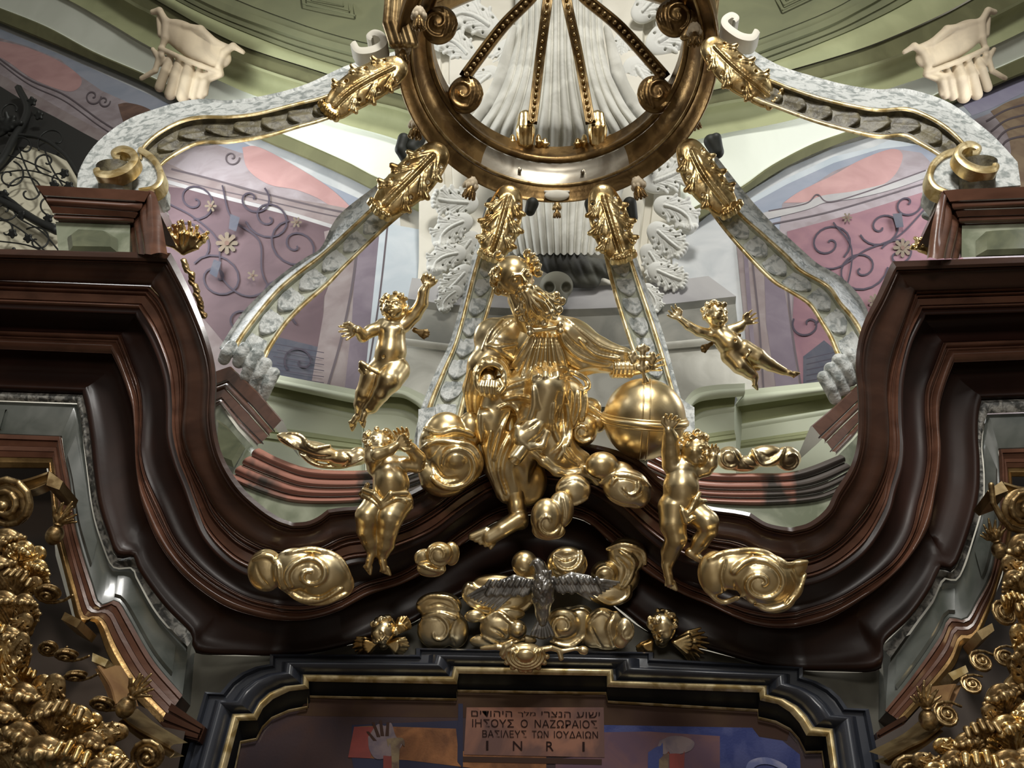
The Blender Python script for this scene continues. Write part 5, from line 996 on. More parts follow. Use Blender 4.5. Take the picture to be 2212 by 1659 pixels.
# upper left, arm raised
cherub('gilded cherub with one arm raised high, hovering in front of the left marble rib', 5.2, (845, 760), ((853, 667), 29, .0, -.12, .35, 10, True, .3),
  [[(848, 715, 0, 25), (845, 760, 4, 29), (836, 790, 4, 28)], [(848, 700, -4, 14), (850, 690, 0, 13)], [(826, 703, 0, 14), (872, 700, 0, 14)]],
  [[(826, 706, 2, 13), (802, 716, 10, 12), (788, 728, 24, 11), (780, 716, 40, 9)], [(874, 702, 0, 14), (896, 680, 0, 13), (912, 656, 4, 12), (916, 632, 10, 10), (922, 620, 12, 8)]],
  [[(828, 796, 4, 26), (806, 815, 14, 22), (790, 850, 20, 16), (782, 872, 14, 13), (780, 895, 10, 9)], [(856, 800, 8, 27), (846, 822, 34, 24), (828, 850, 34, 16), (806, 878, 22, 13), (796, 885, 18, 10)]],
  [dict(wr=(778, 712), dr=2.75, size=24, side=-1, spread=.25, curl=.5, w=40), dict(wr=(923, 622), dr=-1.05, size=24, side=1, spread=.22, curl=.9, w=12)],
  [dict(an=(780, 892), dr=2.2, L=32, w=10, side=1), dict(an=(795, 884), dr=1.9, L=30, w=22, side=1)],
  cloth=([[(786, 785, 30, 6), (800, 795, 34, 7), (822, 805, 34, 5)], [(784, 792, 28, 5), (796, 806, 32, 6), (815, 812, 34, 4)], [(782, 800, 20, 5), (792, 812, 28, 5), (812, 818, 30, 3)]], [[(790, 792, 38, 2), (815, 808, 40, 2)]]),
  wings=[((894, 712), .45, 40, -14)], hair_seed=3, belly=[((842, 766, 12), (26, 28, 24), 0, 6), ((838, 712, 16), (11, 9, 9), 0, 5), ((862, 712, 16), (11, 9, 9), 0, 5)], navel=(834, 772, 36))
# upper right, arms spread
cherub('small gilded cherub flying with arms spread wide, right of the central ribs', 5.6, (1570, 740), ((1545, 681), 27, .12, .45, .15, 8, True, .9),
  [[(1553, 722, 0, 19), (1572, 742, 6, 22), (1590, 758, 4, 21)], [(1548, 706, 0, 12), (1552, 714, 0, 13)], [(1534, 724, 0, 11), (1578, 714, 0, 11)]],
  [[(1532, 722, 0, 11), (1508, 716, 4, 9.5), (1486, 704, 6, 8.5), (1468, 690, 8, 6.5)], [(1580, 714, 0, 12), (1598, 706, 0, 10), (1606, 698, 2, 6.5)]],
  [[(1578, 768, 6, 20), (1594, 790, 14, 16), (1616, 806, 12, 11.5), (1628, 816, 8, 8)], [(1604, 756, 6, 20), (1632, 772, 12, 17), (1660, 788, 8, 12), (1690, 802, 6, 8)]],
  [dict(wr=(1466, 689), dr=-2.4, size=20, side=-1, spread=.25, curl=.35, w=8), dict(wr=(1606, 698), dr=-.55, size=20, side=1, spread=.3, curl=.4, w=2)],
  [dict(an=(1628, 812), dr=1.65, L=24, w=10), dict(an=(1690, 802), dr=.35, L=26, w=8)],
  cloth=([[(1598, 745, 18, 4), (1612, 760, 26, 5), (1604, 772, 26, 4)], [(1592, 790, -4, 6), (1620, 798, -6, 7), (1640, 795, -8, 6)]], [[(1604, 752, 28, 1.5), (1608, 766, 30, 1.5)]]),
  wings=[((1540, 742), 2.65, 34, -12), ((1590, 722), .2, 22, -12)], hair_seed=7, belly=[((1578, 742, 14), (20, 18, 16), .6, 5)], navel=(1580, 738, 28))
# lower left, arms crossed over the face
cherub('gilded cherub with arms lifted across its face, lower left of the seated statue', 4.8, (835, 1070), ((818, 962), 33, -.35, -.35, .55, 10, True, .3),
  [[(838, 1012, 0, 30), (846, 1045, 6, 34), (840, 1075, 4, 32)], [(826, 985, -4, 18), (832, 1000, 0, 20)], [(812, 1010, -2, 18), (866, 1004, -2, 16)]],
  [[(812, 1006, 0, 17), (808, 988, 22, 15), (822, 978, 46, 13), (850, 968, 50, 10), (864, 958, 50, 8)], [(872, 1002, -2, 15), (900, 1005, -6, 15), (905, 990, 0, 13), (890, 968, 20, 11), (880, 955, 32, 9)]],
  [[(820, 1085, 8, 28), (800, 1110, 28, 24), (796, 1140, 24, 19), (803, 1165, 16, 17), (806, 1190, 12, 11)], [(862, 1085, 8, 28), (848, 1112, 30, 25), (842, 1142, 26, 19), (836, 1172, 16, 17), (828, 1195, 10, 12)]],
  [dict(wr=(864, 957), dr=-.45, size=26, side=-1, spread=.12, curl=.7, w=50), dict(wr=(880, 953), dr=-1.9, size=24, side=1, spread=.15, curl=.5, w=34)],
  [dict(an=(806, 1192), dr=1.85, L=34, w=16), dict(an=(826, 1196), dr=1.35, L=36, w=12)],
  cloth=([[(792, 1055, 28, 6), (815, 1062, 38, 7), (832, 1080, 42, 6)], [(790, 1066, 26, 6), (808, 1074, 36, 6), (828, 1090, 42, 5)], [(832, 1082, 42, 6), (850, 1062, 42, 8), (880, 1062, 26, 7)], [(834, 1088, 42, 6), (856, 1072, 42, 7), (886, 1078, 20, 7)], [(850, 1078, 40, 6), (876, 1080, 30, 7), (890, 1094, 12, 5)]], [[(838, 1080, 50, 2), (866, 1064, 44, 2)], [(842, 1088, 50, 2), (874, 1074, 40, 2)], [(800, 1064, 40, 2), (826, 1082, 50, 2)]]),
  wings=[((790, 1050), 2.0, 40, -20)], hair_seed=11, belly=[((846, 1035, 18), (32, 30, 26), 0, 6)])
# lower right, reaching up to the globe
cherub('gilded cherub standing on one leg and reaching up to the globe with one hand', 4.8, (1475, 1080), ((1500, 972), 33, .5, .55, .35, 8, True, .3),
  [[(1472, 1018, 0, 28), (1470, 1050, 6, 33), (1468, 1082, 4, 33)], [(1486, 1000, -2, 18), (1480, 1008, 0, 20)], [(1452, 1004, 0, 17), (1500, 1020, 0, 15)]],
  [[(1450, 1004, 2, 18), (1446, 975, 10, 17), (1444, 945, 22, 15), (1438, 928, 34, 10)], [(1502, 1020, 0, 14), (1524, 1014, 2, 13), (1534, 1000, 10, 12), (1538, 985, 12, 9)]],
  [[(1454, 1095, 8, 30), (1450, 1130, 20, 25), (1456, 1158, 24, 20), (1446, 1190, 10, 17), (1440, 1220, 8, 11)], [(1494, 1100, 10, 24), (1520, 1122, 30, 22), (1524, 1140, 28, 17), (1508, 1166, 20, 16), (1494, 1190, 16, 11)]],
  [dict(wr=(1438, 926), dr=-1.3, size=25, side=1, spread=.25, curl=.6, w=36), dict(wr=(1538, 986), dr=-1.9, size=20, side=-1, spread=.2, curl=.5, w=12)],
  [dict(an=(1438, 1222), dr=1.4, L=40, w=12), dict(an=(1490, 1192), dr=.55, L=38, w=18)],
  cloth=([[(1505, 1062, 24, 5), (1494, 1075, 36, 6), (1484, 1095, 40, 6), (1474, 1108, 40, 5)], [(1520, 1080, 14, 5), (1505, 1078, 30, 6), (1480, 1100, 42, 5)], [(1466, 1098, 42, 6), (1474, 1118, 42, 8), (1486, 1112, 42, 7)], [(1462, 1088, 38, 4), (1476, 1104, 42, 5)]], [[(1470, 1104, 50, 2), (1482, 1118, 50, 2)]]),
  wings=[((1500, 1035), .3, 20, -20)], hair_seed=15, belly=[((1474, 1052, 18), (30, 34, 24), 0, 6)], navel=(1499, 1074, 30))
# ------------------------------------------------------------------ reusable carved leaves
def acanthus(s, spine, wid, w=(0, 6), n=5, r=5.0, tip=True, ang=.75, seed=0):
    c = resamp(cr([(a[0], a[1]) for a in spine], 8), 40); T = np.gradient(c, axis=0); T /= np.linalg.norm(T, axis=1)[:, None]; N_ = np.stack([-T[:, 1], T[:, 0]], 1)
    L = np.linalg.norm(np.diff(c, axis=0), axis=1).sum(); rd = random.Random(seed); W = lambda t: w[0] + (w[1] - w[0]) * t
    s.cap([(c[i][0], c[i][1], W(i / 39), wid * .42) for i in range(0, 38, 4)], 3, wz=.5)
    for o in (-.22, 0, .22):
        s.cap([(c[i][0] + N_[i][0] * o * wid * (1 - i / 60), c[i][1] + N_[i][1] * o * wid * (1 - i / 60), W(i / 39) + wid * (.26 if o == 0 else .18), r * (.75 if o == 0 else .55)) for i in range(0, 39, 4)], 1.2)
    for k in range(n):
        t = .08 + .84 * k / n; i = int(t * 39); b = c[i]; tt = T[i]; nn = N_[i]; e = wid * (1.0 if k not in (0,) else .8) * (1 - .25 * (k / n) ** 2)
        for sd in (-1, 1):
            for j, (fa, fl) in enumerate(((ang + .35, .8), (ang, 1.0), (ang - .35, .85))):
                d = np.array([tt[0] * math.cos(fa) + sd * nn[0] * math.sin(fa), tt[1] * math.cos(fa) + sd * nn[1] * math.sin(fa)]); l = e * fl * 1.05 * rd.uniform(.9, 1.1)
                s.cap([(b[0], b[1], W(t) + wid * .1, r * .7), (b[0] + d[0] * l * .6, b[1] + d[1] * l * .6, W(t) + wid * .22, r * .8), (b[0] + d[0] * l, b[1] + d[1] * l, W(t) + wid * .10, r * .62)], .8)
            hx = b + .62 * wid * sd * nn + tt * wid * -.02; s.ell((hx[0], hx[1], W(t) + wid * .1), (r * .55, r * .55, wid * .5), 0, .8, True)
    if tip:
        e = c[-1]; d = T[-1]; nn = N_[-1]
        for j in range(-2, 3): s.cap([(e[0] - d[0] * 4, e[1] - d[1] * 4, W(1) + wid * .15, r), (e[0] + d[0] * wid * .35 + nn[0] * j * wid * .22, e[1] + d[1] * wid * .35 + nn[1] * j * wid * .22, W(1) + wid * .45, r * 1.15), (e[0] + d[0] * wid * .25 + nn[0] * j * wid * .26, e[1] + d[1] * wid * .25 + nn[1] * j * wid * .26, W(1) + wid * .65, r)], 1.2)
    return s
def bigleaf(s, spine, wid, w=(0, 8), n=4, seed=0, bulbs=5, holes=True, lip=False):
    """broad flowing acanthus leaf: fat lobes, drilled eyes, long grooves, curled knobbly tip"""
    c = resamp(cr([(a[0], a[1]) for a in spine], 8), 41); T = np.gradient(c, axis=0); T /= np.linalg.norm(T, axis=1)[:, None]; N_ = np.stack([-T[:, 1], T[:, 0]], 1)
    rd = random.Random(seed); W = lambda t: w[0] + (w[1] - w[0]) * t; Wd = lambda t: wid * (.62 + .38 * math.sin(math.pi * min(1, t * .85 + .12)))
    s.cap([(c[i][0], c[i][1], W(i / 40), Wd(i / 40) * .98) for i in range(0, 39, 3)], 4, wz=.40)
    gr = []; ri = []
    for k in range(n):
        t = .06 + .86 * k / n; i = int(t * 40); b = c[i]; tt = T[i]; nn = N_[i]; e = Wd(t + .1)
        for sd in (-1, 1):
            d = tt * .78 + sd * nn * .62; m_ = b + (tt * .35 + sd * nn * .60) * e; t1 = m_ + d * e * .42
            s.cap([(b[0], b[1], W(t) + 2, e * .22), (m_[0], m_[1], W(t) + 6, e * .36), (t1[0], t1[1], W(t) + 7, e * .24)], 2.0, wz=.7)
            if not lip: s.ell((t1[0], t1[1], W(t) + 10), (e * .17,) * 3, 0, 2)
            for o_ in (-.30, .30):
                q = t1 + (sd * nn * o_ + tt * (-.12 if o_ * 1 > 0 else .1)) * e; s.cap([(m_[0], m_[1], W(t) + 6, e * .17), (q[0], q[1], W(t) + 9, e * .14)], 1.2)
            for o_ in (-.10, .10):
                p0 = b - tt * e * .35 + nn * sd * e * (.10 + o_ * .6); gr.append([(p0[0], p0[1], e * .035), (m_[0] + nn[0] * o_ * e * sd, m_[1] + nn[1] * o_ * e * sd, e * .055), (t1[0] + nn[0] * o_ * e * sd * 1.5, t1[1] + nn[1] * o_ * e * sd * 1.5, e * .04)])
            if holes and k < n - 0: hc = b + (sd * nn * .66 + tt * -.02) * e; s.cap([(hc[0], hc[1], W(t) - 30, e * .085), (hc[0], hc[1], W(t) + 30, e * .11)], 1.2, True); s.cap([(hc[0], hc[1], W(t) + 12, e * .07), (hc[0] + (sd * nn[0] * .3 + tt[0] * .25) * e, hc[1] + (sd * nn[1] * .3 + tt[1] * .25) * e, W(t) + 12, e * .05)], 1, True)
    e_ = c[-1]; d = T[-1]; nn = N_[-1]; L = wid
    if lip:   # rolled over edge, softly scalloped
        s.cap([(e_[0] + nn[0] * o_ * L * .62 - d[0] * L * .12 * o_ * o_ * 1.5, e_[1] + nn[1] * o_ * L * .62 - d[1] * L * .12 * o_ * o_ * 1.5, W(1) + L * (.42 - .2 * o_ * o_), L * (.17 + .035 * math.cos(o_ * 9))) for o_ in np.linspace(-1, 1, 9)], 4)
        s.cap([(e_[0] - d[0] * L * .3, e_[1] - d[1] * L * .3, W(1) + 2, L * .3), (e_[0], e_[1], W(1) + L * .3, L * .28)], 5)
        for o_ in (-.6, -.2, .2, .6): gr.append([(e_[0] + nn[0] * o_ * L * .3 - d[0] * L * .6, e_[1] + nn[1] * o_ * L * .3 - d[1] * L * .6, L * .03), (e_[0] + nn[0] * o_ * L * .6 + d[0] * L * .15, e_[1] + nn[1] * o_ * L * .6 + d[1] * L * .15, L * .05)])
    else:
      for j in range(bulbs):
        o_ = (j - (bulbs - 1) / 2) / max(1, (bulbs - 1) / 2)
        p0 = e_ + nn * o_ * L * .3; p1 = e_ + d * L * (.32 - .12 * o_ * o_) + nn * o_ * L * .55; s.cap([(p0[0], p0[1], W(1) + 6, L * .17), (p1[0], p1[1], W(1) + L * .35, L * .17), (p1[0] - d[0] * L * .12, p1[1] - d[1] * L * .12, W(1) + L * .55, L * .14)], 2.5)
    s.bake(2.2)
    for g in gr: s.stroke(g, .25, True, 1.3, n=8)
    for o_ in (-.16, .16): s.stroke([(c[i][0] + N_[i][0] * o_ * wid, c[i][1] + N_[i][1] * o_ * wid, wid * .05) for i in (1, 12, 24, 36)], .2, True, 1.3)
    s.stroke([(c[i][0], c[i][1], wid * .09) for i in (0, 10, 20, 30, 38)], .2, False, 1.5)
    return s
def proto(s, h=1.5, ref=100.0):
    """carving near (0,0) in picture units -> mesh data in units of ref, x right, y up, z toward viewer"""
    F, lo = s.field(h); V, Q = snets(F, lo, h); V = V / ref; V[:, 1] *= -1
    me = bpy.data.meshes.new('carving'); me.from_pydata([tuple(q) for q in V], [], [tuple(int(i) for i in q[::-1]) for q in Q])
    me.polygons.foreach_set('use_smooth', [True] * len(me.polygons)); me.update(); return me
R4 = Matrix([list(ROT[i]) + [0] for i in range(3)] + [[0, 0, 0, 1]])
PM = {}
def put(me, name, mat, parent, u, v, Y, size, ang=0, tilt=0, yaw=0, w=0, flip=1, label=None, cat=None, group=None):
    key = (me.name, mat.name)
    if key not in PM: m2 = me.copy(); m2.materials.clear(); m2.materials.append(mat); PM[key] = m2
    o = coll(bpy.data.objects.new(name, PM[key])); sc_ = scale_at(u, v, Y) * size
    M = Matrix.Translation(Vector(P(u, v, Y))) @ R4 @ Matrix.Translation((0, 0, w * scale_at(u, v, Y))) @ Matrix.Rotation(-ang, 4, 'Z') @ Matrix.Rotation(yaw, 4, 'Y') @ Matrix.Rotation(tilt, 4, 'X') @ Matrix.Diagonal((sc_ * flip, sc_, sc_, 1))
    if parent is not None: o.parent = parent; M = Matrix.Translation(-world_loc(parent)) @ M
    o.matrix_local = M; return tag(o, label, cat, group)
s = Sculpt(); bigleaf(s, [(0, 0), (2, 40), (0, 78)], 36, (0, 8), 3, 1); LEAF = proto(s, 1.5)          # points down, 100 long
s = Sculpt(); bigleaf(s, [(0, 0), (2, 34), (14, 62), (36, 70)], 32, (0, 12), 3, 3, 4, lip=True); LEAFC = proto(s, 1.5)
s = Sculpt(); bigleaf(s, [(0, 62), (-3, 25), (0, -12)], 36, (0, 18), 3, 5, 3, lip=True); LEAFU = proto(s, 1.5)      # upright capital leaf
s = Sculpt()   # small crisp leaf tuft
for k in range(-2, 3): s.cap([(k * 3, 40, 0, 5), (k * 9, 10, 6, 7), (k * 13, -18 + abs(k) * 5, 14, 6), (k * 14, -10 + abs(k) * 5, 24, 5)], 1.4); s.cap([(k * 6, 26, 9, 1.5), (k * 11, -4, 15, 2)], .8, True)
LEAFT = proto(s, 1.6)
s = Sculpt(); s.cap(spiral_pts(0, 0, 44, 6, 0, 2.1, 0, 16, 6, 4), 1.0); s.ell((0, 0, 14), (8, 8, 8), 0, 1); s.cap([(44, 0, 0, 6), (46, -30, -4, 5), (34, -62, -8, 5)], 1); s.ell((0, 0, -6), (38, 38, 8), 0, 2); VOL = proto(s, 1.6)
s = Sculpt(); s.ell((0, 0, 0), (20, 24, 20)); s.cap([(0, -20, 0, 9), (0, -30, 0, 9)], 1); s.ell((0, -28, 0), (12, 4, 12), 0, 1)
for k in range(11):
    a = -1.57 + (k - 5) * .2; z = ((k * 7) % 5 - 2) * 4; l = 58 - abs(k - 5) * 4
    s.cap([(0, -30, z * .3, 5), (math.cos(a) * l * .5, -26 + math.sin(a) * l * .55, z, 5), (math.cos(a + .12) * l * .95, -26 + math.sin(a + .12) * l, z * 1.5, 2.5)], .8)
BUD = proto(s, 1.5)
s = Sculpt()   # hanging cup flower of the crown: dark jagged cup with pale tip
for k in range(9):
    a = k * .698; s.cap([(0, 0, 0, 9), (14 * math.cos(a), 16, 14 * math.sin(a), 7), (20 * math.cos(a), 34, 20 * math.sin(a), 5)], 1.5)
CUP = proto(s, 1.6)
s = Sculpt(); s.ell((0, 0, 0), (19, 18, 19)); 
for k in range(10): a = k * .628; s.ell((17 * math.cos(a), 6 + 4 * (k % 2), 17 * math.sin(a)), (6, 9, 6), 0, 1)
for k in range(6): a = k * 1.05; s.ell((8 * math.cos(a), -14, 8 * math.sin(a)), (5, 5, 5), 0, 1)
TIPM = proto(s, 1.6)

# ------------------------------------------------------------------ crown ring
RC = np.array([-0.1687, 4.6, 9.776]); RR = 1.656
def lathe(prof, a0, a1, n=96):
    full = abs(a1 - a0) > 6.2; V = []; F = []; m = len(prof)
    for i in range(n if full else n + 1):
        a = a0 + (a1 - a0) * i / n
        for r_, z_ in prof: V.append(RC + np.array([r_ * math.sin(a), r_ * math.cos(a), z_]))
    k = n if full else n + 1
    for i in range(n):
        for j in range(m - 1): F.append((i * m + j, i * m + j + 1, ((i + 1) % k) * m + j + 1, ((i + 1) % k) * m + j))
    return V, F
cw = thing('crown_canopy', 'dark gilded crown ring of the baldachin hanging above the statue', 'crown', tuple(RC + [0, RR, 0]))
TAU = 2 * math.pi
MB().add(*lathe([(1.72, .40), (1.70, .06), (1.68, .02), (1.665, .02), (1.655, .04), (1.65, .06), (1.60, .11), (1.565, .155), (1.56, .17)], 0, TAU)).build('outer_band', GOLDD, cw, 40)
arcp = lambda r0, z0, rad, a0, a1, n=8: [(r0 + rad * math.cos(a0 + (a1 - a0) * i / n), z0 + rad * math.sin(a0 + (a1 - a0) * i / n)) for i in range(n + 1)]
MB().add(*lathe(arcp(1.545, .185, .020, .5, -3.6), 0, TAU)).build('outer_bead', GOLDM, cw, 50)
cv = [(1.53, .20)] + [(1.53 - .105 * i / 8 + .018 * math.sin(math.pi * i / 8), .20 + .24 * i / 8 + .03 * math.sin(math.pi * i / 8)) for i in range(1, 9)]
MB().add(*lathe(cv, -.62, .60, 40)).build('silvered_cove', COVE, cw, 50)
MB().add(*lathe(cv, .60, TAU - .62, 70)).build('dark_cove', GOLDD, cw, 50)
MB().add(*lathe(arcp(1.412, .51, .045, -.9, -4.0, 10) + [(1.39, .60), (1.385, .75)], 0, TAU)).build('inner_bead', GOLDD, cw, 50)
for k, a in enumerate((-.30, .22)): MB().add(*tube([RC + np.array([1.46 * math.sin(a), 1.46 * math.cos(a), .28]), RC + np.array([1.50 * math.sin(a), 1.50 * math.cos(a), .36])], .022, 10)).build('rivet', COVE, cw)
for u, v, a in ((1028, 378, .45), (1203, 428, 0), (1372, 388, -.42)):    # pale half-moon shells under the band
    s = Sculpt(); s.ell((0, 0, 0), (30, 13, 7)); s.cap([(-28, -9, 0, 3), (28, -9, 0, 3)], 1); put(proto(s, 2), 'shell', CREAM, cw, u, v - 6, 6.2 if a == 0 else 6.0, 92, a, 0)
fin = [(905, 45, 3.4, 0), (870, 118, 4.3, 0), (900, 282, 5.5, .2), (1018, 412, 6.0, .3), (1203, 462, 6.25, 0), (1378, 412, 6.0, -.3), (1497, 262, 5.5, -.2), (1500, 80, 4.2, 0)]
for i, (u, v, Y, a) in enumerate(fin):
    sz = 70 if i != 4 else 42
    put(CUP, 'flower_cup', GOLDD, cw, u, v - 6, Y, sz * .9, a); put(TIPM, 'flower_tip', STUCB if i != 4 else GOLDM, cw, u, v - 16, Y, sz * 1.1, a)
for pts in ([(872, 300, 0, 13), (866, 325, 6, 12), (880, 345, 0, 14)], [(905, 300, 0, 15), (890, 322, 4, 16), (900, 330, 6, 12)], [(1535, 305, 0, 15), (1548, 330, 4, 14), (1545, 300, 8, 11)], [(1055, 470, 0, 13), (1065, 440, 0, 15)], [(1145, 455, 0, 12), (1150, 440, 0, 14)], [(1278, 455, 0, 12), (1275, 440, 0, 13)], [(1360, 440, 0, 15), (1365, 470, 0, 13)]):
    s = Sculpt(); s.cap(pts, 3); s.build('bracket', BLKC, cw, 6.1, 2.2)
# ---- bars of the upper crown, rising from the ring to a point above the picture
def Pz(u, v, z):
    w = ROT @ cdir(u, v); return EYE + w * ((z - EYE[2]) / w[2])
apex = Pz(1203, -150, 12.2)
ub = [((1150, 262), (1183, 0), GOLDM, 22), ((1275, 262), (1224, 0), GOLDM, 22), ((1008, 160), (1158, -20), GOLDD, 26), ((1432, 162), (1250, -20), GOLDD, 26), ((935, 20), (1120, -40), GOLDD, 30), ((1480, 10), (1300, -30), GOLDD, 30)]
for i, (a, b_, mt, wpx) in enumerate(ub):
    A = Pz(a[0], a[1], 10.5); B = Pz(b_[0], b_[1], 11.4)
    path = resamp(cr([A, A * .5 + B * .5 + np.array([0, 0, .12]), B, B * .45 + apex * .55 + np.array([0, 0, .05]), apex], 8), 40)
    t = thing('crown_arch', ['gilded arch inside the crown, left of its centre', 'gilded arch inside the crown, right of its centre', 'dark arch inside the crown slanting up from the lower left scroll', 'dark arch inside the crown slanting up from the lower right scroll', 'dark uppermost arch inside the crown on the left', 'dark uppermost arch inside the crown on the right'][i], 'arch', tuple(A))
    hw = scale_at(a[0], a[1], A[1]) * wpx / 2; side = np.cross(path[-1] - path[0], path[0] - EYE); side /= np.linalg.norm(side)
    nrm = (EYE - path); nrm /= np.linalg.norm(nrm, axis=1)[:, None]
    l_, r_ = path - side * hw, path + side * hw
    mb = MB(); mb.add(*loft(l_, r_, [(0, -.12), (0, 0), (.05, .02), (.2, .02), (.24, -.02), (.76, -.02), (.8, .02), (.95, .02), (1, 0), (1, -.12), (0, -.12)])); mb.build('bar', GOLDD if mt is GOLDD else GOLDM, t, 30)
    if i < 4:
        q = resamp(path[:26], 20); bm_ = None
        V = []; F = []
        for a1 in range(7):
            for a2 in range(10): ph = a1 / 6 * math.pi; th = a2 / 10 * TAU; V.append((math.sin(ph) * math.cos(th), math.sin(ph) * math.sin(th), math.cos(ph)))
        for a1 in range(6):
            for a2 in range(10): F.append((a1 * 10 + a2, (a1 + 1) * 10 + a2, (a1 + 1) * 10 + (a2 + 1) % 10, a1 * 10 + (a2 + 1) % 10))
        for w_ in q:
            if bm_ is None: bm_ = MB().add(np.array(V) * hw * .42, F).build('bead', GOLD2 if mt is GOLDM else GOLDM, None); ob = bm_
            else: ob = coll(bm_.copy())
            ob.parent = t; n_ = (EYE - w_); n_ /= np.linalg.norm(n_); ob.location = Vector(w_ + n_ * .01) - world_loc(t)
# ---- volutes at the foot of those bars
for (u, v, lb, mt, sx_) in ((1135, 292, 'gilded scroll at the foot of the left inner crown arch', GOLD2, 1), (1290, 292, 'gilded scroll at the foot of the right inner crown arch', GOLD2, -1)):
    s = Sculpt(); s.cap([(u, v - 38, 0, 16), (u, v - 8, 8, 20), (u, v + 20, 4, 17)], 5)
    for o_ in (-10, 0, 10): s.cap([(u + o_, v - 44, 10, 3.5), (u + o_ * 1.2, v - 12, 24, 4), (u + o_ * 1.1, v + 24, 16, 4)], 1.5)
    for o_, r_ in ((-28, 14), (28, 14), (-42, 9), (42, 9)): s.ell((u + o_, v + 10 + abs(o_) * .2, 0), (7, r_ + 4, r_), 0, 2); s.ell((u + o_ * 1.05, v + 12 + abs(o_) * .2, r_ * .8), (9, 4, 4), 0, 1)
    tag(s.build('crown_scroll', mt, None, 5.85, 1.6), lb, 'scroll')
for (u, v, lb, d) in ((1005, 205, 'dark scroll inside the crown ring on the left', 1), (1415, 205, 'dark ribbed scroll inside the crown ring on the right', -1), (950, 55, 'dark scroll inside the crown ring at the upper left', 1), (1455, 40, 'dark scroll inside the crown ring at the upper right', -1)):
    s = Sculpt(); s.ell((u, v, 0), (38, 42, 20), .4 * d, 4)
    s.bake(3); s.swirl(u - 4 * d, v, 32, 6, 1.2, 1.3 * d, 4.5)
    for k in range(4): s.stroke([(u + d * (8 + 8 * k), v - 34 + 6 * k, 3), (u + d * (16 + 7 * k), v, 3.5), (u + d * (6 + 8 * k), v + 32 - 5 * k, 3)], .2, False, 1.5)
    tag(s.build('crown_scroll', GOLDD, None, 5.2 if v > 100 else 4.2, 1.9), lb, 'scroll')

# ------------------------------------------------------------------ the ribs of the baldachin
def rib(label, r1, r2, r3, Y, leafspine, leafY, lw=36, over=None, front=1, chev=10, matf=MPANEL, edge2=True):
    t = thing('baldachin_rib', label, 'rib', tuple(P(*r2[0], Y[0])))
    n = 60; A, B, C = prail(r1, Y[0] + .05, Y[1] + .05, n), prail(r2, Y[0] - .06, Y[1] - .06, n), prail(r3, Y[0] + .04, Y[1] + .04, n); D = A + (C - B) * .9 + np.array([0, .12, .05])
    mb = MB(); mb.add(*loft(A, B, [(0, 0), (.06, .015), (.12, -.01), (.9, -.01), (1, .0)])); mb.build('flank', MWHITE, t, 35)
    MB().add(*loft(B, C, [(0, 0), (.03, .01), (.16, .01), (.2, -.035), (.8, -.035), (.84, .01), (.97, .01), (1, 0)])).build('soffit_panel', matf, t, 35)
    MB().add(*loft(C, D, flat())).add(*loft(D, A, flat())).build('back', MWHITE, t)
    gw = np.median(np.linalg.norm(C - B, axis=1))
    T1, T2 = B * 1.0, C * 1.0
    e = (EYE - B); e /= np.linalg.norm(e, axis=1)[:, None]
    MB().add(*loft(B + e * .012, B * .86 + C * .14 + e * .012, bulge(.012, 4))).build('gilded_edge', GOLDY, t)
    MB().add(*loft(B * .14 + C * .86 + e * .012, C + e * .012, bulge(.012, 4))).build('gilded_edge', GOLDY, t)
    # carved husk garland in the panel: overlapping cusped leaves, one mesh
    mbh = MB(); q = resamp(B * .5 + C * .5, chev * 6 + 1); wv = resamp(C - B, chev * 6 + 1); q = q[::-1]; wv = wv[::-1]
    s_ = Sculpt()
    for k in range(chev):
        c0 = q[k * 6 + 1]; c1 = q[min(k * 6 + 6, len(q) - 1)]; ax = c1 - c0; L = np.linalg.norm(ax); ax /= L; wd = wv[k * 6 + 2] * .31; nn = np.cross(ax, wd); nn /= np.linalg.norm(nn); nn *= np.sign(nn @ (EYE - c0))
        V = []; F = []; M_, N2 = 9, 8
        for i in range(M_):
            tt = i / (M_ - 1)
            for j in range(N2):
                ss = -1 + 2 * j / (N2 - 1); wdt = .82 + .18 * math.sin(math.pi * tt)
                V.append(c0 + ax * L * (tt * 1.12 - .34 * abs(ss) ** 1.3 * tt) + wd * ss * wdt + nn * (-.035 + (.008 + .034 * tt) * (1 - .7 * ss * ss) + .008 * math.cos(ss * 7)))
        for i in range(M_ - 1):
            for j in range(N2 - 1): F.append((i * N2 + j, i * N2 + j + 1, (i + 1) * N2 + j + 1, (i + 1) * N2 + j))
        b0 = (M_ - 1) * N2   # undercut lip
        V += [V[b0 + j] - nn * .045 for j in range(N2)]; F += [(b0 + j, b0 + j + 1, M_ * N2 + j + 1, M_ * N2 + j) for j in range(N2 - 1)]
        mbh.add(V, F)
    o_h = mbh.build('husk_garland', matf if matf is not MPANEL else MWHITE, t)
    if leafspine:
        s = Sculpt(); bigleaf(s, leafspine, lw * 1.12, (4, 18), 3, int(leafspine[0][0])); s.build('acanthus_leaf', GOLD2, t, leafY, 1.5)
    return t
rib('outermost left baldachin rib, arching from the left outer pedestal to the crown', [(166, 400), (169, 373), (190, 332), (220, 298), (271, 261), (332, 237), (390, 220), (441, 215), (492, 219), (576, 207), (661, 183), (750, 142), (855, 112)],
    [(300, 345), (305, 318), (339, 285), (390, 258), (434, 249), (492, 249), (559, 241), (644, 220), (700, 206), (780, 172), (860, 140)], [(346, 363), (366, 346), (407, 322), (441, 311), (492, 311), (576, 298), (644, 278), (705, 260), (790, 225), (865, 190)], (4.35, 4.55),
    [(852, 152), (800, 182), (755, 212), (722, 246)], 4.45, 36, matf=MPANELD, chev=11)
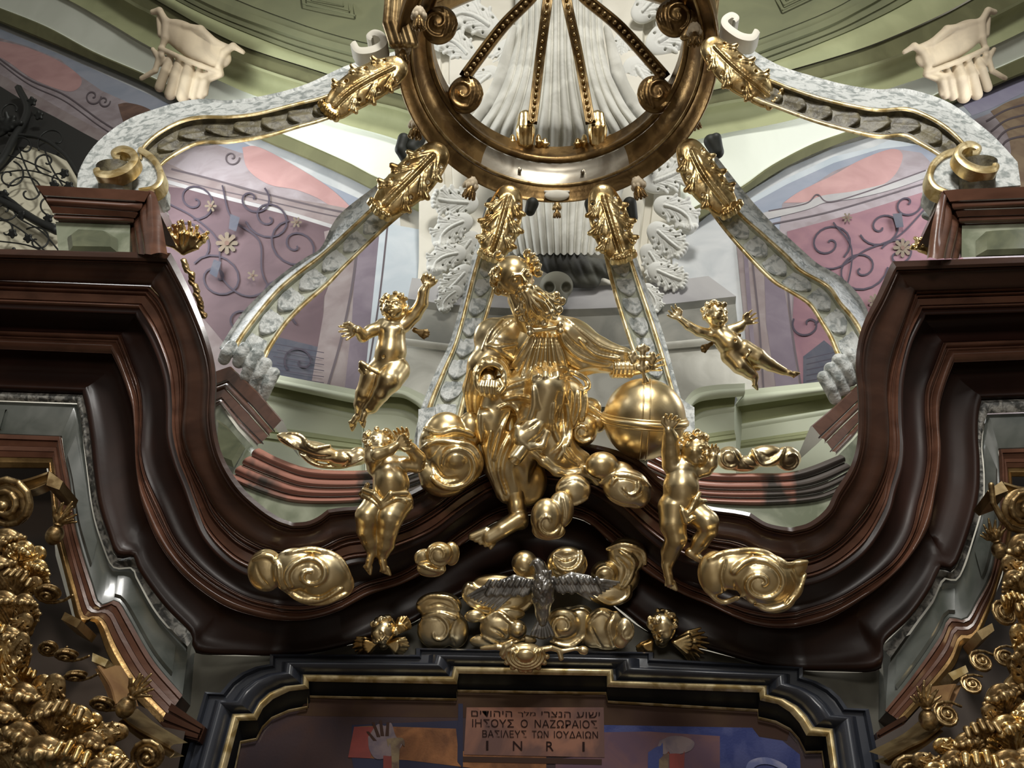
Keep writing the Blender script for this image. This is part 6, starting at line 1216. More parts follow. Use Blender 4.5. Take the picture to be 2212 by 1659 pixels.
rib('outermost right baldachin rib, arching from the crown to the right outer pedestal', [(2201, 400), (2191, 349), (2157, 305), (2106, 261), (2055, 224), (2004, 203), (1953, 192), (1903, 195), (1835, 186), (1767, 169), (1682, 142), (1608, 98), (1547, 64)],
    [(2086, 318), (2082, 305), (2045, 271), (2004, 247), (1960, 231), (1903, 234), (1852, 227), (1767, 207), (1679, 176), (1598, 136), (1533, 88)], [(2035, 352), (2028, 339), (1987, 315), (1950, 296), (1903, 300), (1852, 291), (1767, 268), (1692, 241), (1615, 210), (1543, 159)], (4.35, 4.55),
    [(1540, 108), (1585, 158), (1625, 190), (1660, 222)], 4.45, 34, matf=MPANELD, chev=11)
rib('second baldachin rib from the left, coming down to the slanting left pedestal', [(475, 753), (500, 712), (525, 676), (560, 640), (593, 608), (627, 581), (662, 558), (695, 536), (730, 468), (815, 400), (900, 335)],
    [(500, 752), (520, 720), (559, 669), (590, 632), (611, 611), (644, 584), (690, 550), (735, 510), (798, 451), (860, 395), (925, 320)], [(570, 790), (585, 755), (617, 706), (640, 680), (655, 665), (680, 643), (712, 615), (750, 575), (830, 498), (890, 445), (960, 370)], (6.15, 5.7),
    [(938, 340), (895, 388), (858, 425), (830, 455)], 5.5, 40, chev=10)
rib('second baldachin rib from the right, coming down to the slanting right pedestal', [(1895, 740), (1872, 669), (1850, 632), (1818, 601), (1790, 584), (1760, 566), (1700, 512), (1682, 498), (1615, 424), (1547, 339)],
    [(1876, 745), (1862, 709), (1840, 676), (1818, 652), (1800, 624), (1781, 608), (1733, 581), (1700, 548), (1652, 505), (1587, 444), (1520, 340)], [(1818, 790), (1804, 764), (1790, 730), (1774, 703), (1758, 676), (1740, 655), (1700, 630), (1665, 608), (1615, 558), (1550, 481), (1475, 370)], (6.15, 5.7),
    [(1490, 330), (1512, 380), (1540, 420), (1568, 455)], 5.5, 36, chev=10)
rib('left one of the two baldachin ribs passing behind the seated statue', [(895, 960), (912, 882), (945, 800), (978, 728), (1018, 574), (1058, 440)], [(905, 965), (922, 882), (955, 800), (985, 728), (1025, 574), (1065, 440)], [(985, 965), (1003, 882), (1024, 800), (1038, 735), (1078, 600), (1120, 440)], (6.9, 6.3), [(1098, 430), (1085, 480), (1074, 520), (1062, 552)], 6.1, 36, chev=12)
rib('right one of the two baldachin ribs, passing behind the globe', [(1500, 965), (1462, 838), (1430, 720), (1384, 590), (1335, 440)], [(1490, 965), (1455, 838), (1420, 720), (1373, 581), (1328, 440)], [(1410, 965), (1395, 838), (1358, 740), (1316, 601), (1282, 440)], (6.9, 6.3), [(1302, 430), (1316, 480), (1328, 520), (1340, 555)], 6.1, 38, chev=12)
# vertical end blocks of those two
for pl, lb in (([(904, 884), (940, 878), (936, 1000), (900, 1000)], 'white end scroll with gilt edge at the foot of the rib left of the statue'), ([(1470, 860), (1500, 880), (1502, 1000), (1462, 1000)], 'white end scroll at the foot of the rib right of the globe')):
    q = [P(u, v, 6.7) for u, v in pl]; tag(MB().add(*slab(q, (0, .2, 0))).build('rib_end_scroll', MWHITE, None, 30), lb, 'scroll')
def ribbon(parent, name, pts, Y, wpx, mat, depth=.05, lab=None):
    """upright curled band: flat edge toward the viewer"""
    c = cr(pts, 8); T = np.gradient(c, axis=0); T /= np.linalg.norm(T, axis=1)[:, None]; N_ = np.stack([-T[:, 1], T[:, 0]], 1); n = len(c); ww = np.interp(np.linspace(0, 1, n), [0, .5, 1], [wpx, wpx * 1.1, wpx * .6])[:, None] / 2
    a = np.array([P(*q, Y) for q in c + N_ * ww]); b_ = np.array([P(*q, Y) for q in c - N_ * ww]); bk = np.array([0, depth, .0]); mb = MB()
    mb.add(*loft(a, b_, bulge(.012, 4))); mb.add(*loft(a, a + bk, flat())); mb.add(*loft(b_, b_ + bk, flat())); return mb.build(name, mat, parent, 50)
# big volutes standing on the outer pedestals
def volute(label, outer, curl, horn, Y, dx):
    t = thing('rib_volute', label, 'scroll', tuple(P(outer[0][0], outer[0][1], Y)))
    MB().add(*slab([P(u, v, Y) for u, v in outer], (0, .25, 0))).build('scroll_body', MWHITE, t, 40)
    ribbon(t, 'gilded_edge', curl, Y - .02, 13, GOLDY, .12)
    (hx, hy, hr) = horn; mb = MB(); c0 = P(hx, hy, Y - .12); c1 = P(hx + dx * 3, hy + 70, Y + .02); s_ = scale_at(hx, hy, Y)
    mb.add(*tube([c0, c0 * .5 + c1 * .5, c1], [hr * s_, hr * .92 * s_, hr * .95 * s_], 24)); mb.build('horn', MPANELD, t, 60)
    sp = [(hx - dx * 40, hy + 2), (hx - dx * 36, hy + 12), (hx - dx * 8, hy + 14), (hx + dx * 24, hy + 2), (hx + dx * 42, hy - 18), (hx + dx * 36, hy - 34), (hx + dx * 16, hy - 41), (hx - dx * 2, hy - 34), (hx + dx * 0, hy - 24), (hx + dx * 12, hy - 22)]
    ribbon(t, 'gilded_curl', sp, Y - .2, 15, GOLDY, .10); return t
volute('large curled volute with gilt horn standing on the left outer pedestal', [(166, 410), (168, 378), (186, 338), (215, 304), (262, 300), (305, 318), (335, 345), (347, 372), (346, 400), (330, 412)], [(300, 322), (325, 338), (343, 362), (346, 388), (330, 405), (300, 410)], (248, 362, 36), 4.3, 1)
volute('large curled volute with gilt horn standing on the right outer pedestal', [(2205, 400), (2198, 350), (2170, 318), (2120, 300), (2080, 316), (2040, 335), (2014, 362), (2010, 392), (2030, 415)], [(2075, 322), (2040, 334), (2016, 356), (2010, 382), (2022, 402), (2048, 414)], (2112, 352, 37), 4.3, -1)
# stacked rolls on the volute flanks
def rolls(lab, lines, Y, mat=MWHITE):
    s = Sculpt()
    for x0, y0, x1, y1, r in lines: s.cap([(x0, y0, 0, r), ((x0 + x1) / 2, (y0 + y1) / 2, 5, r * 1.05), (x1, y1, 0, r)], 1.2)
    return tag(s.build('volute_rolls', mat, None, Y, 2.0), lab, 'scroll')
rolls('stacked grey stone rolls beside the left outer pedestal', [(318, 418, 352, 402, 12), (322, 440, 356, 425, 11), (326, 460, 358, 447, 10), (332, 478, 356, 466, 9)], 4.75)
rolls('stacked stone rolls beside the right outer pedestal', [(2014, 402, 2040, 416, 12), (2008, 424, 2034, 440, 11), (2004, 445, 2028, 460, 10), (2000, 465, 2022, 478, 9)], 4.75)
rolls('white stone rolls of the volute standing on the slanting left pedestal', [(500, 748, 484, 776, 13), (530, 752, 516, 782, 14), (556, 768, 534, 812, 15), (574, 786, 550, 834, 14), (592, 806, 568, 856, 13)], 6.0)
rolls('white stone rolls of the volute standing on the slanting right pedestal', [(1862, 760, 1876, 784, 13), (1836, 766, 1856, 796, 14), (1812, 778, 1838, 820, 15), (1794, 796, 1822, 842, 14), (1778, 814, 1804, 862, 13)], 6.0)
# front crown straps cut by the top of the picture, and their curls
for lb, pts, Y in (('upright gilded strap of the crown cut by the picture top, left', [(858, -60), (862, 0), (858, 50), (872, 95)], 4.0), ('upright gilded strap of the crown cut by the picture top, right', [(1525, -60), (1522, 0), (1518, 40), (1500, 78)], 4.1)):
    s = Sculpt()
    for o_ in (-22, -8, 8, 22): s.cap([(x + o_, y, 6 - abs(o_) * .3, 10) for x, y in pts], 1.5)
    tag(s.build('crown_strap', GOLDM, None, Y, 2), lb, 'strap')
for lb, c_, Y in (('small cream scroll curl left of the crown ring', [(762, 92), (775, 108), (805, 106), (828, 92), (824, 76), (808, 70), (796, 78), (804, 84)], 4.3), ('small cream scroll curl right of the crown ring', [(1636, 66), (1625, 80), (1598, 76), (1570, 56), (1566, 42), (1580, 32), (1592, 38), (1586, 46)], 4.3)):
    o = ribbon(None, 'scroll_curl', c_, Y, 14, CREAM, .15); tag(o, lb, 'scroll')
# ------------------------------------------------------------------ fluted console on the middle pilaster with strings of white leaves
co_ = thing('fluted_console', 'grey white fluted console behind the crown ring, flaring like a bell', 'console', tuple(P(1210, 545, 8.0)))
rows = [(-80, 1112, 1302, 6.05), (60, 1112, 1302, 6.35), (150, 1098, 1316, 6.5), (225, 1066, 1352, 6.7), (272, 1034, 1388, 6.9), (300, 1022, 1402, 7.1), (330, 1034, 1385, 7.3), (380, 1062, 1358, 7.6), (450, 1085, 1335, 7.85), (545, 1108, 1314, 8.05)]
V = []; F = []; NF = 14; NS = 12 * NF; m = NS + 1
rr_ = resamp(cr(rows, 6), 60)
for v, a, b_, Y in rr_:
    for j in range(m):
        t = j / NS; ph = (t * NF) % 1; hgt_ = .05 * math.sin(math.pi * ph) ** .7 + .22 * math.sin(math.pi * t) ** .8; V.append(P(a + (b_ - a) * t, v + 6 * math.sin(math.pi * ph) * (v > 500), Y - hgt_))
for i in range(len(rr_) - 1):
    for j in range(m - 1): F.append((i * m + j, i * m + j + 1, (i + 1) * m + j + 1, (i + 1) * m + j))
MB().add(V, F).build('fluted_bell', STUC, co_)
for sd in (-1, 1):   # soft curling margins
    s = Sculpt()
    for k in range(4):
        x = 1210 + sd * (118 + 16 * k)
        s.cap([(1210 + sd * (100 + 2 * k), 60 + 5 * k, 0, 7), (1210 + sd * (116 + 8 * k), 160 + 8 * k, 6, 8), (1210 + sd * (150 + 14 * k), 228 + 16 * k, 8, 9), (1210 + sd * (190 + 4 * k), 262 + 22 * k, 12, 7)], 3)
    s.build('curled_margin', STUC, co_, 6.8, 2.4)
lv = [(1000, 20, 74, 2.6), (1058, 60, 78, 2.2), (975, 75, 60, 2.9), (1010, 120, 66, 2.4), (1100, 110, 76, .3), (1060, 165, 76, .9), (1012, 200, 58, 1.2), (1385, 30, 74, -2.4), (1420, 95, 76, -2.2), (1345, 90, 60, .2), (1372, 150, 80, -.6), (1412, 185, 62, -.9), (1425, 245, 60, -1.6), (1440, 20, 60, -2.6),
      (1012, 440, 64, 1.7), (1002, 480, 66, 1.2), (1018, 520, 62, .7), (990, 548, 60, 1.4), (1005, 590, 56, .8), (985, 630, 44, 1.0), (1410, 395, 66, -2.0), (1432, 445, 70, -1.3), (1418, 500, 62, -.9), (1400, 545, 60, -.6), (1418, 585, 56, -1.2), (1398, 625, 44, -.7), (1135, 520, 44, .5), (1345, 560, 40, -.4)]
for k, (u, v, sz, a) in enumerate(lv):
    Y = (6.3 + .9 * max(0, v - 0) / 250) if v < 300 else (7.9 if v < 520 else 8.1)
    put(LEAFC if k % 2 else LEAF, 'stucco_leaf', simple('white_stucco', (.70, .70, .65), .65) if 'WST' not in globals() else WST, None, u, v, Y, sz * 1.3, a, .15, flip=1 if a > 0 else -1,
        label=('white stucco leaf on the pilaster ' + ('left' if u < 1210 else 'right') + (' inside the crown ring' if v < 300 else ' below the crown ring')), cat='leaf', group='white stucco leaves ' + ('left' if u < 1210 else 'right') + (' inside the ring' if v < 300 else ' below the ring'))
    if k == 0: WST = bpy.data.materials['white_stucco']
# skull and draped cloud painted/carved in grey
SKM = simple('smoky_grey_stone', (.10, .10, .08), .7, 0, ((.055, .055, .05), 3)); SKL = simple('skull_grey', (.20, .195, .15), .65)
s = Sculpt(); s.cap([(1150, 560, 0, 12), (1190, 570, 6, 22), (1250, 575, 8, 26), (1300, 580, 4, 18), (1330, 600, 0, 10)], 6); s.cap([(1230, 600, 4, 22), (1280, 605, 2, 18)], 6); s.bake(4)
for k in range(6): s.stroke([(1170 + 24 * k, 555, 3), (1180 + 26 * k, 590, 4), (1200 + 24 * k, 615, 3)], .2, True, 2)
tag(s.build('carved_drapery', SKM, None, 8.1, 2.6), 'dark grey drapery relief above the skull behind the saint', 'relief')
s = Sculpt(); s.ell((1202, 618, 0), (36, 32, 26), 0, 4); s.ell((1205, 645, 6), (21, 20, 18), 0, 5); s.ell((1186, 623, 24), (11.5, 11.5, 24), 0, 1, True); s.ell((1222, 623, 24), (11.5, 11.5, 24), 0, 1, True); s.cap([(1204, 638, 26, 4), (1204, 645, 26, 5)], 1, True)
s.cap([(1190, 657, 22, 1.6), (1205, 660, 26, 1.6), (1220, 657, 22, 1.6)], .6, True)
for x in range(1192, 1222, 5): s.cap([(x, 652, 24, 1), (x, 664, 24, 1)], .5, True)
tag(s.build('skull_relief', SKL, None, 7.95, 1.8), 'grey skull relief on the wall, right of the bearded head', 'skull')

# ------------------------------------------------------------------ stucco cartouches on the vault
def cartouche(d, cx, lb):
    X = lambda x: cx + d * (x - 425)
    s = Sculpt(); a0 = .55 * d
    s.ell((X(425), 98, 0), (72, 34, 14), a0, 8); s.ell((X(395), 78, 2), (48, 30, 14), a0, 8); s.ell((X(462), 120, 2), (40, 28, 12), a0 * .6, 6)
    s.cap([(X(333), 30, 8, 6), (X(350), 28, 12, 7), (X(362), 50, 10, 8), (X(360), 85, 8, 8), (X(352), 104, 4, 6)], 3); s.cap([(X(345), 42, 4, 6), (X(350), 78, 6, 7)], 2)
    s.cap([(X(528), 116, 8, 5), (X(508), 104, 12, 7), (X(488), 118, 10, 8), (X(476), 146, 8, 7), (X(480), 162, 4, 6)], 3)
    s.cap([(X(368), 50, 8, 6), (X(405), 62, 12, 7), (X(440), 70, 16, 8), (X(470), 96, 12, 7), (X(500), 106, 8, 5)], 4); s.cap([(X(350), 108, 8, 6), (X(395), 130, 14, 6), (X(440), 148, 16, 6), (X(480), 160, 8, 5)], 3)
    for k in range(7): s.cap([(X(420 + k * 5), 70 + k * 3, 17, 1.6), (X(432 + k * 5), 92 + k * 2, 20, 1.8), (X(424 + k * 6), 112 + k * 3, 18, 1.4)], 1, True)
    for x0, y0, x1, y1, r in ((345, 112, 352, 140, 6), (368, 125, 345, 190, 10), (388, 134, 368, 205, 12), (410, 142, 396, 210, 14), (432, 150, 420, 210, 9), (448, 156, 436, 208, 8)): s.cap([(X(x0), y0, 0, r * .8), (X((x0 + x1) / 2 + 6), (y0 + y1) / 2, 12, r), (X(x1), y1, 2, r)], 1.5)
    s.cap([(X(332), 108, 4, 5), (X(346), 130, 8, 6), (X(338), 155, 6, 6), (X(306), 170, 2, 5)], 2); s.cap([(X(480), 165, 4, 4), (X(452), 178, 8, 5), (X(446), 205, 4, 5)], 2); s.cap([(X(478), 158, 4, 4), (X(440), 168, 10, 6), (X(430), 205, 4, 5)], 2)
    tag(s.build('vault_cartouche', STUCB, None, 7.1, 2.2), lb, 'cartouche')
cartouche(1, 425, 'beige stucco cartouche with curled ends on the vault, top left'); cartouche(-1, 2052, 'beige stucco cartouche with curled ends on the vault, top right')

# ------------------------------------------------------------------ arched window with iron grille behind the left pedestal
mb = MB(); mb.add([P(u, v, 8.45) for u, v in [(-160, 90), (0, 186), (55, 220), (121, 254), (180, 287), (216, 306), (190, 332), (166, 420), (150, 560), (-160, 620)]][::-1], [tuple(range(10))], 0)
mb.add([P(u, v, 8.42) for u, v in [(-160, 470), (0, 372), (60, 314), (120, 335), (152, 352), (170, 395), (150, 560), (-160, 620)]][::-1], [tuple(range(8))], 1)
o = mb.build('window_1', None, None, None, False, [simple('window_reveal_dark', (.018, .018, .016), .7), simple('pale_yellow_wall', (.70, .66, .50), .8)]); o['kind'] = 'structure'
gr_ = thing('window_grille', 'black wrought iron scroll grille in the arched opening at the left edge', 'grille', tuple(P(60, 420, 8.2)))
def wire(nm, pts, r, Y=8.2, parent=gr_, cu=True):
    q = prail(pts, Y, n=max(12, 6 * len(pts)), curve=cu); return MB().add(*tube(q, r * scale_at(pts[0][0], pts[0][1], Y), 6)).build(nm, IRON, parent)
for pts, r in (([(-60, 400), (0, 352), (30, 300), (60, 240), (40, 190)], 9), ([(20, 290), (90, 300), (140, 335), (170, 380)], 5), ([(-40, 415), (30, 448), (80, 478), (125, 500)], 9), ([(-40, 395), (20, 430), (70, 468), (120, 488)], 4)): wire('bar', pts, r)
def wsp(cx, cy, r, a0, tr, sq=.9, th=2.0):
    pts = [(cx + (r * (1 - i / 24) + 2) * math.cos(a0 + tr * TAU * i / 24), cy + sq * (r * (1 - i / 24) + 2) * math.sin(a0 + tr * TAU * i / 24)) for i in range(24)]
    q = np.array([P(*p_, 8.2) for p_ in pts]); MB().add(*tube(q, th * scale_at(cx, cy, 8.2), 6)).build('scroll_bar', IRON, gr_)
for a in ((60, 415, 42, 3.4, 1.1), (110, 440, 30, 1.0, 1.0), (20, 380, 34, 5, 1.2), (10, 500, 40, 2.2, 1.0), (80, 520, 34, 4, 1.1), (120, 305, 40, 2.6, .8), (30, 240, 40, 1, .9), (130, 385, 26, .4, 1.0), (50, 320, 34, 3, .9), (10, 455, 26, 0, 1.2), (100, 350, 26, 2, 1)): wsp(*a)
for pts in ([(40, 320), (60, 370), (85, 420)], [(95, 320), (110, 360), (135, 400)], [(-10, 375), (60, 368), (120, 385), (160, 405)], [(0, 470), (50, 500), (100, 545)], [(-10, 520), (60, 530), (120, 555)], [(20, 435), (40, 470), (90, 500), (130, 545)], [(0, 330), (50, 345), (110, 372)]): wire('rod', pts, 1.8)
s = Sculpt(); rd = random.Random(2)
for k in range(16): a = rd.uniform(0, 6.28); q = rd.uniform(6, 30); s.cap([(22, 275, 0, 9), (22 + q * math.cos(a), 275 + q * math.sin(a), 6, 5)], 2)
s.build('rosette', IRON, gr_, 8.15, 2)
for u, v in ((118, 400), (150, 402), (28, 505), (62, 515), (48, 465), (105, 472), (10, 420), (70, 220), (85, 250), (140, 375), (30, 545)):
    s = Sculpt()
    for k in range(5): a = k * 1.256 + u; s.cap([(u, v, 0, 4), (u + 8 * math.cos(a), v + 8 * math.sin(a), 2, 4)], 1)
    s.build('leaf', IRON, gr_, 8.18, 2)

# ------------------------------------------------------------------ gilded sprays beside the pedestals
def spray(lb, u, v, n, L, Y, a0, a1, seed):
    s = Sculpt(); rd = random.Random(seed)
    for k in range(n):
        a = rd.uniform(a0, a1); l = L * rd.uniform(.5, 1); w = rd.uniform(-8, 16); b_ = rd.choice((-.5, .5))
        s.cap([(u, v, 0, 6), (u + math.cos(a) * l * .5, v + math.sin(a) * l * .5, w * .6, 5), (u + math.cos(a + b_ * .4) * l, v + math.sin(a + b_ * .4) * l, w, 3.6)], 1)
        s.ell((u + math.cos(a + b_ * .4) * l, v + math.sin(a + b_ * .4) * l, w + 2), (4.6, 4.6, 4.6), 0, 1)
    return tag(s.build('gilded_spray', GOLD2, None, Y, 1.6), lb, 'ornament')
spray('bright gilded leafy spray right of the left outer pedestal', 396, 545, 60, 68, 4.6, -2.6, -.3, 4); spray('small gilded spray at the left side of the right outer pedestal', 2004, 545, 26, 44, 4.6, -2.9, -1.2, 6)
s = Sculpt(); rd = random.Random(9)
for k in range(14): x = 398 + 42 * (k / 13) ** .8 + rd.uniform(-4, 4); s.ell((x, 565 + 9 * k, 0), (8, 7, 6), rd.uniform(0, 3), 2); s.cap([(x - 5, 562 + 9 * k, 5, 2.5), (x + 6, 570 + 9 * k, 6, 2.5)], 1)
tag(s.build('gilded_pendant', GOLDM, None, 4.75, 1.8), 'hanging gilded husk string beside the top of the left cornice', 'ornament')

# ------------------------------------------------------------------ dove
dv = thing('dove', 'silver dove with spread wings, head turned left, above the picture frame', 'dove', tuple(P(1175, 1370, 5.5)))
s = Sculpt(); s.cap([(1172, 1290, 0, 23), (1174, 1262, 6, 24), (1172, 1240, 8, 17), (1166, 1220, 12, 12), (1160, 1212, 14, 11)], 5); s.cap([(1172, 1290, 0, 22), (1172, 1325, -4, 15), (1172, 1345, -4, 11)], 6)
s.cap([(1152, 1210, 16, 4.5), (1145, 1218, 16, 2.5)], 1.5); s.ell((1158, 1209, 24), (2, 2, 3), 0, .6, True)
s.bake(2.5); rd = random.Random(3)
for k in range(60):
    y = rd.uniform(1228, 1300); x = 1172 + rd.uniform(-20, 20); s.stroke([(x - 3, y, 2.6), (x, y + 6, 2.8), (x + 3, y, 2.6)], .2, False, .7, n=5)
s.build('body', SILVER, dv, 5.5, 1.3, (1172, 1280))
s = Sculpt()
for k in range(-3, 4): s.cap([(1172 + k * 2, 1338, -2, 5), (1172 + k * 7, 1376 - abs(k) * 2, 2 + (k % 2) * 2, 6)], .6, wz=.6)
s.build('tail', SILVER, dv, 5.5, 1.3, (1172, 1280))
for sd, tipx, tipy in ((-1, 1010, 1288), (1, 1338, 1258)):
    s = Sculpt(); bx, by = 1172 + sd * 18, 1268; L = abs(tipx - bx)
    s.cap([(bx, by - 4, 0, 11), (bx + sd * L * .3, 1250 + (0 if sd < 0 else -6), 4, 10), (bx + sd * L * .55, (1262 if sd < 0 else 1248), 2, 7)], 2, wz=.6)
    for k in range(9):   # primaries
        t = k / 8; ex = bx + sd * L * (1.0 - .42 * t); ey = tipy + (t * 30 if sd < 0 else t * 38) - (0 if sd < 0 else 0); sxx = bx + sd * L * (.52 - .40 * t)
        s.cap([(sxx, 1258 - (4 if sd > 0 else 0) + 4 * t, 0, 5), ((sxx + ex) / 2, (1258 + ey) / 2 - 4, 3 - k % 2 * 1.5, 5.2), (ex, ey, 0, 3)], .5, wz=.6)
    for k in range(10): x = bx + sd * (8 + L * .58 * k / 9); s.cap([(x, 1262 - (0 if sd < 0 else 5) + (k % 2) * 3, 6, 6), (x + sd * 8, 1278 - (0 if sd < 0 else 6) + (k % 2) * 4, 7, 7)], .6, wz=.7)
    for k in range(8): x = bx + sd * (6 + L * .62 * k / 7); s.cap([(x, 1252 - (0 if sd < 0 else 6), 9, 4.5), (x + sd * 7, 1262 - (0 if sd < 0 else 6), 10, 5)], .6, wz=.7)
    s.build('wing', SILVER, dv, 5.5, 1.3, (1172, 1280))
# ------------------------------------------------------------------ cherub heads with wings
def cherub_head(lb, c, R, roll, yaw, pitch, wings_, Y, seed, collar):
    t = thing('cherub_bust', lb, 'cherub head', tuple(P(c[0], c[1] + R, Y))); s = Sculpt(); q = head(s, c, R, roll, yaw, pitch, 10, True, .3); s.cap([(c[0], c[1] + R * .5, 0, R * .5), (c[0], c[1] + R * 1.1, -4, R * .5)], 5)
    s.build('face', GOLD, t, Y, 1.4, c); k = Sculpt(); curls(k, q, R, 48, seed, -1.0, .3, .24); k.build('curly_hair', GOLD, t, Y, 1.4, c)
    for (rx, ry, a, L, sd) in wings_:
        s = Sculpt(); rd = random.Random(seed)
        for k in range(9):
            b_ = a + sd * (k - 4) * .17; l = L * (1 - .05 * abs(k - 3)); s.cap([(rx, ry, 2, 6), (rx + math.cos(b_) * l * .6, ry + math.sin(b_) * l * .6, 4 + k % 2 * 3, 5.5), (rx + math.cos(b_ + .1 * sd) * l, ry + math.sin(b_ + .1 * sd) * l, 2, 3)], .6, wz=.7)
        for k in range(5): b_ = a + sd * (k - 2) * .28; s.cap([(rx, ry, 8, 5), (rx + math.cos(b_) * L * .45, ry + math.sin(b_) * L * .45, 10, 5)], .6)
        s.build('wing', GOLD2, t, Y, 1.4, c)
cherub_head('gilded winged cherub head above the frame left of the tall two-disc cloud', (828, 1362), 27, .9, .3, .1, [(842, 1390, .2, 42, 1), (812, 1388, 2.85, 50, -1), (862, 1362, -1.0, 34, 1)], 5.82, 21, 0)
cherub_head('gilded winged cherub head above the frame at the far right, looking left', (1430, 1352), 30, -.5, -.8, -.1, [(1455, 1385, .12, 76, 1), (1405, 1385, 2.2, 38, -1)], 5.82, 25, 0)
# ------------------------------------------------------------------ shell cartouche on the frame
s = Sculpt(); s.ell((1135, 1418, 0), (44, 30, 14), 0, 5); s.cap([(1040, 1400, 0, 4), (1075, 1396, 4, 6), (1110, 1402, 6, 8)], 3); s.cap([(1160, 1404, 4, 8), (1190, 1398, 4, 6), (1215, 1406, 2, 5), (1245, 1400, 2, 4), (1262, 1404, 4, 9)], 2); s.ell((1258, 1403, 4), (10, 9, 9), 0, 1)
s.bake(2.5)
for k in range(4): s.stroke([(1135 + (40 - 8 * k) * math.cos(a), 1412 + (30 - 6 * k) * math.sin(a), 2.8) for a in np.linspace(-.4, 3.5, 14)], .35, False, 1)
for k in range(8): a = .1 + k * .42; s.ell((1135 + 46 * math.cos(a), 1414 + 33 * math.sin(a), 3), (7, 6, 6), 0, 2)
s.ell((1135, 1410, 16), (20, 13, 8), 0, 2); s.cap([(1085, 1410, 6, 7), (1092, 1395, 8, 6), (1105, 1388, 8, 6)], 2); s.cap([(1208, 1408, 4, 5), (1212, 1420, 4, 6)], 2); s.cap([(1130, 1444, 2, 5), (1136, 1452, 2, 3)], 2)
tag(s.build('shell_cartouche', GOLD, None, 5.72, 1.4), 'gilded shell ornament fixed to the middle of the black picture frame', 'ornament')

# ------------------------------------------------------------------ gilded composite capitals in the lower corners
def blocks(parent, nm, pl, Y, mat, back=.25, hh=.0):
    q = [P(u, v, Y) for u, v in pl]; return MB().add(*slab(q, (0, back, 0))).build(nm, mat, parent, 25)
def abacus_bar(parent, top, bot, Y, mat=GOLDM):
    A_, B_ = prail(top, Y, n=24), prail(bot, Y + .03, n=24); mb = MB()
    mb.add(*loft(A_, B_, [(0, -.15), (0, 0), (.12, .03), (.3, .03), (.36, 0)] + [(.36 + .6 * i / 6, -.03 * math.sin(math.pi * i / 6)) for i in range(1, 7)] + [(1, 0), (1, -.15)])); return mb.build('abacus', mat, parent, 35)
RIMG = simple('brown_gilded_abacus', (.34, .20, .085), .45, .3, ((.24, .13, .06), 4))
def scatter(parent, items, Y, mats, proto_):
    rd = random.Random(len(items))
    for k, it in enumerate(items):
        u, v, sz, a = it[:4]; a += rd.uniform(-.35, .35); sz *= rd.uniform(.95, 1.3)
        if k % 4 == 3 and len(it) < 5: it = (*it[:4], LEAFT)
        put(proto_ if len(it) < 5 else it[4], 'acanthus_leaf', mats[k % len(mats)], parent, u, v, Y - .02 * (k % 4), sz, a, .1, .0, flip=1 if k % 2 else -1)
# left near capital
c1 = thing('column_capital', 'gilded composite capital at the left edge with a large spiral volute', 'capital', tuple(P(40, 1600, 4.9)))
abacus_bar(c1, [(-200, 1052), (-60, 1050), (0, 1045), (60, 1034), (108, 1018)], [(-200, 1082), (-60, 1078), (0, 1070), (60, 1060), (98, 1046)], 4.85); blocks(c1, 'abacus_corner', [(106, 1017), (136, 1040), (128, 1058), (100, 1048)], 4.83, GOLDM)
put(VOL, 'volute', GOLDM, c1, 18, 1090, 4.85, 132, 3.6, 0, 0, w=0); put(VOL, 'volute', GOLDM, c1, 105, 1282, 4.95, 66, 1.4, 0, .6)
scatter(c1, [(25, 1170, 95, 0), (62, 1190, 80, .3), (8, 1230, 90, -.2), (48, 1245, 85, .2), (90, 1225, 70, .5), (20, 1300, 95, 0), (60, 1300, 80, .1), (-8, 1350, 90, 0), (30, 1375, 95, .1), (55, 1340, 62, .4, LEAFC), (85, 1195, 60, .8, LEAFC), (50, 1380, 60, 1.0, LEAFC), (78, 1258, 60, .9, LEAFC), (10, 1400, 90, .0, LEAF), (-15, 1180, 90, 0), (-60, 1200, 95, 0), (-60, 1280, 95, .2), (-55, 1360, 95, 0), (-50, 1430, 95, 0), (-70, 1520, 110, 0), (-60, 1600, 110, .1)], 4.9, [GOLDM, GOLD2, GOLDM], LEAFU)
# left second capital (pilaster)
c2 = thing('column_capital', 'gilded capital beside the left column, below the stepped brown architrave', 'capital', tuple(P(200, 1640, 5.1)))
for top, bot in (([(222, 1437), (250, 1480), (262, 1520)], [(205, 1445), (228, 1490), (240, 1530)]), ([(262, 1535), (300, 1565), (345, 1590), (376, 1608)], [(256, 1560), (292, 1590), (335, 1618), (368, 1638)])): abacus_bar(c2, top, bot, 5.3, GOLDM if top[0][0] > 230 else RIMG)
blocks(c2, 'abacus_corner', [(140, 1322), (176, 1340), (165, 1356), (132, 1338)], 5.3, GOLDM); blocks(c2, 'abacus_corner', [(200, 1410), (234, 1425), (226, 1440), (198, 1428)], 5.28, GOLDY); 
put(BUD, 'rosebud', GOLDM, c2, 118, 1156, 5.1, 92, .35); put(BUD, 'rosebud', GOLDM, c2, 272, 1528, 5.2, 100, .55)
for a in ((322, 1632, 84, 2.8, 0), (222, 1520, 64, 1.6, .7), (145, 1415, 60, 1.5, .8), (165, 1460, 58, 1.4, .9), (105, 1400, 50, 1.2, .5)): put(VOL, 'volute', GOLDM, c2, a[0], a[1], 5.25, a[2], a[3], 0, a[4])
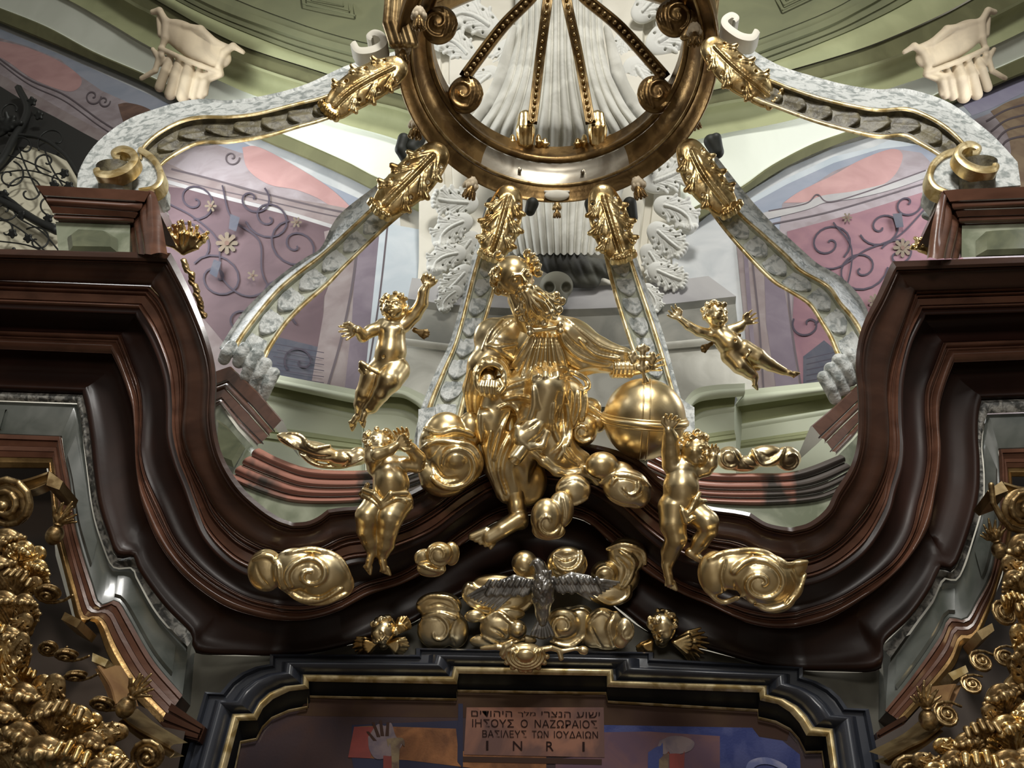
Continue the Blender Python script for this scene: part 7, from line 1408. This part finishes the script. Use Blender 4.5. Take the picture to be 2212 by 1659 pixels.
scatter(c2, [(60, 1500, 120, -.1), (95, 1480, 80, .3, LEAFC), (105, 1540, 110, .0), (150, 1530, 120, .1), (180, 1545, 100, .2), (60, 1585, 120, 0), (110, 1620, 120, .0), (160, 1620, 120, .1), (205, 1600, 100, .3), (235, 1590, 70, .8, LEAFC), (250, 1630, 90, .3), (285, 1660, 100, .4), (180, 1655, 100, 0), (20, 1480, 110, -.2), (15, 1545, 110, -.1), (120, 1475, 70, .5, LEAFC), (205, 1555, 60, 1.1, LEAFC), (262, 1580, 60, 1.2, LEAFC), (225, 1660, 90, .1), (60, 1450, 80, 0), (15, 1620, 80, 0), (330, 1690, 80, .2)], 5.15, [GOLDM, GOLD2, GOLDM], LEAFU)
# right capitals
c3 = thing('column_capital', 'gilded composite capital at the right edge with cream abacus corner', 'capital', tuple(P(2200, 1600, 4.9)))
abacus_bar(c3, [(2165, 1040), (2212, 1052), (2300, 1056), (2420, 1056)], [(2168, 1062), (2212, 1076), (2300, 1082), (2420, 1084)], 4.85, GOLDM); blocks(c3, 'abacus_corner', [(2164, 1039), (2178, 1060), (2146, 1072), (2133, 1060)], 4.83, GOLDM)
put(VOL, 'volute', GOLDM, c3, 2212, 1100, 4.85, 118, -.4, 0, 0, flip=-1); put(VOL, 'volute', GOLDM, c3, 2170, 1326, 4.95, 66, 1.8, 0, -.6, flip=-1)
scatter(c3, [(2195, 1180, 90, -.2), (2220, 1230, 90, 0), (2180, 1250, 70, -.5), (2215, 1310, 90, 0), (2200, 1365, 80, -.4, LEAFC), (2225, 1400, 90, 0), (2178, 1215, 56, -.8, LEAFC), (2180, 1290, 62, -.3), (2270, 1190, 95, 0), (2275, 1270, 95, .2), (2270, 1350, 95, 0), (2280, 1430, 95, .1), (2290, 1520, 110, 0), (2280, 1610, 110, -.1), (2330, 1230, 95, 0), (2335, 1320, 95, .1), (2335, 1420, 100, 0), (2350, 1530, 110, 0)], 4.9, [GOLDM, GOLD2, GOLDM], LEAFU)
c4 = thing('column_capital', 'gilded capital beside the right column, below the stepped brown architrave', 'capital', tuple(P(2100, 1640, 5.1)))
for top, bot in (([(2050, 1478), (2040, 1500), (2030, 1530)], [(2078, 1480), (2064, 1510), (2050, 1545)]), ([(2030, 1560), (1990, 1590), (1950, 1610), (1908, 1634)], [(2038, 1580), (2000, 1612), (1960, 1635), (1920, 1655)])): abacus_bar(c4, top, bot, 5.3, GOLDM if top[0][0] < 2045 else RIMG)
blocks(c4, 'abacus_corner', [(2110, 1364), (2143, 1346), (2148, 1362), (2122, 1382)], 5.3, GOLDM); blocks(c4, 'abacus_corner', [(2048, 1454), (2086, 1437), (2092, 1452), (2060, 1470)], 5.28, GOLDY); 
put(BUD, 'rosebud', GOLDM, c4, 2160, 1190, 5.1, 84, -.35); put(BUD, 'rosebud', GOLDM, c4, 2005, 1555, 5.2, 96, -.12)
for a in ((1958, 1665, 84, -2.8, 0), (2045, 1545, 64, 1.6, -.7), (2120, 1430, 58, 1.6, -.8), (2100, 1480, 52, 1.4, -.9), (2170, 1420, 50, 1.4, -.6)): put(VOL, 'volute', GOLDM, c4, a[0], a[1], 5.25, a[2], a[3], 0, a[4], flip=-1)
scatter(c4, [(2190, 1480, 110, .1), (2212, 1540, 110, 0), (2150, 1500, 90, -.2), (2110, 1570, 100, 0), (2160, 1570, 120, 0), (2080, 1600, 90, -.2), (2050, 1640, 90, -.3), (2110, 1640, 120, 0), (2160, 1650, 120, 0), (2210, 1640, 110, 0), (2030, 1610, 60, -1.0, LEAFC), (2135, 1535, 62, -.6, LEAFC), (2190, 1430, 70, -.5, LEAFC), (2010, 1665, 80, -.4), (1985, 1640, 60, -1.1, LEAFC), (2225, 1480, 90, .0)], 5.15, [GOLDM, GOLD2, GOLDM], LEAFU)
# dark column shafts and the wall piers behind the capitals
mb = MB()
for pl, Y in (([(-400, 930), (90, 940), (100, 1008), (112, 1080), (120, 1200), (160, 1345), (205, 1345), (290, 1500), (352, 1570), (400, 1580), (340, 1900), (-400, 1900)], 5.75), ([(2600, 940), (2190, 945), (2184, 1028), (2188, 1100), (2165, 1245), (2112, 1385), (2082, 1392), (2014, 1498), (1952, 1566), (1890, 1600), (1950, 1900), (2600, 1900)], 5.75)):
    q = [P(u, v, Y) for u, v in pl]; mb2 = MB(); mb2.add(q, [tuple(range(len(q)))]); o = mb2.build('wall_pier_' + ('left' if pl[0][0] < 0 else 'right'), simple('dark_pier_wood', (.035, .022, .014), .5), None); o['kind'] = 'structure'
for lb, u, v, r in (('dark column shaft with brown astragal at the lower left corner', -10, 1700, 112), ('dark column shaft with brown astragal at the lower right corner', 2260, 1740, 100)):
    t = thing('column_shaft', lb, 'column', tuple(P(u, v, 4.9))); c0 = P(u, v, 4.9); sc_ = scale_at(u, v, 4.9); R_ = r * sc_
    ringp = lambda r_, z_: [c0 + np.array([r_ * math.cos(a), r_ * math.sin(a), z_]) for a in np.linspace(0, TAU, 64, endpoint=False)]
    for nm, zz, rr2, mt in (('astragal', -.0, R_ * 1.02, WOODL), ('fillet', -.06, R_ * .97, RIMG)): MB().add(*tube(ringp(rr2, zz), .03 if nm == 'astragal' else .018, 10, True)).build(nm, mt, t)
    V = ringp(R_ * .95, 0) + ringp(R_ * .98, -2.0); F = [(i, (i + 1) % 64, (i + 1) % 64 + 64, i + 64) for i in range(64)] + [tuple(range(64))]; MB().add(V, F).build('shaft', MGREY, t, 40)
